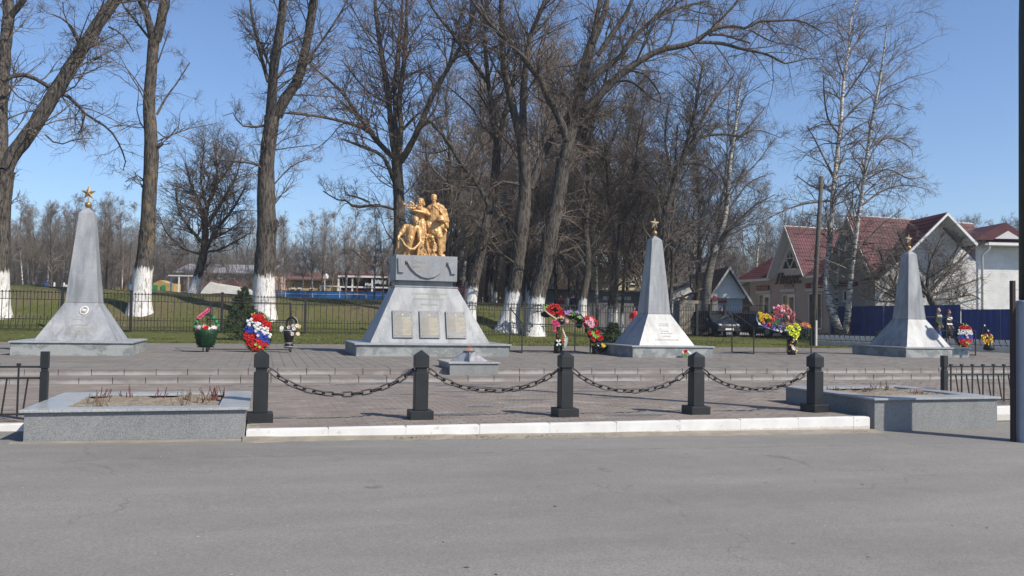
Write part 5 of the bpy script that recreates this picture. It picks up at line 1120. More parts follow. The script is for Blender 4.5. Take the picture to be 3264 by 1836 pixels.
def limb_mesh(name, pts, mat, o, S=10, K=None, rough=.07, seed=0, flare=0.0):
    L = np.linalg.norm(np.diff(pts[:, :3], axis=0), axis=1).sum(); K = K or max(5, int(L / .55) + 2); q = crspline(pts, K); P, R = q[:, :3], np.maximum(q[:, 3], .008)
    if flare: h = P[:, 2] - P[0, 2]; R = R * (1 + flare * np.exp(-np.maximum(h - .25, 0) / .45))
    V, F = tubes(P[None], R[None], S); rg = np.random.default_rng(seed); c = np.repeat(P, S, axis=0); V = c + (V - c) * (1 + rough * rg.normal(0, 1, (len(V), 1)))
    return npmesh(name, V - np.array(o), F, [mat], True), P, R
def remat(me, m):
    me.materials.clear(); me.materials.append(m); return me
def traced_tree(name, label, Y, trunk, limbs, seed, cat='tree', mat=None, wash=2.0, twigmat='twig', dens=1.0, twl=1.0, group=None, spread=.35, up=.25, lichen=0, droop=None, flare=.35, base=None, fork_only=False, tip=1.0):
    """trunk and limbs as (px, py, width in px) polylines of the photograph, at distance Y; limbs also lean towards or away from the viewer"""
    rg = np.random.default_rng(seed)
    def to3(pl, Y0, slope):
        out_ = []; acc = 0; pp = None
        for (x, y, w) in pl:
            if pp is not None: acc += math.hypot(x - pp[0], y - pp[1]) * Y / FPX
            p = U(x, y, Y0 + slope * acc); D = (p - EYE).dot(CW); out_.append((p.x, p.y, p.z, w * D / FPX / 2)); pp = (x, y)
        return np.array(out_)
    T = to3(trunk, Y, 0); b = T[0].copy()
    if base is not None: g = base
    else: g = float(ground_z(np.array([b[0]]), np.array([b[1]]))[0])
    if b[2] > g - .2: T = np.vstack([[b[0] - (T[1][0] - b[0]) * .1, b[1], g - .35, b[3] * 1.08], T])
    o = (b[0], b[1], g); r = empty(name, o, label, cat, group)
    mt = mat or bark(name + ' bark %d' % seed, (0.026, 0.0225, 0.02), (0.112, 0.098, 0.085), wash, 1.0, lichen)
    me, P, R = limb_mesh('trunk', T, mt, o, 14, None, .035, seed, flare); put('trunk', me, r, o)
    polys = [(P, R)]
    for q, lb in enumerate(limbs):
        sl = rg.uniform(-spread, spread); L3 = to3(lb, Y, sl); me, P, R = limb_mesh('limb', L3, mt, o, 9 if lb[0][2] > 10 else 7, None, .05, seed * 50 + q); (put('limb', me, r, o) if mat is None or max(w for _, _, w in lb) > 10.5 else put('limb', remat(me, M['birch_limb']), r, o)); polys.append((P, R))
    V, F, off = [], [], 0
    def addt(Q, RQ, S):
        nonlocal off
        if len(Q) == 0: return
        v, f = tubes(Q, RQ, S); V.append(v); F.append(f + off); off += len(v)
    for q, (P, R) in enumerate(polys):
        L = np.linalg.norm(np.diff(P, axis=0), axis=1).sum(); P1, R1 = P[None], R[None]
        if q == 0:
            if fork_only: continue
            t0 = .35; c = int(L * .8 * dens)
        else: t0 = .12; c = int(L * 2.2 * dens * tip) + 2
        B1, r1 = spawn(P1, R1, c, rg, t0, 1.0, lambda pl, t: np.clip(.42 * pl * (1.15 - .6 * t), .9, 3.4) * twl, (.5, 1.25), up, 6, .16, .42, .3, .011, droop, .045)
        B2, r2 = spawn(B1, r1, 6, rg, .15, 1.0, lambda pl, t: pl * .55 * (1.1 - .5 * t), (.45, 1.2), up * .5, 5, .2, .7, .35, .007, droop)
        B3, r3 = spawn(B2, r2, 6, rg, .15, 1.0, lambda pl, t: np.clip(pl * .55, .22, .8), (.4, 1.2), up * .4, 3, .22, .75, .5, .0055, droop)
        addt(B1, r1, 5); addt(B2, r2, 3); addt(B3, r3, 3)
    if V:
        V = np.concatenate(V) - np.array(o); F = np.concatenate(F); c = put('crown', npmesh('crown', V, F, [M[twigmat]], False), r, o); c['kind'] = 'stuff'
    return r
def L_(*p): return list(p)
traced_tree('poplar_tree', 'big poplar cut by the left edge, whitewashed base, with one limb leaning far right', 46, [(-6, 1000, 66), (-4, 900, 62), (-3, 780, 62), (-2, 690, 64), (4, 600, 66), (10, 545, 70)], [
    L_((18, 540, 46), (50, 480, 46), (100, 415, 45), (200, 255, 42), (300, 95, 38), (385, -30, 34), (440, -150, 26)), L_((6, 545, 44), (2, 430, 40), (5, 300, 38), (18, 130, 36), (28, 40, 34), (20, -60, 26)), L_((33, 50, 20), (75, 0, 18), (115, -70, 14)),
    L_((8, 258, 14), (60, 237, 14), (110, 250, 13), (175, 287, 13), (225, 313, 11), (275, 365, 8), (345, 410, 7), (380, 460, 5), (400, 515, 4), (392, 545, 2)), L_((256, 172, 10), (250, 125, 8), (215, 70, 6), (165, 45, 4)), L_((250, 140, 6), (225, 90, 5), (205, 50, 4), (200, 5, 3)),
    L_((270, 365, 6), (258, 415, 4), (235, 432, 3)), L_((145, 430, 6), (185, 460, 5), (240, 445, 3), (300, 440, 2)), L_((345, 85, 6), (390, 110, 5), (425, 165, 3)), L_((300, 190, 8), (325, 180, 4)), L_((20, 262, 5), (60, 310, 4), (120, 335, 3))], 1, dens=.8, wash=2.2)
traced_tree('poplar_tree', 'tall straight poplar with a forked top and whitewashed base, right of the left obelisk', 47, [(445, 990, 66), (450, 930, 60), (458, 860, 54), (466, 780, 50), (472, 700, 46), (476, 620, 44), (481, 540, 44), (481, 440, 41), (475, 340, 37), (482, 230, 34), (490, 130, 34)], [
    L_((488, 130, 24), (470, 50, 22), (445, -5, 20), (425, -80, 16)), L_((497, 130, 32), (515, 60, 30), (526, -10, 28), (532, -110, 22)), L_((476, 122, 8), (435, 70, 7), (395, 20, 6), (370, -30, 4)),
    L_((484, 470, 22), (505, 465, 16), (519, 456, 9)), L_((500, 365, 8), (530, 310, 6), (560, 270, 5), (605, 200, 3)), L_((470, 590, 7), (440, 560, 4), (400, 580, 3)), L_((503, 200, 5), (540, 95, 3)), L_((502, 420, 4), (535, 440, 3), (570, 400, 2)), L_((463, 600, 16), (452, 590, 10))], 2, dens=.55, wash=2.3, lichen=.35)
traced_tree('poplar_tree', 'tall poplar forking into two stems, whitewashed base, behind the tricolour wreath', 46, [(838, 1012, 72), (842, 900, 66), (846, 817, 64), (851, 722, 62), (848, 660, 57), (848, 595, 54), (852, 500, 47), (862, 420, 44), (868, 372, 48)], [
    L_((862, 380, 32), (868, 290, 31), (874, 212, 30), (891, 106, 28), (903, 0, 25), (908, -90, 18)), L_((882, 372, 36), (905, 320, 34), (950, 253, 32), (976, 148, 28), (1000, 10, 26), (1012, -90, 18)), L_((855, 262, 12), (838, 200, 12), (821, 139, 11), (805, 60, 9), (797, -10, 7)),
    L_((990, 180, 8), (1020, 140, 7), (1088, 38, 6), (1120, -30, 4)), L_((855, 540, 7), (800, 520, 6), (730, 512, 5), (690, 508, 3)), L_((842, 400, 8), (800, 405, 6), (760, 395, 5), (750, 360, 4), (710, 370, 2)), L_((862, 140, 6), (820, 130, 5), (760, 60, 3)), L_((870, 255, 6), (850, 180, 5), (815, 110, 3)), L_((872, 590, 5), (930, 530, 4), (1000, 500, 2)), L_((850, 745, 60), (866, 715, 48), (880, 700, 26)), L_((862, 480, 5), (930, 470, 3), (1010, 460, 2)), L_((855, 430, 5), (905, 420, 3), (960, 330, 2))], 3, dens=1.0, wash=2.3)
traced_tree('poplar_tree', 'poplar of several upright stems standing behind the golden statue', 48, [(1270, 1000, 40), (1272, 900, 37), (1272, 800, 36), (1272, 720, 36), (1272, 640, 35), (1268, 570, 35), (1264, 510, 36)], [
    L_((1262, 515, 20), (1250, 440, 19), (1240, 330, 18), (1225, 230, 17), (1213, 150, 15), (1200, 60, 13), (1193, -40, 9)), L_((1270, 515, 20), (1278, 400, 18), (1272, 320, 17), (1285, 230, 15), (1295, 100, 12), (1297, -30, 8)), L_((1264, 470, 16), (1259, 350, 14), (1260, 250, 12), (1275, 100, 10), (1286, -30, 7)),
    L_((1275, 515, 24), (1300, 480, 22), (1330, 420, 20), (1352, 370, 18), (1375, 310, 17), (1410, 250, 15), (1450, 180, 12), (1490, 110, 10), (1530, -20, 6)), L_((1285, 412, 9), (1310, 385, 9), (1336, 360, 6)),
    L_((1255, 505, 14), (1215, 460, 13), (1168, 415, 12), (1088, 386, 10), (993, 368, 8), (912, 361, 5)), L_((1250, 500, 16), (1200, 450, 13), (1168, 405, 12), (1130, 350, 11), (1088, 292, 9), (1030, 240, 7), (988, 205, 5)), L_((1257, 580, 14), (1222, 500, 12), (1160, 470, 10), (1088, 442, 6)),
    L_((1256, 668, 8), (1203, 654, 8), (1133, 660, 8), (1105, 640, 7), (1076, 637, 5), (1030, 609, 4)), L_((1180, 645, 6), (1140, 628, 6), (1102, 620, 5), (1096, 596, 3)), L_((1240, 330, 7), (1175, 295, 6), (1120, 230, 5), (1088, 190, 3)), L_((1215, 180, 6), (1170, 110, 5), (1115, 10, 4)), L_((1258, 760, 7), (1200, 850, 6), (1130, 800, 4)), L_((1432, 210, 8), (1470, 40, 6), (1505, 0, 4)), L_((1330, 420, 6), (1390, 340, 5), (1400, 230, 3))], 4, dens=1.1, wash=1.8, lichen=.55, twigmat='twig_red')
traced_tree('poplar_tree', 'dark poplar leaning right with a whitewashed base, just right of the monument', 46, [(1492, 1030, 44), (1500, 960, 40), (1514, 880, 37), (1533, 800, 34), (1552, 710, 31), (1572, 620, 29), (1580, 540, 28), (1588, 450, 28)], [
    L_((1586, 455, 20), (1574, 380, 18), (1560, 290, 16), (1550, 200, 14), (1543, 90, 12), (1535, 0, 9)), L_((1552, 262, 13), (1535, 235, 13), (1510, 203, 12), (1447, 114, 10), (1384, 34, 8), (1350, -30, 5)), L_((1590, 455, 18), (1602, 390, 15), (1625, 300, 12), (1640, 230, 9), (1650, 120, 6)),
    L_((1560, 660, 15), (1520, 585, 14), (1468, 520, 13), (1440, 470, 12), (1422, 445, 10), (1390, 405, 8), (1362, 380, 6)), L_((1590, 440, 8), (1545, 410, 7), (1500, 340, 5), (1420, 270, 4)), L_((1573, 380, 7), (1540, 320, 6), (1505, 270, 4)), L_((1440, 470, 6), (1380, 490, 4), (1330, 480, 2))], 5, dens=1.1, wash=1.9)
traced_tree('poplar_tree', 'thick ridged poplar with a flaring whitewashed base, left of the big leaning one', 44.5, [(1620, 1052, 64), (1628, 1000, 56), (1637, 950, 52), (1647, 880, 48), (1656, 800, 46), (1665, 700, 48), (1674, 610, 40), (1671, 530, 38), (1664, 440, 36)], [
    L_((1660, 450, 28), (1640, 365, 26), (1624, 296, 25), (1608, 230, 22), (1601, 127, 19), (1597, -20, 15)), L_((1668, 450, 26), (1667, 320, 24), (1675, 220, 20), (1686, 130, 17), (1720, 45, 14), (1755, -40, 10)), L_((1690, 600, 26), (1730, 494, 23), (1764, 440, 21), (1798, 390, 18), (1850, 320, 13), (1880, 250, 8)),
    L_((1650, 507, 7), (1625, 460, 7), (1591, 422, 6), (1560, 370, 4)), L_((1675, 225, 10), (1690, 140, 8), (1655, 60, 6), (1630, -20, 4)), L_((1690, 120, 9), (1730, 80, 7), (1790, 0, 5)), L_((1618, 270, 8), (1570, 200, 6), (1530, 90, 4)), L_((1656, 590, 10), (1600, 580, 8), (1560, 610, 5)), L_((1600, 130, 7), (1560, 60, 5), (1540, -20, 3))], 6, dens=.95, wash=2.0, flare=.55)
traced_tree('poplar_tree', 'big dark leaning poplar with a broken stub and a long limb arching to the right', 43.5, [(1702, 1064, 60), (1706, 1000, 56), (1712, 940, 55), (1732, 874, 52), (1746, 800, 50), (1757, 735, 50), (1774, 659, 48), (1787, 580, 46), (1797, 510, 44)], [
    L_((1797, 540, 42), (1803, 525, 40), (1799, 504, 36)), L_((1805, 545, 26), (1820, 530, 22), (1829, 518, 12)), L_((1795, 545, 30), (1808, 470, 42), (1823, 401, 41), (1844, 338, 40), (1852, 274, 36), (1869, 190, 32), (1890, 130, 27), (1912, 80, 22), (1932, 20, 18), (1940, -60, 13)),
    L_((1888, 140, 18), (1892, 105, 17), (1903, 50, 15), (1918, -40, 11)), L_((1905, 175, 18), (1930, 140, 17), (1960, 95, 15), (1995, 45, 13), (2030, -40, 9)), L_((1862, 280, 20), (1890, 250, 19), (1916, 225, 19), (1975, 182, 17), (2000, 146, 16), (2043, 97, 14), (2102, 51, 12), (2176, 22, 9), (2250, 5, 6)),
    L_((1862, 350, 26), (1890, 325, 26), (1912, 302, 25), (1954, 262, 24), (1996, 224, 22), (2060, 182, 20), (2110, 158, 19), (2176, 146, 18), (2218, 131, 17), (2260, 101, 13), (2303, 85, 11), (2345, 84, 9), (2387, 90, 9), (2412, 68, 8), (2472, 67, 7), (2543, 65, 6), (2598, 88, 4), (2645, 120, 2)),
    L_((2215, 135, 12), (2260, 135, 11), (2303, 139, 11), (2366, 156, 9), (2429, 169, 8), (2472, 186, 7), (2497, 202, 6), (2535, 196, 5), (2577, 186, 4), (2625, 190, 2)), L_((2262, 106, 9), (2283, 80, 8), (2315, 42, 7), (2360, -10, 5)), L_((2260, 112, 9), (2300, 110, 8), (2350, 125, 6), (2392, 137, 5)), L_((2387, 92, 6), (2430, 118, 5), (2470, 135, 4), (2530, 145, 3), (2575, 165, 2)),
    L_((1808, 450, 24), (1790, 395, 26), (1765, 340, 25), (1743, 304, 22), (1722, 253, 20), (1696, 224, 18), (1671, 186, 17), (1637, 148, 15), (1595, 110, 13), (1544, 55, 11), (1500, -5, 8)), L_((1866, 172, 8), (1840, 205, 7), (1785, 211, 6), (1730, 236, 4)), L_((1850, 380, 10), (1875, 378, 8), (1895, 366, 5)), L_((1996, 224, 8), (2060, 240, 6), (2110, 320, 4), (2080, 350, 2)), L_((2110, 158, 7), (2140, 110, 6), (2150, 60, 4), (2200, 40, 3)), L_((1975, 182, 8), (2010, 120, 6), (2030, 60, 4)), L_((1950, 265, 8), (2010, 260, 6), (2090, 320, 4), (2175, 340, 2)), L_((1823, 401, 9), (1880, 380, 6), (1960, 330, 4)), L_((2176, 24, 5), (2230, 40, 4), (2290, 50, 2))], 7, dens=1.0, wash=2.0, flare=.5, spread=.25)
traced_tree('alder_tree', 'dark slender tree rising directly behind the middle obelisk', 47, [(2085, 1060, 36), (2092, 900, 32), (2105, 754, 26), (2125, 665, 23), (2150, 590, 21), (2176, 505, 18)], [
    L_((2174, 510, 15), (2193, 444, 14), (2218, 338, 12), (2227, 275, 10), (2239, 215, 7)), L_((2180, 495, 12), (2205, 455, 12), (2239, 380, 10), (2290, 300, 7), (2340, 240, 4)), L_((2196, 470, 11), (2225, 442, 10), (2260, 431, 9), (2324, 429, 6), (2380, 440, 3)), L_((2135, 640, 9), (2075, 560, 8), (2020, 500, 6), (1985, 440, 4)), L_((2150, 600, 9), (2128, 500, 8), (2120, 420, 6), (2132, 330, 4)), L_((2172, 525, 9), (2215, 520, 8), (2260, 535, 7), (2290, 570, 5)), L_((2095, 800, 9), (2155, 730, 7), (2240, 700, 5)), L_((2165, 560, 7), (2100, 520, 5), (2040, 530, 3))], 8, dens=1.6, wash=0, twigmat='twig_grey', flare=.2)
traced_tree('birch_tree', 'birch with a dark lower trunk and white upper stem beside the dark blue car', 49, [(2248, 1066, 34), (2250, 990, 31), (2254, 910, 29), (2265, 850, 25), (2283, 786, 20), (2305, 722, 17), (2318, 643, 15), (2324, 560, 13), (2330, 500, 11), (2345, 401, 9), (2353, 317, 7), (2365, 245, 5)], [
    L_((2242, 920, 9), (2215, 930, 8), (2184, 943, 7), (2144, 957, 4)), L_((2272, 830, 9), (2300, 760, 8), (2360, 700, 6), (2420, 640, 4)), L_((2283, 786, 9), (2340, 720, 8), (2400, 660, 6), (2470, 620, 3)), L_((2322, 590, 7), (2370, 560, 6), (2420, 510, 4), (2470, 440, 2)), L_((2322, 612, 6), (2290, 540, 5), (2250, 480, 3)), L_((2338, 455, 6), (2390, 400, 5), (2440, 340, 3)), L_((2334, 480, 5), (2320, 400, 4), (2325, 300, 3), (2333, 250, 2)), L_((2300, 735, 6), (2250, 660, 5), (2210, 620, 3)), L_((2338, 450, 5), (2410, 415, 4), (2490, 440, 2)), L_((2310, 690, 6), (2380, 590, 5), (2440, 560, 3))], 9, dens=1.1, mat=birch_bark(4.6), wash=0, twigmat='twig_grey', flare=.15, droop=-.03)
traced_tree('birch_tree', 'double stemmed birch with white bark standing before the maroon roofed houses', 42, [(2690, 1082, 52), (2688, 1062, 46), (2684, 1046, 46)], [
    L_((2678, 1062, 26), (2664, 1025, 27), (2650, 985, 26), (2638, 930, 20), (2633, 897, 18), (2641, 817, 17), (2646, 754, 16), (2651, 690, 15), (2656, 612, 15), (2665, 530, 13), (2674, 443, 12), (2681, 380, 11), (2690, 253, 9), (2704, 169, 8), (2712, 63, 6), (2736, -15, 4)), L_((2694, 1058, 24), (2702, 1020, 22), (2706, 960, 17), (2712, 890, 16), (2724, 786, 14), (2736, 690, 13), (2750, 600, 12), (2766, 475, 10), (2784, 359, 9), (2797, 296, 8), (2814, 190, 6), (2828, 70, 3)),
    L_((2656, 560, 7), (2620, 490, 6), (2590, 430, 4), (2570, 400, 2)), L_((2676, 430, 7), (2640, 380, 6), (2627, 300, 5), (2625, 240, 3)), L_((2682, 390, 7), (2740, 330, 6), (2790, 300, 4)), L_((2692, 310, 6), (2740, 240, 5), (2790, 160, 3)), L_((2706, 170, 6), (2740, 120, 5), (2775, 65, 3)), L_((2766, 480, 6), (2830, 440, 5), (2900, 470, 3), (2910, 500, 2)), L_((2756, 560, 6), (2830, 540, 5), (2900, 570, 4), (2950, 560, 2)), L_((2740, 660, 7), (2810, 610, 6), (2880, 590, 4), (2940, 600, 2)), L_((2722, 800, 7), (2800, 770, 5), (2850, 740, 3)), L_((2650, 640, 7), (2560, 650, 6), (2480, 680, 4), (2440, 700, 2)), L_((2654, 590, 6), (2600, 600, 5), (2540, 560, 3)), L_((2800, 280, 5), (2850, 230, 4), (2885, 200, 2)), L_((2788, 350, 5), (2840, 330, 4), (2900, 350, 2)), L_((2650, 760, 6), (2700, 690, 5), (2720, 640, 3)), L_((2690, 250, 5), (2668, 180, 4), (2665, 130, 2))], 10, dens=1.05, mat=M['birch'], wash=0, twigmat='twig_grey', flare=.1, droop=-.10, twl=.95, fork_only=True)
traced_tree('birch_tree', 'thin pale sawn off birch stem between the utility pole and the double birch', 43, [(2664, 1075, 11), (2667, 940, 10), (2673, 849, 9), (2679, 712, 8)], [L_((2668, 930, 4), (2640, 880, 3), (2620, 850, 2))], 21, dens=.3, mat=M['birch'], wash=0, twigmat='twig_grey', flare=.1)
traced_tree('alder_tree', 'thin dark twin stemmed tree left of the middle obelisk', 50, [(1960, 1040, 18), (1962, 960, 14), (1967, 860, 13), (1968, 790, 13)], [L_((1966, 800, 11), (1960, 730, 10), (1945, 670, 9), (1938, 600, 8), (1930, 480, 6), (1905, 380, 3)), L_((1970, 800, 10), (1978, 690, 9), (1997, 643, 8), (2022, 548, 7), (2034, 440, 5), (2060, 340, 3)), L_((1975, 710, 5), (2030, 640, 4), (2060, 560, 2)), L_((1946, 660, 5), (1890, 600, 4), (1850, 560, 2)), L_((2010, 590, 5), (2050, 500, 4), (2090, 480, 2))], 11, dens=1.9, wash=1.4, twigmat='twig', flare=.15)
traced_tree('alder_tree', 'grey brown tree with a whitewashed base beside the red rose wreath', 49, [(1855, 1040, 30), (1858, 960, 25), (1872, 870, 24), (1872, 800, 22), (1866, 722, 20), (1876, 610, 18), (1877, 520, 16)], [L_((1877, 530, 14), (1880, 440, 12), (1900, 350, 10), (1930, 250, 6), (1950, 150, 3)), L_((1877, 540, 12), (1860, 460, 10), (1850, 380, 8), (1835, 280, 4)), L_((1880, 790, 9), (1920, 740, 8), (1950, 690, 6), (1975, 640, 4)), L_((1868, 700, 8), (1830, 620, 6), (1800, 580, 3)), L_((1876, 600, 8), (1920, 520, 7), (1960, 430, 5), (1990, 340, 3)), L_((1864, 740, 6), (1810, 700, 4), (1770, 690, 2))], 12, dens=1.9, wash=1.7, flare=.3)
traced_tree('alder_tree', 'slim dark sapling just right of the middle obelisk', 48, [(2134, 1055, 13), (2137, 960, 12), (2144, 850, 12), (2142, 740, 11), (2150, 610, 9), (2152, 520, 7), (2160, 400, 4)], [L_((2142, 900, 7), (2165, 870, 6), (2180, 850, 4)), L_((2145, 830, 7), (2165, 780, 6), (2190, 690, 5), (2215, 600, 3)), L_((2148, 660, 5), (2110, 600, 4), (2090, 540, 2)), L_((2150, 600, 5), (2190, 540, 4), (2210, 470, 2))], 13, dens=1.8, wash=0, twigmat='twig_grey', flare=.1)
traced_tree('alder_tree', 'thin dark sapling left of the middle obelisk, behind the small spruce', 51, [(1982, 1040, 11), (1985, 960, 10), (1991, 862, 9), (2010, 780, 8), (2030, 700, 6), (2045, 620, 4)], [L_((1992, 860, 5), (1985, 780, 4), (1990, 700, 3), (2000, 620, 2)), L_((2012, 770, 4), (2060, 720, 3), (2080, 660, 2))], 14, dens=1.9, wash=1.2, flare=.1)
traced_tree('fruit_tree', 'round crowned dark tree with a whitewashed base on the bank, left of the tricolour wreath', 62, [(618, 935, 34), (628, 890, 28), (642, 840, 25), (652, 790, 23), (655, 730, 21)], [L_((655, 735, 16), (660, 660, 14), (690, 590, 11), (690, 520, 7), (680, 450, 4)), L_((652, 740, 14), (640, 660, 11), (610, 590, 8), (590, 520, 4)), L_((650, 780, 12), (600, 720, 9), (570, 670, 7), (560, 600, 4)), L_((657, 790, 13), (700, 720, 11), (740, 670, 8), (780, 600, 4)), L_((655, 730, 12), (710, 640, 9), (750, 570, 6), (770, 500, 3)), L_((645, 800, 9), (690, 800, 7), (750, 770, 5), (800, 740, 3)), L_((640, 810, 8), (580, 790, 6), (530, 740, 4), (510, 690, 2)), L_((660, 660, 9), (640, 570, 7), (650, 480, 4), (640, 430, 2)), L_((690, 590, 8), (740, 520, 5), (760, 450, 3)), L_((660, 770, 7), (720, 740, 5), (790, 690, 3))], 15, dens=2.6, wash=1.2, twl=1.1, flare=.3)
traced_tree('fruit_tree', 'spreading bare apple tree behind the right obelisk, before the white brick house', 38.5, [(2985, 1000, 24), (2968, 960, 20), (2955, 930, 18)], [L_((2958, 935, 14), (2990, 900, 12), (3040, 850, 9), (3090, 800, 5)), L_((2955, 930, 13), (2960, 860, 10), (2985, 790, 7), (3010, 740, 4)), L_((2950, 935, 12), (2900, 890, 10), (2850, 850, 7), (2800, 840, 4)), L_((2952, 930, 11), (2910, 840, 9), (2880, 780, 6), (2860, 740, 3)), L_((2962, 945, 10), (3030, 920, 8), (3090, 900, 5), (3120, 890, 3)), L_((2945, 945, 9), (2880, 930, 7), (2820, 920, 5), (2790, 900, 3)), L_((2965, 955, 9), (3040, 950, 7), (3100, 940, 4), (3130, 960, 2)), L_((2975, 880, 7), (3040, 810, 5), (3070, 750, 3))], 16, dens=1.35, wash=0, twl=1.0, twigmat='twig_grey', flare=.2, base=.8)
traced_tree('fruit_tree', 'leaning bare bush tree left of the right obelisk, before the grey gable wall', 39.5, [(2862, 1010, 14), (2858, 960, 12), (2850, 900, 11)], [L_((2850, 905, 9), (2820, 850, 7), (2800, 790, 4)), L_((2852, 900, 8), (2870, 830, 6), (2890, 780, 3)), L_((2856, 950, 7), (2800, 920, 5), (2760, 880, 3)), L_((2852, 920, 7), (2780, 860, 5), (2740, 800, 3)), L_((2858, 960, 6), (2800, 960, 4), (2750, 940, 3))], 17, dens=1.3, wash=0, twl=1.0, twigmat='twig', flare=.2, base=.8)

# ---- procedural trees of the wood behind
def proto_tree(kind, seed, H):
    rg = np.random.default_rng(seed); K = 12; t = np.linspace(0, 1, K); P = np.zeros((K, 3)); P[:, 2] = t * H; P[:, 0] = np.cumsum(rg.normal(0, .14, K)) * t + rg.normal(0, .5) * t; P[:, 1] = np.cumsum(rg.normal(0, .14, K)) * t
    r0 = {'birch': .13, 'alder': .17, 'lime': .22}[kind] * H / 14; R = r0 * (1 - t * .9) + .015; P[0, 2] = -.4
    V, F = tubes(P[None], R[None], 8); mt = M['birch'] if kind == 'birch' else M['bark_wash'] if kind == 'lime' else M['bark_pop']
    tm = npmesh('trunk', V, F, [mt], True); dr = -.10 if kind == 'birch' else .03
    c = {'birch': 34, 'alder': 38, 'lime': 36}[kind]
    B1, r1 = spawn(P[None], R[None], c, rg, .16 if kind != 'birch' else .25, .98, lambda pl, t: (.36 if kind != 'birch' else .25) * pl * (1.15 - .85 * t), (.4, .95), .25, 7, .14, .45, .25, .02, .04 if kind != 'birch' else -.01)
    B2, r2 = spawn(B1, r1, 8, rg, .12, 1, lambda pl, t: pl * .5 * (1.1 - .5 * t), (.4, 1.1), .15, 5, .2, .6, .35, .012, dr * .5)
    B3, r3 = spawn(B2, r2, 8, rg, .12, 1, lambda pl, t: np.clip(pl * .6, .3, 1.3), (.4, 1.2), .1, 3, .25, .7, .5, .0075 if kind != 'birch' else .006, dr)
    Vs, Fs, off = [], [], 0
    for Q, RQ, S_ in ((B1, r1, 5), (B2, r2, 3), (B3, r3, 3)):
        v, f = tubes(Q, RQ, S_); Vs.append(v); Fs.append(f + off); off += len(v)
    return tm, npmesh('crown', np.concatenate(Vs), np.concatenate(Fs), [M[{'birch': 'twig_grey', 'alder': 'twig_grey', 'lime': 'twig_wood'}[kind]]])
M['bark_wash'] = bark('whitewashed wood bark', (.03, .025, .022), (.115, .098, .083), 1.3, 1.0)
PROTO = {k: [proto_tree(k, 100 + 7 * i + ord(k[0]), 14) for i in range(3)] for k in ('birch', 'alder', 'lime')}
ORDW = 'leftmost second third fourth fifth sixth seventh eighth ninth tenth eleventh twelfth thirteenth fourteenth fifteenth sixteenth seventeenth eighteenth nineteenth twentieth'.split()
def nth(k, n):
    w = lambda q: ORDW[q] if q < 20 else {2: 'twenty-', 3: 'thirty-'}[(q + 1) // 10] + ['', 'first', 'second', 'third', 'fourth', 'fifth', 'sixth', 'seventh', 'eighth', 'ninth'][(q + 1) % 10] if (q + 1) % 10 else 'thirtieth'
    if k == 0: return 'leftmost'
    if k == n - 1: return 'rightmost'
    return w(k) + ' from the left' if k < n / 2 else w(n - 1 - k).replace('leftmost', 'first') + ' from the right'
def wood(label, group, kind, name, spots):
    spots = sorted(spots); ns = len(spots)
    for qi, (px, D, top) in enumerate(spots):
        g = UD(px, 1000, D); z = float(ground_z(np.array([g.x]), np.array([g.y]))[0]); H = UD(px, top, D).z - z
        r = empty(name, (g.x, g.y, z), label + ', ' + nth(qi, ns), 'tree', group); tm, cm = rs.choice(PROTO[kind]); a = rs.uniform(0, 6.28); s = H / 14
        sc = (s * rs.uniform(.85, 1.1), s * rs.uniform(.85, 1.1), s)
        for nm, me in (('trunk', tm), ('crown', cm)):
            o = put(nm, me, r, (g.x, g.y, z), (0, 0, a), sc)
            if nm == 'crown': o['kind'] = 'stuff'
J = lambda a, b: rs.uniform(a, b)
wood('birch in the far wood behind the left obelisk', 'birches of the far left wood', 'birch', 'birch_tree', [(x + J(-9, 9), J(88, 118), J(600, 700)) for x in range(40, 440, 27)])
wood('dark tree in the far wood behind the left obelisk', 'dark trees of the far left wood', 'alder', 'wood_tree', [(x + J(-9, 9), J(80, 115), J(640, 740)) for x in range(20, 440, 24)])
wood('bare tree far behind the pink house', 'trees behind the pink house', 'alder', 'wood_tree', [(x + J(-9, 9), J(100, 130), J(690, 790)) for x in range(440, 880, 26)])
wood('pale birch beyond the blue rink boards', 'birches beyond the blue rink boards', 'birch', 'birch_tree', [(x + J(-10, 10), J(78, 125), J(640, 720)) for x in range(890, 1270, 34)])
wood('thin bare tree beyond the blue rink boards', 'bare trees beyond the blue rink boards', 'alder', 'wood_tree', [(x + J(-9, 9), J(95, 130), J(700, 790)) for x in range(900, 1270, 40)])
wood('tall tree in the brown wood behind the big poplars', 'tall trees of the brown wood', 'lime', 'wood_tree', [(x + J(-10, 10), J(58, 85), J(170, 420)) for x in range(1370, 2080, 64)] + [(x + J(-10, 10), J(60, 85), J(420, 560)) for x in range(1320, 2100, 62)])
wood('slender tree in the brown wood near the houses', 'slender trees of the brown wood', 'alder', 'wood_tree', [(x + J(-10, 10), J(56, 80), J(380, 640)) for x in range(1340, 2330, 55) if not 1870 < x < 2110])
wood('birch in the brown wood behind the middle obelisk', 'birches of the brown wood', 'birch', 'birch_tree', [(1760, 70, 420), (1905, 64, 430), (2060, 66, 470), (2210, 70, 480), (2420, 75, 600), (1470, 66, 430)])
wood('bare tree behind the cream and grey houses', 'trees behind the houses on the right', 'alder', 'wood_tree', [(x + J(-12, 12), J(95, 120), J(680, 770)) for x in range(2080, 2640, 34)])
wood('bare tree peeping over the maroon roofs', 'trees behind the maroon roofs', 'alder', 'wood_tree', [(x + J(-12, 12), J(85, 110), J(690, 740)) for x in range(2640, 3270, 44)])

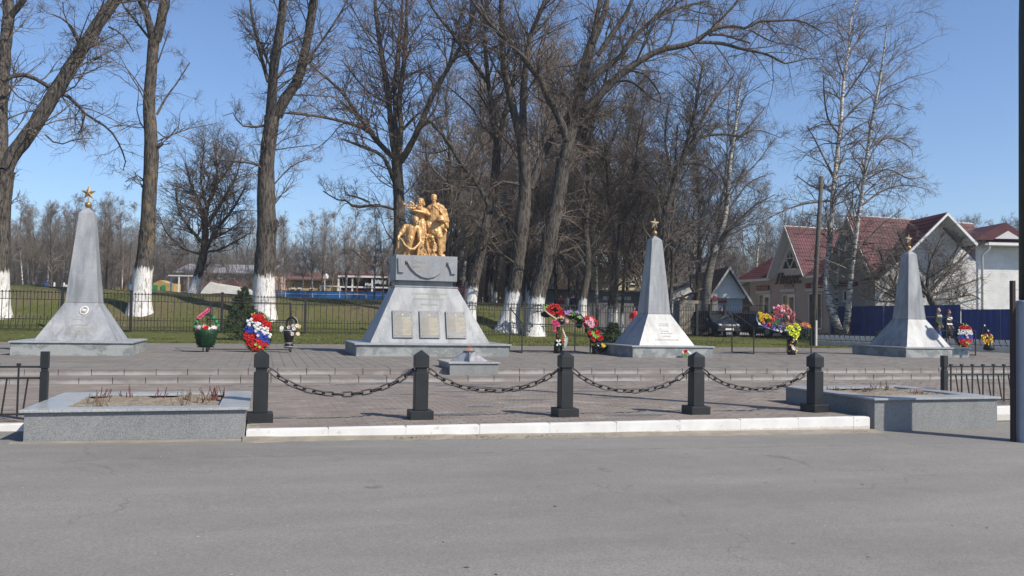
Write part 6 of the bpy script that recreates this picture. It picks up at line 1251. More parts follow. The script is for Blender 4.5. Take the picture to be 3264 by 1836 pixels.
# ---- small spruces on the lawn
def spruce(seed, H, W):
    rg = np.random.default_rng(seed); mb = MB(); mb.tube([(0, 0, -.1), (0, 0, H * .5), (0, 0, H)], [.035, .025, .006], 6); tm = mb.mesh('trunk', M['bark_pop'], True)
    n = 210; zz = H * (.05 + .93 * rg.random(n) ** .95); a = rg.random(n) * 6.283; ln = W * (1 - zz / H) ** .75 * rg.uniform(.75, 1.1, n) + .07
    P = np.zeros((n, 4, 3)); 
    for k, t in enumerate((0, .35, .7, 1)): P[:, k] = np.stack([np.cos(a) * ln * t, np.sin(a) * ln * t, zz - ln * (.28 * t - .12 * t * t)], -1)
    S2, _ = spawn(P, np.full((n, 4), .01), 5, rg, .2, .95, lambda pl, t: pl * .45 * (1.2 - .6 * t), (.5, .9), 0, 3, .08); A = np.concatenate([P[:, [0, 2, 3]], S2])
    m = 26; N = len(A); t = rg.random((N, m)); i = (t > .5).astype(int); f = (t * 2 - i)[..., None]; idx = np.arange(N)[:, None]; b = A[idx, i] * (1 - f) + A[idx, i + 1] * f; d = A[idx, i + 1] - A[idx, i]; d /= np.linalg.norm(d, axis=-1, keepdims=True) + 1e-9
    v = d * .6 + rg.normal(0, .55, d.shape) + np.array([0, 0, .12]); v /= np.linalg.norm(v, axis=-1, keepdims=True); s = np.cross(v, rg.normal(0, 1, v.shape)); s /= np.linalg.norm(s, axis=-1, keepdims=True) + 1e-9; l = .062 * H / 2
    V = np.stack([b - s * .009, b + s * .009, b + v * l], 2).reshape(-1, 3); return tm, npmesh('needles', V, np.arange(len(V)).reshape(-1, 3), [M['needle']])
M['needle'] = simple('spruce needles', (.058, .082, .045), .8, var=.4, scale=6, spec=.2)
for (px, py, D, H, W, lab, sd) in ((770, 1084, 36, 2.35, .95, 'small spruce on the lawn behind the tricolour wreath', 1), (1952, 1092, 35, 1.95, .95, 'small spruce on the lawn left of the middle obelisk', 2), (2808, 1086, 35.5, 1.75, .8, 'small spruce on the lawn left of the right obelisk', 3)):
    g = UD(px, py, D); z = float(ground_z(np.array([g.x]), np.array([g.y]))[0]); r = empty('spruce_tree', (g.x, g.y, z), lab, 'tree'); a, b = spruce(sd, H, W); put('trunk', a, r, (g.x, g.y, z)); put('needles', b, r, (g.x, g.y, z))['kind'] = 'stuff'

# ================================================================== TALL FENCE ALONG THE LAWN
def gz(x, y): return float(np.interp(y, TY, TZL) if x / y < .36 else .66)
PK = {}
def back_fence(label, posts, y, spacing, zb, H, lower='straight', name='iron_fence'):
    r = empty(name, ((posts[0] + posts[-1]) / 2, y, zb), label, 'fence', 'iron fences behind the lawn')
    mb = MB(); mb.box(-.06, .06, -.06, .06, -.1, H + .12); mb.box(-.075, .075, -.075, .075, H + .12, H + .16); pm = mb.mesh('post', M['iron'])
    mb = MB(); mb.bar((0, 0, .05), (0, 0, H - .05), .026); mb.box(-.03, .026, -.026, .026, H - .02, H + .03); mb.bar((0, 0, H - .06), (0, 0, H - .02), .02); km = mb.mesh('picket', M['iron'])
    mb = MB(); mb.bar((0, 0, H - .36), (0, 0, H), .023); mb.box(-.024, .024, -.024, .024, H, H + .045); um = mb.mesh('short_picket', M['iron'])
    lx = .10 if lower == 'slant' else 0.0
    mb = MB(); mb.bar((-lx, 0, .10), (0, 0, .66), .023); mb.box(-.024, .024, -.024, .024, .66, .70); lm = mb.mesh('lower_picket', M['iron'])
    for x in posts[(1 if label.startswith('black iron fence along') else 0):]: put('post', pm, r, (x, y, zb))
    for a, b in zip(posts[:-1], posts[1:]):
        for z in (.09, .56, H - .36, H - .03): MB().bar((a + .06, y, zb + z), (b - .06, y, zb + z), .036, .03).build('rail', M['iron'], r)
        n = max(2, int(round((b - a) / spacing))); 
        for k in range(n):
            x = a + (b - a) * (k + .5) / n; put('picket', km, r, (x, y, zb)); 
            if k: x2 = a + (b - a) * k / n; put('short_picket', um, r, (x2, y, zb)); put('lower_picket', lm, r, (x2, y, zb))
    return r
fx = lambda px: U(px, 1000, 43).x
back_fence('black iron fence with slanted lower pickets behind the left obelisk', [fx(-100), fx(197), fx(417)], 43, .29, .62, 1.83, 'slant')
back_fence('black iron fence along the bank from the left obelisk to the monument', [fx(417) + .03, fx(707), fx(973), fx(1240)], 43, .30, .62, 1.83)
back_fence('black iron fence along the bank from the monument to the middle obelisk', [fx(1242), fx(1460), fx(1673), fx(1890), fx(2110)], 43, .30, .62, 1.75)
# gate panels on the right
def gate_fence(label, posts, y, zb, H):
    r = empty('iron_gate_fence', ((posts[0] + posts[-1]) / 2, y, zb), label, 'fence', 'iron fences behind the lawn')
    mb = MB(); mb.box(-.075, .075, -.075, .075, -.1, H); pm = mb.mesh('post', M['iron'])
    mb = MB(); mb.bar((0, 0, .06), (0, 0, H - .32), .022); mb.add([(-.03, 0, H - .32), (0, -.012, H - .28), (.03, 0, H - .32), (0, .012, H - .28), (0, 0, H - .20)], [(0, 1, 4), (1, 2, 4), (2, 3, 4), (3, 0, 4), (0, 3, 2, 1)]); km = mb.mesh('picket', M['iron'])
    for x in posts: put('post', pm, r, (x, y, zb))
    for a, b in zip(posts[:-1], posts[1:]):
        for z in (.08, .72, H - .42, H - .03): MB().bar((a + .075, y, zb + z), (b - .075, y, zb + z), .035, .03).build('rail', M['iron'], r)
        n = int(round((b - a) / .165))
        for k in range(n): put('picket', km, r, (a + (b - a) * (k + .5) / n, y, zb))
fy = lambda px: U(px, 1020, 45.5).x
gate_fence('black iron gate panels of dense pickets before the two dark cars', [fy(2120), fy(2221), fy(2263), fy(2310), fy(2442)], 45.5, .62, 2.06)
# ================================================================== BUILDINGS
class Plane:
    def __init__(s, P0, bearing):
        s.P = Vector((P0.x, P0.y, 0)); s.d = Vector((math.sin(bearing), math.cos(bearing), 0)); s.n = Vector((s.d.y, -s.d.x, 0))
        if s.n.dot(EYE - s.P) < 0: s.n = -s.n
    def at(s, px, py):
        r_ = ray(px, py); t = (s.P - EYE).dot(s.n) / r_.dot(s.n); return EYE + r_ * t
    def uz(s, px, py): p = s.at(px, py); return (p - s.P).dot(s.d), p.z
    def pt(s, u, z, o=0.0): return s.P + s.d * u + s.n * o + Vector((0, 0, z))
    def rect(s, a, b, c, d):
        xm, ym = (a + c) / 2, (b + d) / 2; u0, u1 = s.uz(a, ym)[0], s.uz(c, ym)[0]; return min(u0, u1), max(u0, u1), s.uz(xm, d)[1], s.uz(xm, b)[1]
    def box(s, mb, u0, u1, z0, z1, o0, o1):
        q = lambda z: [s.pt(u0, z, o1), s.pt(u1, z, o1), s.pt(u1, z, o0), s.pt(u0, z, o0)]; return mb.hexa(q(z0), q(z1))
    def part(s, name, r, mat, rc, o0, o1, par, bevel=0): return s.box(MB(), *rc, o0, o1).build(name, mat, par, bevel=bevel)
    def poly(s, name, pts, mat, o0, o1, par): return MB().prism([s.pt(u, z, o0) for u, z in pts], s.n * (o1 - o0)).build(name, mat, par)
def window(pl, rc, par, o=.02, frame='white', mull=1, trans=0, sill=True, fw=.07):
    u0, u1, z0, z1 = rc; f = M[frame] if isinstance(frame, str) else frame; mb = MB()
    pl.box(mb, u0, u1, z1 - fw, z1, o, o + .06); pl.box(mb, u0, u1, z0, z0 + fw, o, o + .06); pl.box(mb, u0, u0 + fw, z0 + fw, z1 - fw, o, o + .06); pl.box(mb, u1 - fw, u1, z0 + fw, z1 - fw, o, o + .06)
    for k in range(mull): m_ = u0 + (u1 - u0) * (k + 1) / (mull + 1); pl.box(mb, m_ - fw * .4, m_ + fw * .4, z0 + fw, z1 - fw, o, o + .05)
    if trans: zt = z0 + (z1 - z0) * trans; pl.box(mb, u0 + fw, u1 - fw, zt - fw * .4, zt + fw * .4, o, o + .048)
    w = mb.build('window', f, par); pl.part('pane', None, M['glass'], (u0 + fw * .5, u1 - fw * .5, z0 + fw * .5, z1 - fw * .5), o - .012, o + .015, w)
    if sill: pl.part('sill', None, f, (u0 - .06, u1 + .06, z0 - .06, z0 - .004), o, o + .12, w)
    return w
def tile_roof(name, a, b, c, d, mat, par, pitch=.22, course=.34, amp=.022):
    """metal tile sheet over the quad a-b (eave) to d-c (ridge): ribs along the slope and stepped courses"""
    a, b, c, d = (Vector(q) for q in (a, b, c, d)); nrm = (b - a).cross(d - a).normalized()
    if nrm.z < 0: nrm = -nrm
    nu = max(4, int((b - a).length / pitch)) * 4; nv = max(2, int((d - a).length / course)); V, F = [], []; us = np.linspace(0, 1, nu + 1); rows = []
    for j in range(nv): rows += [(j / nv, .0), ((j + .97) / nv, 1.0)]
    for v, hi in rows:
        for k, u in enumerate(us):
            p = (a * (1 - u) + b * u) * (1 - v) + (d * (1 - u) + c * u) * v; V.append(p + nrm * (amp * max(0, math.sin(k * math.pi / 2)) + .022 * (1 - hi)))
    i = np.arange(len(rows) * (nu + 1)).reshape(len(rows), nu + 1); Fq = np.stack([i[:-1, :-1], i[:-1, 1:], i[1:, 1:], i[1:, :-1]], -1).reshape(-1, 4)
    V = np.array([tuple(v) for v in V]) - np.array(org(par)); o = put(name, npmesh(name, V, Fq, [mat]), par); s = MB()
    s.prism([a - nrm * .03, b - nrm * .03, c - nrm * .03, d - nrm * .03], -nrm * .07); s.build('roof_deck', M['white'], par); return o
MAROON = simple('maroon metal tile', (.088, .029, .035), .6, var=.28, scale=.8, spec=.22); DKRED = colmat('dark red board', (.16, .025, .03), .5)
PLAS = simple('mauve plaster', (.40, .345, .315), .9, var=.06, scale=1.2, bump=.1); GREYB = colmat('grey boards', (.24, .23, .235), .9); BROWN = colmat('brown door', (.085, .045, .035), .7)
WSID = simple('white siding', (.55, .54, .53), .8, var=.04)
E1, E2 = R_(178), R_(105)
# ---- the beauty parlour
pl = Plane(UD(2500, 950, 65), E1); c0 = pl.at(2500, 950)
H = empty('parlour_house', (c0.x, c0.y, .72), 'beauty parlour with a steep maroon gable and dark raised letters on its wall', 'building')
uL, zE = pl.uz(2391, 893); uR = pl.uz(2668, 900)[0]; zg = .6
if uL > uR: pl.d = -pl.d; uL, zE = pl.uz(2391, 893); uR = pl.uz(2668, 900)[0]
pl.part('wall', None, PLAS, (uL, uR, zg, zE), -9, 0, H)
pl.part('plinth', None, GREYB, (uL - .02, uR, zg, zg + .35), -8.9, .05, H)
plo = Plane(pl.P + pl.n * .75, E1); plo.d = pl.d; ga, gb, gc = plo.uz(2446, 884), plo.uz(2559, 874), plo.uz(2503.5, 718); zb = (ga[1] + gb[1]) / 2; uA = (ga[0] + gb[0]) / 2; zA = gc[1]
hw = (gb[0] - ga[0]) / 2
pl.poly('gable_wall', [(uA - hw * .93, zb - .02), (uA + hw * .93, zb - .02), (uA, zA - .45)], WSID, -3.0, .03, H)
for k in range(13):
    z = zb + .10 + k * .24; q = hw * .92 * (1 - (z - zb) / (zA - .45 - zb)); 
    if q > .12: pl.part('siding_board', None, WSID, (uA - q, uA + q, z, z + .225), .03, .045, H)
for s in (-1, 1):
    e = (uA + s * hw * 1.05, zb - .12); a, b, c, d = pl.pt(*e, .75), pl.pt(*e, -4.2), pl.pt(uA, zA, -4.2), pl.pt(uA, zA, .75)
    tile_roof('roof', a, b, c, d, MAROON, H)
    MB().prism([pl.pt(e[0], e[1] - .02, .76), pl.pt(uA, zA - .02, .76), pl.pt(uA, zA - .32, .76), pl.pt(e[0] - s * .14, e[1] - .02, .76)], pl.n * .04).build('bargeboard', M['white'], H)
tri = [pl.uz(2495, 859), pl.uz(2548, 856), pl.uz(2522, 789)]; g_ = pl.poly('window', [tri[0], tri[1], tri[2]], M['glass'], .05, .07, H)
mb = MB(); t3 = [pl.pt(*q, .09) for q in tri]; mid = lambda a, b, t: a + (b - a) * t
for a, b in ((t3[0], t3[1]), (t3[1], t3[2]), (t3[2], t3[0]), (mid(t3[0], t3[2], .5), mid(t3[1], t3[2], .5)), (mid(t3[0], t3[2], .5), mid(t3[0], t3[1], .5)), (mid(t3[1], t3[2], .5), mid(t3[0], t3[1], .5)), (mid(mid(t3[0], t3[2], .5), mid(t3[1], t3[2], .5), .5), t3[2])): mb.bar(a, b, .07)
mb.build('frame', M['white'], g_)
# main roof, left and right of the gable
uh = pl.uz(2362, 893)[0]; zr = zE + 3.6
tile_roof('roof', pl.pt(uh, zE + .05, .55), pl.pt(ga[0] - .02, zE + .05, .55), pl.pt(ga[0] - .02, zr, -4.2), pl.pt(uh + 3.0, zr, -4.2), MAROON, H)
tile_roof('roof', pl.pt(gb[0] + .02, zE + .05, .55), pl.pt(uR + .3, zE + .05, .55), pl.pt(uR + .3, zr, -4.2), pl.pt(gb[0] + .02, zr, -4.2), MAROON, H)
MB().prism([pl.pt(uh, zE + .0, .55), pl.pt(uh + 3.0, zr - .05, -4.2), pl.pt(uh, zE, -9.2)], Vector((0, 0, -.06))).build('hip_roof', MAROON, H)
for a, b in ((uh, ga[0]), (gb[0], uR)): pl.part('fascia', None, M['white'], (a, b, zE - .16, zE + .03), .45, .57, H)
LET = simple('bronze letters', (.10, .085, .05), .45, metal=.5)
p = pl.at(2516, 902); me = text_mesh('Люкс', 1.2, .07); me.materials.clear(); me.materials.append(LET); V = np.zeros(len(me.vertices) * 3, np.float32); me.vertices.foreach_get('co', V); V = V.reshape(-1, 3); V[:, 0] += .28 * V[:, 1]; me.vertices.foreach_set('co', V.ravel())
ang = math.atan2(pl.d.y, pl.d.x); q = put('letters', me, H, pl.pt(pl.uz(2516, 902)[0], pl.uz(2516, 900)[1] - .12, .16), (R_(90), 0, ang))
def board(pl, rc, mat, par, lines=2, txt=None, tm=None):
    b = pl.part('sign_board', None, mat, rc, .02, .12, par, .01); u0, u1, z0, z1 = rc; mb = MB(); rr = random.Random(int(u0 * 100))
    if txt: put_text('lettering', txt, (z1 - z0) * .85, tm or M['white'], b, pl.pt((u0 + u1) / 2, z0 + (z1 - z0) * .18, .125), (R_(90), 0, ang), .006); return b
    for k in range(lines):
        z = z0 + (z1 - z0) * (k + .6) / (lines + .4); x = u0 + .12
        while x < u1 - .15: w = rr.uniform(.03, .1); pl.box(mb, x, x + w, z - .035, z + .035, .12, .13); x += w + .03
    mb.build('lettering', tm or colmat('pale sign print', (.42, .30, .30), .6), b)['kind'] = 'stuff'; return b
board(pl, pl.rect(2415, 911, 2453, 925), DKRED, H, 2); board(pl, pl.rect(2503, 907, 2531, 915), colmat('brown print board', (.22, .15, .14), .6), H, 1)
board(pl, pl.rect(2571, 902, 2622, 918), DKRED, H, 1, 'ПО', M['white'])
for (a, b, c, d) in ((2414, 927, 2458, 936), (2490, 922, 2537, 930), (2570, 919, 2640, 928)): pl.part('lintel', None, WSID, pl.rect(a, b, c, d), .0, .14, H)
for (a, c) in ((2421, 2456), (2497, 2536)):
    u0, u1, z0, z1 = pl.rect(a, 938, c, 980); um = u0 + (u1 - u0) * .42; window(pl, (u0, um, 1.55, z1), H, trans=.3, mull=0)
    dr = pl.part('door', None, M['white'], (um + .03, u1, .75, z1), .0, .07, H); pl.part('door_glass', None, M['glass'], (um + .2, u1 - .17, 1.6, z1 - .25), .07, .085, dr); pl.part('door_panel', None, WSID, (um + .2, u1 - .17, .9, 1.45), .07, .08, dr); MB().bar(pl.pt(u1 - .10, 1.7, .12), pl.pt(u1 - .10, 1.95, .12), .03).build('handle', M['iron'], dr)
u0, u1, z0, z1 = pl.rect(2580, 934, 2622, 980); window(pl, (u0, u1, 1.2, z1), H, mull=2)
# ---- grey lean-to
ps = Plane(pl.pt(uL, 0, -.6), E1); ps.d = pl.d.copy()
S_ = empty('lean_to_shed', pl.pt(uL - 1.5, .7), 'grey lean-to shed with a brown door between the white gable and the parlour', 'shed')
q = [ps.uz(2324, 933), ps.uz(2389, 903)]; ps.poly('wall', [(q[0][0], .5), (q[1][0], .5), q[1], q[0]], GREYB, -4, 0, S_)
MB().prism([ps.pt(q[0][0] - .1, q[0][1] + .02, .25), ps.pt(q[1][0], q[1][1] + .02, .25), ps.pt(q[1][0], q[1][1] + .10, .25), ps.pt(q[0][0] - .1, q[0][1] + .10, .25)], -ps.n * 4.2).build('roof', colmat('grey slate', (.22, .21, .22), .9), S_)
rc = ps.rect(2366, 941, 2386, 1000); ps.part('door', None, BROWN, (rc[0], rc[1], .7, rc[3]), 0, .05, S_)
for k in range(7): z = 1.0 + k * .33; ps.part('board', None, GREYB, (q[0][0], rc[0] - .04, z, z + .31), 0, .015, S_)
# ---- white gable house
pw = Plane(UD(2318, 900, 56.5), E2); c0 = pw.at(2318, 1000)
Wh = empty('gable_house', (c0.x, c0.y, .8), 'white gable house with a grey brown roof behind the birch', 'house')
a, ap, b = pw.uz(2262, 938), pw.uz(2318, 853), pw.uz(2380, 915); 
if a[0] > b[0]: pw.d = -pw.d; a, ap, b = pw.uz(2262, 938), pw.uz(2318, 853), pw.uz(2380, 915)
ze = a[1]; hwid = ap[0] - a[0]
pw.poly('gable_wall', [(ap[0] - hwid, ze), (ap[0] + hwid, ze), (ap[0], ap[1] - .15)], M['white'], -7, 0, Wh)
pw.part('wall', None, simple('blue white wall', (.42, .47, .52), .8), (ap[0] - hwid + .1, ap[0] + hwid - .1, .5, ze - .002), -9, -.05, Wh)
pw.part('eave_band', None, M['white'], (ap[0] - hwid - .1, ap[0] + hwid, ze - .25, ze + .05), -.04, .25, Wh)
SL = simple('weathered slate', (.17, .145, .13), .9, var=.2, scale=2)
for s in (-1, 1):
    e = (ap[0] + s * (hwid + .5), ze - .5 * (ap[1] - ze) / hwid); a_, b_, c_, d_ = pw.pt(*e, .6), pw.pt(*e, -9.5), pw.pt(ap[0], ap[1], -9.5), pw.pt(ap[0], ap[1], .6)
    mb = MB(); n_ = 9
    for k in range(n_): f0, f1 = k / n_, (k + 1) / n_; mb.hexa([a_.lerp(d_, f0) , b_.lerp(c_, f0), b_.lerp(c_, f1) - Vector((0, 0, .03)), a_.lerp(d_, f1) - Vector((0, 0, .03))], [a_.lerp(d_, f0) + Vector((0, 0, .1)), b_.lerp(c_, f0) + Vector((0, 0, .1)), b_.lerp(c_, f1) + Vector((0, 0, .04)), a_.lerp(d_, f1) + Vector((0, 0, .04))])
    mb.build('roof', SL, Wh); MB().prism([pw.pt(e[0], e[1] - .16, .62), pw.pt(ap[0], ap[1] - .16, .62), pw.pt(ap[0], ap[1] + .08, .62), pw.pt(e[0], e[1] + .08, .62)], pw.n * .04).build('bargeboard', colmat('grey fascia', (.38, .38, .38), .8), Wh)
window(pw, pw.rect(2288, 946, 2314, 962), Wh, mull=1, frame=DKRED)
p2 = Plane(UD(2180, 930, 60), E2); p2.d = pw.d.copy()
An = empty('annex_house', p2.at(2170, 1000), 'low white annex with a slanting roof edge right of the middle obelisk', 'house')
q = [p2.uz(2128, 934), p2.uz(2206, 901), p2.uz(2206, 1010), p2.uz(2128, 1010)]; p2.poly('wall', q, M['white'], -4, 0, An)
MB().prism([p2.pt(q[0][0] - .4, q[0][1] - .08, .3), p2.pt(q[1][0] + .1, q[1][1] + .08, .3), p2.pt(q[1][0] + .1, q[1][1] + .26, .3), p2.pt(q[0][0] - .4, q[0][1] + .1, .3)], -p2.n * 4.3).build('roof', SL, An)
# ---- cream yard wall with red capped pillars, blue grey gate
CREAM = simple('cream brick', (.50, .44, .33), .9, var=.1, scale=3); vy = R_(112)
pc = Plane(UD(2205, 1000, 55), vy)
if pc.uz(2170, 1000)[0] > pc.uz(2240, 1000)[0]: pc.d = -pc.d
Yw = empty('yard_wall', pc.pt(0, .75), 'cream brick yard wall with maroon capped pillars behind the iron gate', 'wall')
rc = pc.rect(2172, 958, 2244, 1062); rc = (rc[0], rc[1], .6, rc[3])
nb, nr = 26, 16
mb = MB(); pc.box(mb, *rc, -.2, 0); mb.build('wall_core', CREAM, Yw); mb = MB()
for j in range(nr):
    for i in range(nb):
        w = (rc[1] - rc[0]) / nb; h = (rc[3] - rc[2]) / nr; u = rc[0] + (i + .5 * (j % 2)) * w; 
        if u + w < rc[1] + .01: pc.box(mb, u + .008, u + w - .008, rc[2] + j * h + .008, rc[2] + (j + 1) * h - .008, -.01, .02)
mb.build('brickwork', CREAM, Yw)['kind'] = 'stuff'
for (a, c, t) in ((2166, 2183, 953), (2269, 2287, 955)):
    r4 = pc.rect(a, t, c, 1062); pc.part('pillar', None, CREAM, (r4[0], r4[1], .6, r4[3]), -.35, .12, Yw); um = (r4[0] + r4[1]) / 2; hw_ = (r4[1] - r4[0]) / 2 + .06
    MB().add([pc.pt(um - hw_, r4[3], .2), pc.pt(um + hw_, r4[3], .2), pc.pt(um + hw_, r4[3], -.45), pc.pt(um - hw_, r4[3], -.45), pc.pt(um, r4[3] + .3, -.12)], [(0, 1, 4), (1, 2, 4), (2, 3, 4), (3, 0, 4), (3, 2, 1, 0)]).build('pillar_cap', DKRED, Yw)
rc = pc.rect(2146, 957, 2165, 1050); g_ = pc.part('yard_gate', None, colmat('blue grey sheet', (.10, .13, .17), .6), (rc[0], rc[1], .7, rc[3]), -.1, -.05, Yw)
# ---- cream block and grey shed behind the brown wood
pe = Plane(UD(1930, 900, 71), R_(110))
if pe.uz(1870, 900)[0] > pe.uz(1980, 900)[0]: pe.d = -pe.d
Cb = empty('cream_building', pe.pt(0, 1.0), 'cream walled building behind the brown wood, left of the middle obelisk', 'building')
rc = pe.rect(1868, 858, 2100, 960); pe.part('wall', None, simple('cream plaster', (.60, .52, .34), .9, var=.06), (rc[0], rc[1], .6, rc[3]), -8, 0, Cb); pe.part('roof', None, SL, (rc[0] - .3, rc[1] + .3, rc[3] + .002, rc[3] + .35), -8.3, .4, Cb)
window(pe, pe.rect(2010, 880, 2030, 905), Cb, mull=1); window(pe, pe.rect(2056, 880, 2076, 905), Cb, mull=1)
pg = Plane(UD(1880, 940, 66.5), R_(108))
if pg.uz(1800, 900)[0] > pg.uz(1980, 900)[0]: pg.d = -pg.d
Gs = empty('grey_garage', pg.pt(0, .9), 'low grey garage with a white window strip behind the people', 'garage')
rc = pg.rect(1745, 930, 2075, 985); pg.part('wall', None, colmat('grey concrete', (.20, .20, .205), .9), (rc[0], rc[1], .5, rc[3]), -5, 0, Gs); pg.part('roof', None, colmat('dark roofing', (.055, .055, .06), .9), (rc[0] - .3, rc[1] + .3, rc[3], rc[3] + .14), -5.2, .5, Gs)
r2 = pg.rect(1921, 945, 2012, 956); 
for k in range(6): w = (r2[1] - r2[0]) / 6; pg.part('window_strip', None, M['white'], (r2[0] + k * w + .03, r2[0] + (k + 1) * w - .03, r2[2], r2[3]), 0, .04, Gs)
# ---- maroon roofed white brick house at the right
C = UD(2790, 900, 49); p1 = Plane(C, E1); 
if p1.uz(2650, 900)[0] > 0: p1.d = -p1.d
pf2 = Plane(C, E2)
if pf2.uz(3100, 900)[0] < 0: pf2.d = -pf2.d
Bh = empty('brick_house', (C.x, C.y, .75), 'large white brick house with maroon roofs and a wide white front gable', 'house')
GP = simple('render with painted shade', (.36, .33, .32), .9, var=.06)  # shade of the side wall is mixed into its colour
p1o = Plane(C + p1.n * .5, E1); p1o.d = p1.d; a, ap, b = p1o.uz(2640, 830), p1o.uz(2699, 683), p1o.uz(2779, 853); ze = min(a[1], b[1]) - .1
p1.part('side_wall', None, GP, (a[0] - .5, -.02, .4, ze), -4, 0, Bh); hw_ = (b[0] - a[0]) / 2; ua = ap[0]
p1.poly('side_gable', [(ua - hw_, ze), (ua + hw_, ze), (ua, ap[1] - .2)], GP, -8, .02, Bh)
for s in (-1, 1):
    e = (ua + s * hw_ * 1.05, ze - .15); tile_roof('roof', p1.pt(*e, .5), p1.pt(*e, -9.5), p1.pt(ua, ap[1], -9.5), p1.pt(ua, ap[1], .5), MAROON, Bh, .25, .38)
    MB().prism([p1.pt(e[0], e[1] - .02, .51), p1.pt(ua, ap[1] - .02, .51), p1.pt(ua, ap[1] - .26, .51), p1.pt(e[0] - s * .15, e[1] - .02, .51)], p1.n * .04).build('bargeboard', M['white'], Bh)
board(p1, p1.rect(2672, 900, 2735, 912), DKRED, Bh, 1); window(p1, p1.rect(2690, 925, 2712, 960), Bh, mull=1)
# front wing
r_u = pf2.uz(3119, 900)[0]; zt_ = pf2.uz(2980, 776)[1]; 
def bricks(pl_, u0, u1, z0, z1, par, o, bw=.255, bh=.095, top=None):
    nr = int((z1 - z0) / bh); nb = int((u1 - u0) / bw); V, F = [], []; base = np.array([(0, 1, 2, 3), (0, 3, 7, 4), (1, 5, 6, 2), (3, 2, 6, 7), (0, 4, 5, 1)])
    for j in range(nr):
        for i in range(nb + 1):
            a = max(u0, u0 + (i - .5 * (j % 2)) * bw) + .004; b = min(u1, u0 + (i + 1 - .5 * (j % 2)) * bw) - .004
            if b - a < .03 or (top and z0 + (j + 1) * bh > min(top(a), top(b))): continue
            q = [pl_.pt(u, z, oo + jit) for oo in (o, o - .03) for jit in (rs.gauss(0, .0025),) for u, z in ((a, z0 + j * bh + .004), (b, z0 + j * bh + .004), (b, z0 + (j + 1) * bh - .004), (a, z0 + (j + 1) * bh - .004))]
            F.append(base + len(V)); V += [tuple(x) for x in q]
    ob = put('brickwork', npmesh('brickwork', np.array(V) - np.array(org(par)), np.concatenate(F), [M['whitebrick']]), par); ob['kind'] = 'stuff'; return ob
MORT = colmat('grey mortar', (.55, .54, .525), .95)
pfo = Plane(C + pf2.n * 1.25, E2); pfo.d = pf2.d; ap_, ft_ = pfo.uz(3020, 676), pfo.uz(3117, 776); uA2 = ap_[0]; slope = (ap_[1] - ft_[1]) / (ft_[0] - ap_[0]); zA2 = ap_[1] - .4; hwf = (zA2 - zt_) / slope; ov = 1.25
zl_ = ap_[1] - slope * (uA2 + .35) - .25; topf = lambda u: min(zt_, ap_[1] - .3 - slope * abs(u - uA2))
pf2.poly('front_wall', [(0, .4), (r_u, .4), (r_u, min(zt_, topf(r_u))), (uA2 + hwf, zt_), (uA2, zA2), (uA2 - hwf, zt_), (0, topf(0))], MORT, -4, -.006, Bh); bricks(pf2, 0, r_u, .6, zt_, Bh, 0, top=topf)
for k in range(int((zA2 - zt_) / .2)):
    z = zt_ + .03 + k * .2; q = hwf * (1 - (z + .19 - zt_) / (zA2 - zt_))
    if q > .1: pf2.part('siding_board', None, M['white'], (uA2 - q, uA2 + q, z, z + .185), -.03, .01, Bh)
for s in (-1, 1):
    e = (uA2 + (ft_[0] - ap_[0]), ft_[1]) if s > 0 else (-.35, ap_[1] - slope * (uA2 + .35)); A_, B_, C_, D_2 = pf2.pt(*e, ov), pf2.pt(*e, -9), pf2.pt(*ap_, -9), pf2.pt(*ap_, ov)
    tile_roof('roof', A_, B_, C_, D_2, MAROON, Bh, .25, .38)
    MB().prism([pf2.pt(e[0], e[1] - .03, ov + .01), pf2.pt(uA2, zA2 + .37, ov + .01), pf2.pt(uA2, zA2 + .2, ov + .01), pf2.pt(e[0] - s * .1, e[1] - .03 - .12, ov + .01)], pf2.n * .05).build('bargeboard', M['white'], Bh)
# right wing with gutter, downpipe, low roof
u2 = r_u + 14; zw = pf2.uz(3119, 782)[1]
pf2.part('wing_wall', None, MORT, (r_u + .01, u2, .4, zw), -6, -.306, Bh); bricks(pf2, r_u + .01, u2, .6, zw, Bh, -.30)
pf2.part('gutter', None, M['white'], (r_u + .3, u2, zw - .02, zw + .14), -.2, .55, Bh); pf2.part('soffit', None, WSID, (r_u + .1, u2, zw + .001, zw + .06), -.8, .53, Bh)
tile_roof('roof', pf2.pt(r_u + .4, zw + .14, .55), pf2.pt(u2, zw + .14, .55), pf2.pt(u2, zw + 1.5, -5), pf2.pt(r_u + .4, zw + 1.5, -5), MAROON, Bh, .3, .4)
dp = [pf2.pt(r_u + .42, zw, .45), pf2.pt(r_u + .42, zw - .25, .35), pf2.pt(r_u + .15, zw - .55, .12), pf2.pt(r_u + .15, .9, .12)]
mb = MB(); mb.tube(dp, .07, 8); mb.build('downpipe', M['white'], Bh, smooth=True)
ud = pf2.uz(3195, 760)[0]; MB().prism([pf2.pt(ud - 2.0, zw + .3, .35), pf2.pt(ud + 1.6, zw + .3, .35), pf2.pt(ud, zw + 1.35, .35)], -pf2.n * 3).build('roof_dormer', MAROON, Bh); MB().prism([pf2.pt(ud - .7, zw + .38, .36), pf2.pt(ud + .9, zw + .38, .36), pf2.pt(ud + .1, zw + .85, .36)], pf2.n * .04).build('dormer_face', WSID, Bh)
pf2.part('meter_box', None, colmat('grey brick pier', (.33, .31, .30), .9), (r_u + .2, r_u + .75, .7, 2.5), -.28, .3, Bh)
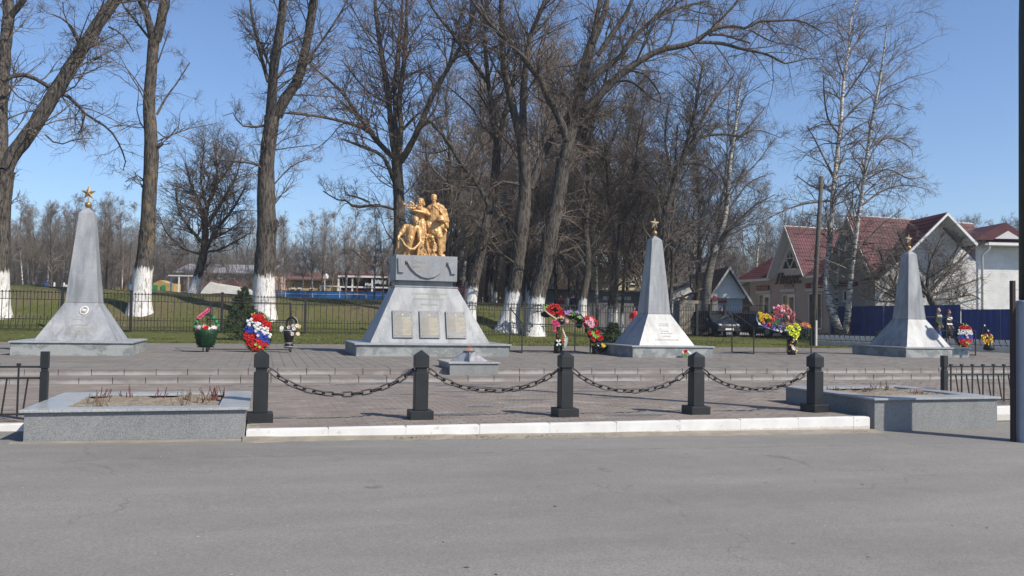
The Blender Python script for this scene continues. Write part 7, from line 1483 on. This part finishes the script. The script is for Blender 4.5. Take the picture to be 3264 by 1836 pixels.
# ---- blue sheet fence
BLUE = simple('dark blue sheet', (.017, .042, .19), .55, var=.15, scale=2, spec=.4)
Bf = empty('blue_fence', UD(2960, 1050, 44), 'dark blue sheet metal fence before the white brick house', 'fence')
def bfence(pxa, Da, pxb, Db, zt):
    A = UD(pxa, 1000, Da); B = UD(pxb, 1000, Db); L = Vector((B.x - A.x, B.y - A.y, 0)); n = max(1, int(L.length / 1.15)); d = L / n; nn = Vector((d.y, -d.x, 0)).normalized()
    nn = nn if nn.dot(EYE - A) > 0 else -nn
    for k in range(n):
        p = Vector((A.x, A.y, 0)) + d * k; mb = MB(); m_ = 12; pts = []
        for q in range(m_ + 1): pts.append(p + d * (.005 + .99 * q / m_) + nn * (.025 if q % 4 in (1, 2) else 0))
        vs_ = [tuple(x + Vector((0, 0, z))) for z in (.6, zt) for x in pts] ; mb.add(vs_, [(q, q + 1, m_ + 2 + q, m_ + 1 + q) for q in range(m_)])
        mb.build('sheet_panel', BLUE, Bf, fix=False); pp = p - nn * .08; MB().box(pp.x - .04, pp.x + .04, pp.y - .04, pp.y + .04, .5, zt - .02).build('post', M['iron'], Bf)
bfence(2648, 52, 2762, 49.5, 2.66); bfence(2764, 49.5, 3062, 43, 2.69); bfence(3064, 43, 3330, 38.5, 2.45)
# ---- low railing with white parapet before the blue fence
Lr = empty('low_railing', UD(2950, 1095, 39.5), 'low black railing with leaning bars before a white parapet along the blue fence', 'railing')
A = UD(2600, 1000, 45); B = UD(3330, 1000, 37.0); A.z = B.z = 0; L = B - A; dn = L.normalized(); nn = Vector((dn.y, -dn.x, 0)); nn = nn if nn.dot(EYE - A) > 0 else -nn
n = int(L.length / .27); zr_ = .66
for k in range(12): a = A + L * k / 12; b = A + L * (k + .995) / 12; w = nn * .1; mb = MB(); mb.hexa([a + w * 0 + Vector((0, 0, .3)), b + Vector((0, 0, .3)), b - w * 2 + Vector((0, 0, .3)), a - w * 2 + Vector((0, 0, .3))], [a + Vector((0, 0, .97)), b + Vector((0, 0, .97)), b - w * 2 + Vector((0, 0, .97)), a - w * 2 + Vector((0, 0, .97))]); mb.build('parapet_block', M['white'], Lr)
for z in (.72, 1.02): MB().bar(A + nn * .25 + Vector((0, 0, z)), B + nn * .25 + Vector((0, 0, z)), .03).build('rail', M['iron'], Lr)
for k in range(n): p = A + L * (k + .5) / n + nn * .25; MB().bar(p + Vector((0, 0, .66)) + dn * .08, p + Vector((0, 0, 1.04)) - dn * .04, .035).build('leaning_bar', M['iron'], Lr)
a_, b_ = A + nn * .45, B + nn * .45; mb = MB(); mb.hexa([a_ + Vector((0, 0, .3)), b_ + Vector((0, 0, .3)), b_ + nn * .2 + Vector((0, 0, .3)), a_ + nn * .2 + Vector((0, 0, .3))][::-1], [a_ + Vector((0, 0, .68)), b_ + Vector((0, 0, .68)), b_ + nn * .2 + Vector((0, 0, .68)), a_ + nn * .2 + Vector((0, 0, .68))][::-1]); tag(mb.build('pavement_edge', simple('pale kerb', (.45, .42, .37), .9)), kind='structure')

# ---- left side, beyond the bank
def pblk(px, py, D, bearing=None):
    p_ = Plane(UD(px, py, D), R_(106) if bearing is None else bearing)
    if p_.uz(px - 20, py)[0] > p_.uz(px + 20, py)[0]: p_.d = -p_.d
    return p_
PINK = simple('salmon plaster', (.52, .31, .25), .9, var=.08); YEL = simple('ochre plaster', (.47, .35, .16), .9, var=.1); RFB = simple('brown roof', (.13, .075, .065), .85, var=.15); RFG = simple('pale sheet roof', (.36, .36, .40), .6)
pp = pblk(720, 900, 104); z0 = 3.0
Ph = empty('pink_house', pp.pt(0, 3.6), 'long pink house with white windows behind the white brick wall', 'house')
rc = pp.rect(566, 872, 850, 935); pp.part('wall', None, PINK, (rc[0], rc[1], z0, rc[3]), -9, 0, Ph); ur = pp.uz(560, 870)[0]; um = pp.uz(652, 870)[0]
MB().prism([pp.pt(rc[0] - .4, rc[3], .5), pp.pt(rc[1] + .4, rc[3], .5), pp.pt(rc[1] + .4, rc[3] + 1.3, -4.5), pp.pt(rc[0] - .4, rc[3] + 1.3, -4.5)], Vector((0, 0, .12))).build('roof', RFG, Ph)
for a in (655, 694, 734, 770, 806): window(pp, pp.rect(a, 875, a + 15, 888), Ph, mull=1)
for a in (576, 600, 624, 830): window(pp, pp.rect(a, 908, a + 15, 930), Ph, mull=1)
pp.part('cornice', None, M['white'], (rc[0], rc[1], rc[3] - .25, rc[3] - .02), 0, .12, Ph)
rp = pp.rect(718, 896, 770, 914); um = (rp[0] + rp[1]) / 2
MB().add([pp.pt(rp[0], rp[2], 2.4), pp.pt(rp[1], rp[2], 2.4), pp.pt(rp[1], rp[2], .05), pp.pt(rp[0], rp[2], .05), pp.pt(um - .4, rp[3], 1.0), pp.pt(um + .4, rp[3], 1.0)], [(0, 1, 5, 4), (1, 2, 5), (2, 3, 4, 5), (3, 0, 4), (3, 2, 1, 0)]).build('porch_roof', DKRED, Ph)
for u in (rp[0] + .2, rp[1] - .2): pp.part('porch_post', None, DKRED, (u - .08, u + .08, z0, rp[2]), 2.1, 2.26, Ph)
py_ = pblk(965, 900, 122)
Yh = empty('yellow_house', py_.pt(0, 4), 'ochre house with a brown roof behind the blue rink boards', 'house')
rc = py_.rect(874, 893, 1062, 935); py_.part('wall', None, YEL, (rc[0], rc[1], 3.2, rc[3]), -9, 0, Yh)
MB().prism([py_.pt(rc[0] - .5, rc[3], .7), py_.pt(rc[1] + .5, rc[3], .7), py_.pt(rc[1] - 1.5, py_.uz(960, 863)[1], -4.5), py_.pt(rc[0] + 1, py_.uz(960, 863)[1], -4.5)], Vector((0, 0, .14))).build('roof', RFB, Yh)
for a in (930, 950, 990, 1018, 1032): window(py_, py_.rect(a, 902, a + 10, 920), Yh, mull=1)
rp = py_.rect(878, 868, 914, 900); py_.poly('porch_gable', [(rp[0], rp[2]), (rp[1], rp[2]), ((rp[0] + rp[1]) / 2, rp[3])], YEL, 0, 1.2, Yh); py_.part('porch', None, YEL, (rp[0] + .1, rp[1] - .1, 3.4, rp[2] - .01), 0, 1.1, Yh); py_.part('door', None, BROWN, (rp[0] + .6, rp[1] - .6, 3.6, rp[2] - .5), 1.1, 1.15, Yh)
rd = py_.rect(1025, 880, 1046, 888); py_.poly('dormer', [(rd[0], rd[2]), (rd[1], rd[2]), ((rd[0] + rd[1]) / 2, rd[3] + .4)], M['white'], -1.8, .2, Yh)
pv = pblk(1160, 905, 114)
Pv = empty('grandstand', pv.pt(0, 4), 'open grandstand with white posts and a dark red fascia behind the rink boards', 'grandstand')
rc = pv.rect(1066, 874, 1330, 935); pv.part('back_wall', None, simple('dark red boards', (.10, .035, .04), .8), (rc[0], rc[1], 3.2, rc[3]), -5, -4, Pv); pv.part('roof', None, DKRED, (rc[0], rc[1], rc[3] - .35, rc[3] - .05), -4.2, .3, Pv)
pv.part('beam', None, M['white'], pv.rect(1079, 880, 1330, 886), .31, .45, Pv); pv.part('rail', None, M['white'], pv.rect(1079, 914, 1330, 919), .25, .35, Pv); pv.part('bench_row', None, DKRED, (rc[0], rc[1], 3.2, pv.uz(1160, 926)[1]), -3.5, -.5, Pv)
for a in (1080, 1124, 1187, 1252, 1318): r4 = pv.rect(a - 2.3, 881, a + 2.3, 935); pv.part('post', None, M['white'], (r4[0], r4[1], 3.2, r4[3]), .05, .30, Pv)
pv.part('side_wall', None, YEL, pv.rect(1060, 890, 1078, 930), -3.9, -.2, Pv)
for (a, b, c, d) in ((1166, 902, 1192, 914), (1198, 892, 1234, 908)):
    mb = MB()
    for k in range(9): r4 = pv.rect(a + (c - a) * k / 9, b + 1.5 * math.sin(k * 2.1) + k * .5, a + (c - a) * (k + .6) / 9, d - 4 + 1.5 * math.cos(k * 1.7) + k * .3); pv.box(mb, *r4, .5, .55)
    mb.build('banner_ornament', M['white'], Pv)['kind'] = 'stuff'
RINK = simple('rink blue', (.013, .11, .34), .5, var=.12, scale=1.5)
Rk = empty('rink_boards', UD(1060, 945, 106), 'long row of blue ice rink boards above the bank, left of the monument', 'rink boards')
Rk_o = org(Rk); prk = pblk(1060, 940, 106, R_(109)); u0, u1 = prk.uz(868, 935)[0], prk.uz(1300, 945)[0]; zt, zb_ = prk.uz(1060, 929)[1], prk.uz(1060, 949)[1]; n = int((u1 - u0) / 1.62)
for k in range(n):
    a = u0 + (u1 - u0) * k / n; b = u0 + (u1 - u0) * (k + .97) / n; bp = prk.part('board_panel', None, RINK, (a, b, zb_ - .5, zt), -.06, 0, Rk); prk.part('rail', None, colmat('rink line', (.35, .45, .55), .6), (a, b, (zb_ + zt) / 2 - .02, (zb_ + zt) / 2 + .03), 0, .04, bp)
    prk.part('post', None, RINK if k % 2 else M['white'], (b, b + .05, zb_ - .5, zt + (.0 if k % 2 else -.3)), -.05, .05, Rk)
    for j in range(4): u = a + (b - a) * j / 4; 
    MB().bar(prk.pt(b, zt, -.02), prk.pt(b, zt + .95, -.02), .035).build('net_post', colmat('violet post', (.04, .03, .12), .6), Rk)
prk.part('top_rail', None, colmat('violet post', (.04, .03, .12), .6), (u0, u1, zt, zt + .06), -.08, .03, Rk)
def goal(label, px0, px1, py0, py1, D):
    g = pblk((px0 + px1) / 2, (py0 + py1) / 2, D); r = empty('goal_frame', g.pt(0, g.uz(px0, py1)[1]), label, 'goal', 'white goal frames'); rc = g.rect(px0, py0, px1, py1)
    for u in (rc[0], rc[1]): MB().bar(g.pt(u, rc[2] - .3, 0), g.pt(u, rc[3], 0), .1).build('post', M['white'], r)
    MB().bar(g.pt(rc[0] - .05, rc[3], 0), g.pt(rc[1] + .05, rc[3], 0), .1).build('crossbar', M['white'], r)
    for u in (rc[0], rc[1]): MB().bar(g.pt(u, rc[3], 0), g.pt(u, rc[2] - .3, -1), .07).build('stay', M['white'], r)
goal('white football goal frame standing behind the rink boards', 1021, 1084, 912, 928, 108); goal('small white goal frame before the rink boards', 1103, 1166, 938, 951, 92)
# white brick wall with a sloping top
pk = pblk(720, 920, 70, R_(100)); Wb = empty('white_brick_wall', pk.pt(0, 2.9), 'white painted brick wall with a stepped sloping top on the bank', 'wall')
tp = [(640, 933), (652, 916), (662, 906), (672, 898), (690, 903), (720, 907), (750, 912), (780, 917), (796, 922), (807, 931)]
tops = [pk.uz(*q) for q in tp]; pk.poly('wall', [(tops[0][0], 2.4)] + tops + [(tops[-1][0], 2.4)], M['kerb'], -.3, 0, Wb)
mb = MB(); zmin = 2.5; tu = np.array(tops)
for j in range(22):
    for i in range(44):
        w, h = .19, .085; u = tu[0, 0] + (i + .5 * (j % 2)) * w; z = zmin + j * h
        if u + w < tu[5, 0] and z + h < np.interp(u + w / 2, tu[:, 0], tu[:, 1]) - .02: pk.box(mb, u + .006, u + w - .006, z + .006, z + h - .006, -.01, .018 + rs.gauss(0, .003))
mb.build('brickwork', M['kerb'], Wb)['kind'] = 'stuff'
for k in range(11): u = tu[5, 0] + .06 + k * .2; zt2 = float(np.interp(u, tu[:, 0], tu[:, 1])); pk.part('panel', None, M['kerb'], (u, u + .175, 2.5, zt2 - .03), 0, .035, Wb)
# playground things
pq = pblk(580, 910, 80); Sw = empty('swing_frame', pq.pt(0, 3.0), 'tall swing frame with a pale beam and blue and white posts', 'swing')
rc = pq.rect(537, 877, 632, 881); pq.part('beam', None, colmat('pale beam', (.5, .5, .5), .7), rc, -.06, .06, Sw)
for a, m_ in ((545, colmat('blue paint', (.03, .10, .26), .6)), (570, M['white']), (600, colmat('grey paint', (.25, .25, .26), .7)), (622, colmat('grey paint', (.25, .25, .26), .7))): r4 = pq.rect(a - 1.6, 882, a + 1.6, 938); pq.part('post', None, m_, (r4[0], r4[1], 2.6, r4[3]), -.05, .05, Sw)
for a in (584, 590): MB().bar(pq.pt(pq.uz(a, 900)[0], rc[2], 0), pq.pt(pq.uz(a, 900)[0], pq.uz(a, 925)[1], 0), .03).build('chain_rod', M['iron'], Sw)
pq.part('seat', None, BROWN, pq.rect(583, 924, 591, 926), -.15, .15, Sw)
py2 = pblk(520, 915, 90); Pk = empty('playhouse', py2.pt(0, 3.2), 'yellow and green playhouse beyond the bank, right of the straight poplar', 'playhouse')
rc = py2.rect(488, 903, 553, 940); OC = colmat('orange yellow paint', (.36, .25, .10), .8); py2.part('wall', None, OC, (rc[0], rc[1], 2.8, rc[3]), -2, 0, Pk); um = (rc[0] + rc[1]) / 2
py2.poly('gable', [(rc[0], rc[3] + .003), (rc[0] + 1.5, rc[3] + .003), (rc[0] + .75, rc[3] + .35)], OC, -2, 0, Pk)
for a, c in ((487, 503), (516, 529)): py2.part('panel', None, colmat('green paint', (.02, .22, .08), .6), py2.rect(a, 909, c, 925), .02, .12, Pk)
pq3 = pblk(390, 912, 100); Kb = empty('yellow_kiosk', pq3.pt(0, 3.6), 'small yellow and orange kiosk left of the straight poplar', 'kiosk')
pq3.part('wall', None, colmat('yellow paint', (.50, .42, .16), .8), pq3.rect(367, 903, 384, 930), -2, 0, Kb); pq3.part('wall', None, OC, pq3.rect(395, 900, 416, 930), -2, .1, Kb); pq3.part('roof', None, RFB, pq3.rect(364, 899, 420, 902), -2.2, .3, Kb)
pb = pblk(419, 912, 60); Sb = empty('notice_board', pb.pt(0, 2.6), 'pale blue notice board on a post beside the straight poplar', 'sign'); pb.part('board', None, colmat('sky blue board', (.18, .42, .62), .6), pb.rect(411, 905, 426, 920), 0, .05, Sb); rc = pb.rect(418, 920, 420, 945); pb.part('post', None, colmat('sky blue board', (.18, .42, .62), .6), (rc[0], rc[1], 2.0, rc[3]), 0, .04, Sb)
mb = MB(); rc = pb.rect(413, 908, 424, 918)
for k in range(4): z = rc[2] + (rc[3] - rc[2]) * (k + .3) / 4; pb.box(mb, rc[0] + .02, rc[1] - .03 * (k % 2), z, z + .02, .05, .056)
mb.build('print', M['white'], Sb)['kind'] = 'stuff'
for q, (a, t, b) in enumerate(((173, 900, 928), (204, 901, 929))):
    pz = pblk(a, 915, 66); r4 = pz.rect(a - 1.7, t, a + 1.7, b); o = pz.box(MB(), r4[0], r4[1], r4[2] - .4, r4[3], -.05, .05).build('white_post', M['white'], None, at=pz.pt(0, r4[2])); tag(o, ['lone white post on the bank left of the left obelisk', 'white post at the end of the white railing by the left obelisk'][q], 'post')
pz = pblk(215, 915, 66); Rl = empty('white_railing', pz.pt(0, 2.8), 'short white railing half hidden by the left obelisk', 'railing')
for b in (910, 926): pz.part('rail', None, M['white'], pz.rect(206, b - 1.5, 236, b + 1.5), -.03, .03, Rl)
pz.part('panel', None, M['white'], pz.rect(209, 908, 216, 920), -.02, .05, Rl)
pz = pblk(145, 910, 76); Bn = empty('litter_bin', pz.pt(0, 2.9), 'blue metal bin under the birches left of the left obelisk', 'bin')
u_, z_ = pz.uz(145, 912); b_ = pz.pt(u_, 0); mb = MB(); mb.lathe((b_.x, b_.y, z_ - .45), [(.15, 0), (.19, .62), (.2, .66), (.15, .66)], 12); mb.build('drum', colmat('bin blue', (.02, .06, .2), .6), Bn, smooth=True); pz.part('bracket', None, colmat('bin blue', (.02, .06, .2), .6), (u_ - .22, u_ + .22, z_ + .3, z_ + .42), -.3, -.25, Bn)
# red kiosk with a yellow sign right of the monument
pk2 = pblk(1478, 910, 84); Rd = empty('red_kiosk', pk2.pt(0, 3.1), 'pink red kiosk with a yellow sign just right of the monument', 'kiosk'); rc = pk2.rect(1455, 898, 1494, 960)
pk2.part('wall', None, simple('pink red paint', (.42, .10, .12), .7), (rc[0], rc[1], 2.6, rc[3]), -2.5, 0, Rd); pk2.part('roof', None, DKRED, (rc[0] - .2, rc[1] + .2, rc[3], rc[3] + .12), -2.7, .3, Rd); sb = pk2.part('sign_board', None, colmat('yellow sign', (.62, .45, .02), .5), pk2.rect(1467, 886, 1488, 898), .02, .1, Rd)
rc = pk2.rect(1469, 888, 1486, 896); mb = MB()
for k in range(6): w = (rc[1] - rc[0]) / 6; pk2.box(mb, rc[0] + k * w + .02, rc[0] + (k + 1) * w - .04, rc[2], rc[3], .1, .105)
mb.build('lettering', colmat('red print', (.35, .03, .02), .6), sb)['kind'] = 'stuff'
# green dome beyond the pink house
gd = UD(752, 870, 150); Gd = empty('domed_pavilion', gd, 'green domed roof rising behind the pink house', 'pavilion'); R0 = 38 * 150 / FPX
mb = MB(); mb.lathe((gd.x, gd.y, gd.z), [(R0, -.3), (R0 * .98, .4), (R0 * .88, R0 * .5), (R0 * .62, R0 * .85), (R0 * .3, R0 * 1.05), (.02, R0 * 1.12)], 20); mb.build('dome', simple('green dome', (.035, .095, .045), .7, var=.2, scale=.6), Gd, smooth=True); mb = MB(); mb.lathe((gd.x, gd.y, 3.5), [(R0 * .95, 0), (R0 * .95, gd.z - 3.8)], 20); mb.build('drum_wall', WSID, Gd)

# ================================================================== CARS
def car(loc, heading, col, label, L=4.1, W=1.72, Hh=1.5, plate=True):
    r = empty('parked_car', loc, label, 'car', None); f = Vector((math.sin(heading), math.cos(heading), 0)); s = Vector((f.y, -f.x, 0)); o = Vector(loc)
    P = lambda x, y, z: o + f * x + s * y + Vector((0, 0, z)); paint = simple('car paint ' + label[:14], col, .38, var=.05, spec=.35)
    st = [(-L / 2, .80, .38, .62), (-L / 2 + .06, .92, .30, .86), (-L / 2 + .35, .97, .24, .95), (-1.0, 1.0, .22, .95), (0, 1.0, .22, .93), (.9, 1.0, .22, .91), (1.25, .97, .23, .88), (L / 2 - .35, .93, .25, .78), (L / 2 - .06, .85, .30, .68), (L / 2, .74, .38, .56)]
    prof = lambda w, a, b: [(w * .82, a), (w, a + .14), (w, (a + b) / 2 + .05), (w * .93, b), (0, b + .025), (-w * .93, b), (-w, (a + b) / 2 + .05), (-w, a + .14), (-w * .82, a)]
    mb = MB(); V = []; m_ = 9
    for x, w, a, b in st: V += [P(x, y, z) for y, z in prof(w * W / 2, a, b)]
    F = [(i * m_ + k, i * m_ + (k + 1) % m_, (i + 1) * m_ + (k + 1) % m_, (i + 1) * m_ + k) for i in range(len(st) - 1) for k in range(m_)] + [tuple(range(m_)), tuple((len(st) - 1) * m_ + k for k in range(m_ - 1, -1, -1))]
    bd = smooth_by_angle(mb.add(V, F).build('body', paint, r), 40)
    ca = [(-L / 2 + .12, .90, .93), (-L / 2 + .45, .76, Hh - .06), (-.2, .78, Hh), (.45, .75, Hh - .05), (1.22, .86, .90)]; q = lambda x, w, z: [P(x, -w * W / 2, z), P(x, w * W / 2, z)]
    V = []; 
    for (x, w, z), (xb, wb, zb) in zip(ca, ((-L / 2 + .12, .9, .9), (-L / 2 + .3, .93, .9), (-.2, .93, .9), (.6, .92, .9), (1.25, .88, .88))): V += q(xb, wb, zb) + q(x, w, z)
    F = []
    for i in range(4): a = i * 4; b = a + 4; F += [(a, b, b + 2, a + 2), (a + 1, a + 3, b + 3, b + 1), (a + 2, b + 2, b + 3, a + 3)]
    F += [(0, 2, 3, 1), (16, 17, 19, 18)]; MB().add(V, F).build('windows', M['glass'], r)
    rf = [V[6], V[7], V[11], V[10], V[14], V[15]]; MB().prism([V[6] , V[7], V[11], V[15], V[14], V[10]], Vector((0, 0, .03))).build('roof', paint, r)
    for i in (1, 2, 3):
        for k in (0, 1): mb = MB(); mb.bar(V[i * 4 + k], V[i * 4 + 2 + k], .06); mb.build('pillar', paint, r)
    for i, j in ((6, 2), (7, 3), (14, 18), (15, 19)): MB().bar(V[i], V[j], .06).build('pillar', paint, r)
    for x in (-L / 2 + .72, L / 2 - .75):
        for y in (-1, 1):
            c = P(x, y * (W / 2 - .09), .31); mb = MB(); ring = lambda rad, oo: [c + s * (y * oo) + f * (rad * math.cos(a)) + Vector((0, 0, rad * math.sin(a))) for a in np.linspace(0, 2 * math.pi, 18, endpoint=False)]
            def disc(rad, o0, o1, nm, mt, par): A = ring(rad, o0); B = ring(rad, o1); n = 18; return MB().add(A + B, [(k, (k + 1) % n, n + (k + 1) % n, n + k) for k in range(n)] + [tuple(range(n)), tuple(range(2 * n - 1, n - 1, -1))]).build(nm, mt, par)
            w = disc(.31, -.10, .10, 'wheel', M['rubber'], r); disc(.2, .09, .115, 'rim', colmat('rim grey', (.28, .28, .28), .35, metal=.6), w)
    for y in (-1, 1):
        c = P(L / 2 - .09, y * W * .33, .66); mb = MB(); mb.ball(c, .13, 10, 6, (1, 1, .6)); mb.build('headlight', colmat('lamp glass', (.5, .5, .52), .1), r, smooth=True)
        c = P(-L / 2 + .05, y * W * .36, .78); mb = MB(); mb.ball(c, .10, 8, 6, (1, 1, 1.3)); mb.build('tail_light', colmat('tail lamp', (.35, .01, .01), .2), r, smooth=True)
        MB().bar(P(.95, y * (W / 2 + .03), .98), P(.95, y * (W / 2 + .17), 1.0), .12, .13).build('mirror', paint, r)
        for x in (.1, -.8): MB().bar(P(x, y * (W / 2 + .01), .78), P(x + .16, y * (W / 2 + .01), .78), .03).build('door_handle', M['iron'], r)
    MB().prism([P(L / 2 + .01, -.55, .46), P(L / 2 + .01, .55, .46), P(L / 2 - .04, .5, .60), P(L / 2 - .04, -.5, .60)], f * .03).build('grille', M['rubber'], r); MB().prism([P(L / 2 - .02, -.74, .30), P(L / 2 - .02, .74, .30), P(L / 2 - .01, .74, .45), P(L / 2 - .01, -.74, .45)], f * .06).build('bumper', colmat('dark bumper', (.03, .03, .032), .6), r)
    if plate: MB().prism([P(L / 2 + .05, -.26, .36), P(L / 2 + .05, .26, .36), P(L / 2 + .05, .26, .47), P(L / 2 + .05, -.26, .47)], f * .012).build('number_plate', M['white'], r)
    return r
g = UD(2278, 1071, 52); car((g.x, g.y, .74), R_(186), (.012, .018, .032), 'dark blue hatchback behind the iron gate, facing the memorial', Hh=1.52)
g = UD(2424, 1073, 52); car((g.x, g.y, .74), R_(165), (.035, .042, .05), 'dark grey car right of the iron gate, half hidden by the wreaths', Hh=1.5)
g = UD(128, 917, 118); car((g.x, g.y, g.z - .1), R_(62), (.30, .31, .33), 'silver car parked under the far birches left of the left obelisk', plate=False)

# ================================================================== POLES
b = UD(2588, 1082, 43); t_ = UD(2619, 562, 43); Up = empty('utility_pole', (b.x, b.y, .62), 'weathered wooden utility pole before the beauty parlour', 'pole')
mb = MB(); mb.tube([Vector((b.x, b.y, .3)), b.lerp(t_, .5), t_], [.13, .115, .10], 12); mb.build('pole', simple('weathered wood', (.085, .075, .066), .9, var=.3, scale=4), Up, smooth=True)
p = UD(2601, 1050, 42.8); MB().box(p.x - .05, p.x + .05, p.y - .05, p.y + .05, .3, 1.75).build('concrete_stub', colmat('pale concrete', (.42, .41, .39), .9), Up)
for z in (1.1, 1.55): mb = MB(); mb.tube([(b.x + .15 * math.cos(a) + .07, b.y + .15 * math.sin(a) - .1, z) for a in np.linspace(0, 6.28, 13)], .012, 5, False); mb.build('wire_tie', M['iron'], Up)
c1 = UD(2612, 700, 43); c2 = pf2.pt(r_u, zw + .1, .6); mb = MB(); mb.tube([c1.lerp(c2, k / 10) - Vector((0, 0, .35 * math.sin(math.pi * k / 10))) for k in range(11)], .008, 4); tag(mb.build('overhead_cable', M['iron'], None, at=c1), 'thin overhead cable from the utility pole to the white brick house', 'cable')
pl.poly('awning', [pl.uz(2612, 887), pl.uz(2652, 886), pl.uz(2648, 905), pl.uz(2626, 906)], colmat('white blue enamel', (.45, .50, .58), .5), .5, .58, H)
# right edge: dark post, pale cabinet and the tall lamp pole
lx, ly = 10.865, 9.56
Lp = empty('lamp_pole', (lx, ly, rz(lx)), 'tall dark lamp pole with a thick pale base at the right edge of the picture', 'lamp pole')
mb = MB(); mb.tube([(lx, ly, -.3), (lx, ly, 1.93)], [.205, .205], 24); mb.build('base_casing', simple('pale blue grey paint', (.33, .36, .41), .55, var=.08), Lp); mb = MB(); mb.lathe((lx, ly, 1.93), [(.205, 0), (.195, .035), (.17, .06), (.12, .065)], 24); mb.build('casing_cap', simple('pale blue grey paint', (.33, .36, .41), .55), Lp, smooth=True)
mb = MB(); mb.tube([(lx, ly, 2.0), (lx + .0, ly, 6.0), (lx, ly, 9.4)], [.145, .13, .075], 20); mb.build('pole', simple('dark green steel', (.030, .036, .034), .5, var=.2), Lp, smooth=True)
mb = MB(); mb.tube([(lx, ly, 9.2), (lx - .3, ly + .5, 9.5), (lx - .7, ly + 1.1, 9.55)], .04, 8); mb.build('arm', M['iron'], Lp, smooth=True); mb = MB(); mb.ball((lx - .85, ly + 1.3, 9.5), .2, 14, 8, (1, 1.5, .45)); mb.build('lamp_head', M['iron'], Lp, smooth=True)
mb = MB(); mb.box(10.572, 10.628, 9.59, 9.645, -.3, 2.28); tag(mb.build('dark_post', simple('dark brown post', (.035, .022, .022), .6), None, at=(10.59, 9.61, rz(10.6))), 'thin dark brown post in front of the pale pole base at the right edge', 'post')
# unseen disc and plate on a pole, added to cast shadow on the right obelisk
tgt = Vector((24.15, 25.40, 1.28)); mc = tgt + tosun * 6.4; Mr = empty('round_shadow_disc', (mc.x, mc.y, ZT), 'unseen round disc on a tall pole beyond the right edge, shading the right obelisk', 'shadow caster')
q4 = tosun.to_track_quat('Z', 'Y'); ring = [mc + q4 @ Vector((.26 * math.cos(a), .26 * math.sin(a), 0)) for a in np.linspace(0, 2 * math.pi, 28, endpoint=False)]; MB().prism(ring, tosun * .04).build('shadow_disc', M['chrome'], Mr)
mb = MB(); mb.tube([mc + Vector((0, 0, .5)), Vector((mc.x, mc.y, ZT))], .045, 8); mb.build('pole', M['iron'], Mr)
MB().box(mc.x - .35, mc.x + .35, mc.y - .05, mc.y + .02, mc.z - 1.55, mc.z - .85).build('lower_plate', colmat('grey post', (.3, .3, .3), .5), Mr)

# ================================================================== UNDERGROWTH OF THE FAR WOODS
def thicket(name, px0, px1, D0, D1, hpx, n, mat, seed):
    rg = np.random.default_rng(seed); px = rg.uniform(px0, px1, n); D = rg.uniform(D0, D1, n); B = np.array([tuple(UD(a, 1000, d)) for a, d in zip(px, D)]); B[:, 2] = ground_z(B[:, 0], B[:, 1]) - .1
    h = hpx * D / FPX * rg.uniform(.35, 1.1, n); P = np.zeros((n, 4, 3)); P[:, 0] = B; dr = rg.normal(0, .16, (n, 2))
    for k in range(1, 4): P[:, k, 2] = B[:, 2] + h * k / 3; dr += rg.normal(0, .08, (n, 2)); P[:, k, :2] = B[:, :2] + dr * (h * k / 3)[:, None]
    Rr = np.outer(rg.uniform(.012, .04, n), (1, .8, .6, .3)); b, rb = spawn(P, Rr, 7, rg, .15, .95, lambda pl, t: pl * .4, (.4, 1.1), .2, 3, .2, .6, .4, .009)
    v1, f1 = tubes(P, Rr, 3); v2, f2 = tubes(b, rb, 3); tag(put(name, npmesh(name, np.concatenate([v1, v2]), np.concatenate([f1, f2 + len(v1)]), [mat])), kind='stuff')
thicket('undergrowth', -80, 900, 95, 150, 150, 3800, M['twig_grey'], 1); thicket('undergrowth', 860, 1330, 126, 165, 130, 1500, M['twig_grey'], 2); thicket('undergrowth', 1300, 2130, 84, 110, 190, 3400, M['twig_wood'], 3); thicket('undergrowth', 2050, 3330, 100, 140, 190, 3800, M['twig_grey'], 4)

# ================================================================== THIN SPRING HAZE
HAZE = .0005
hz_m = bpy.data.materials.new('haze'); hz_m.use_nodes = True; ht = hz_m.node_tree; ht.nodes.clear()
ho = ht.nodes.new('ShaderNodeOutputMaterial'); hv = ht.nodes.new('ShaderNodeVolumePrincipled'); hv.inputs['Color'].default_value = (.82, .88, .96, 1); hv.inputs['Density'].default_value = HAZE; hv.inputs['Anisotropy'].default_value = .2
ht.links.new(hv.outputs[0], ho.inputs['Volume']); tag(put('haze', MB().box(-650, 650, -650, 650, -3, 45).mesh('haze', hz_m)), kind='stuff')
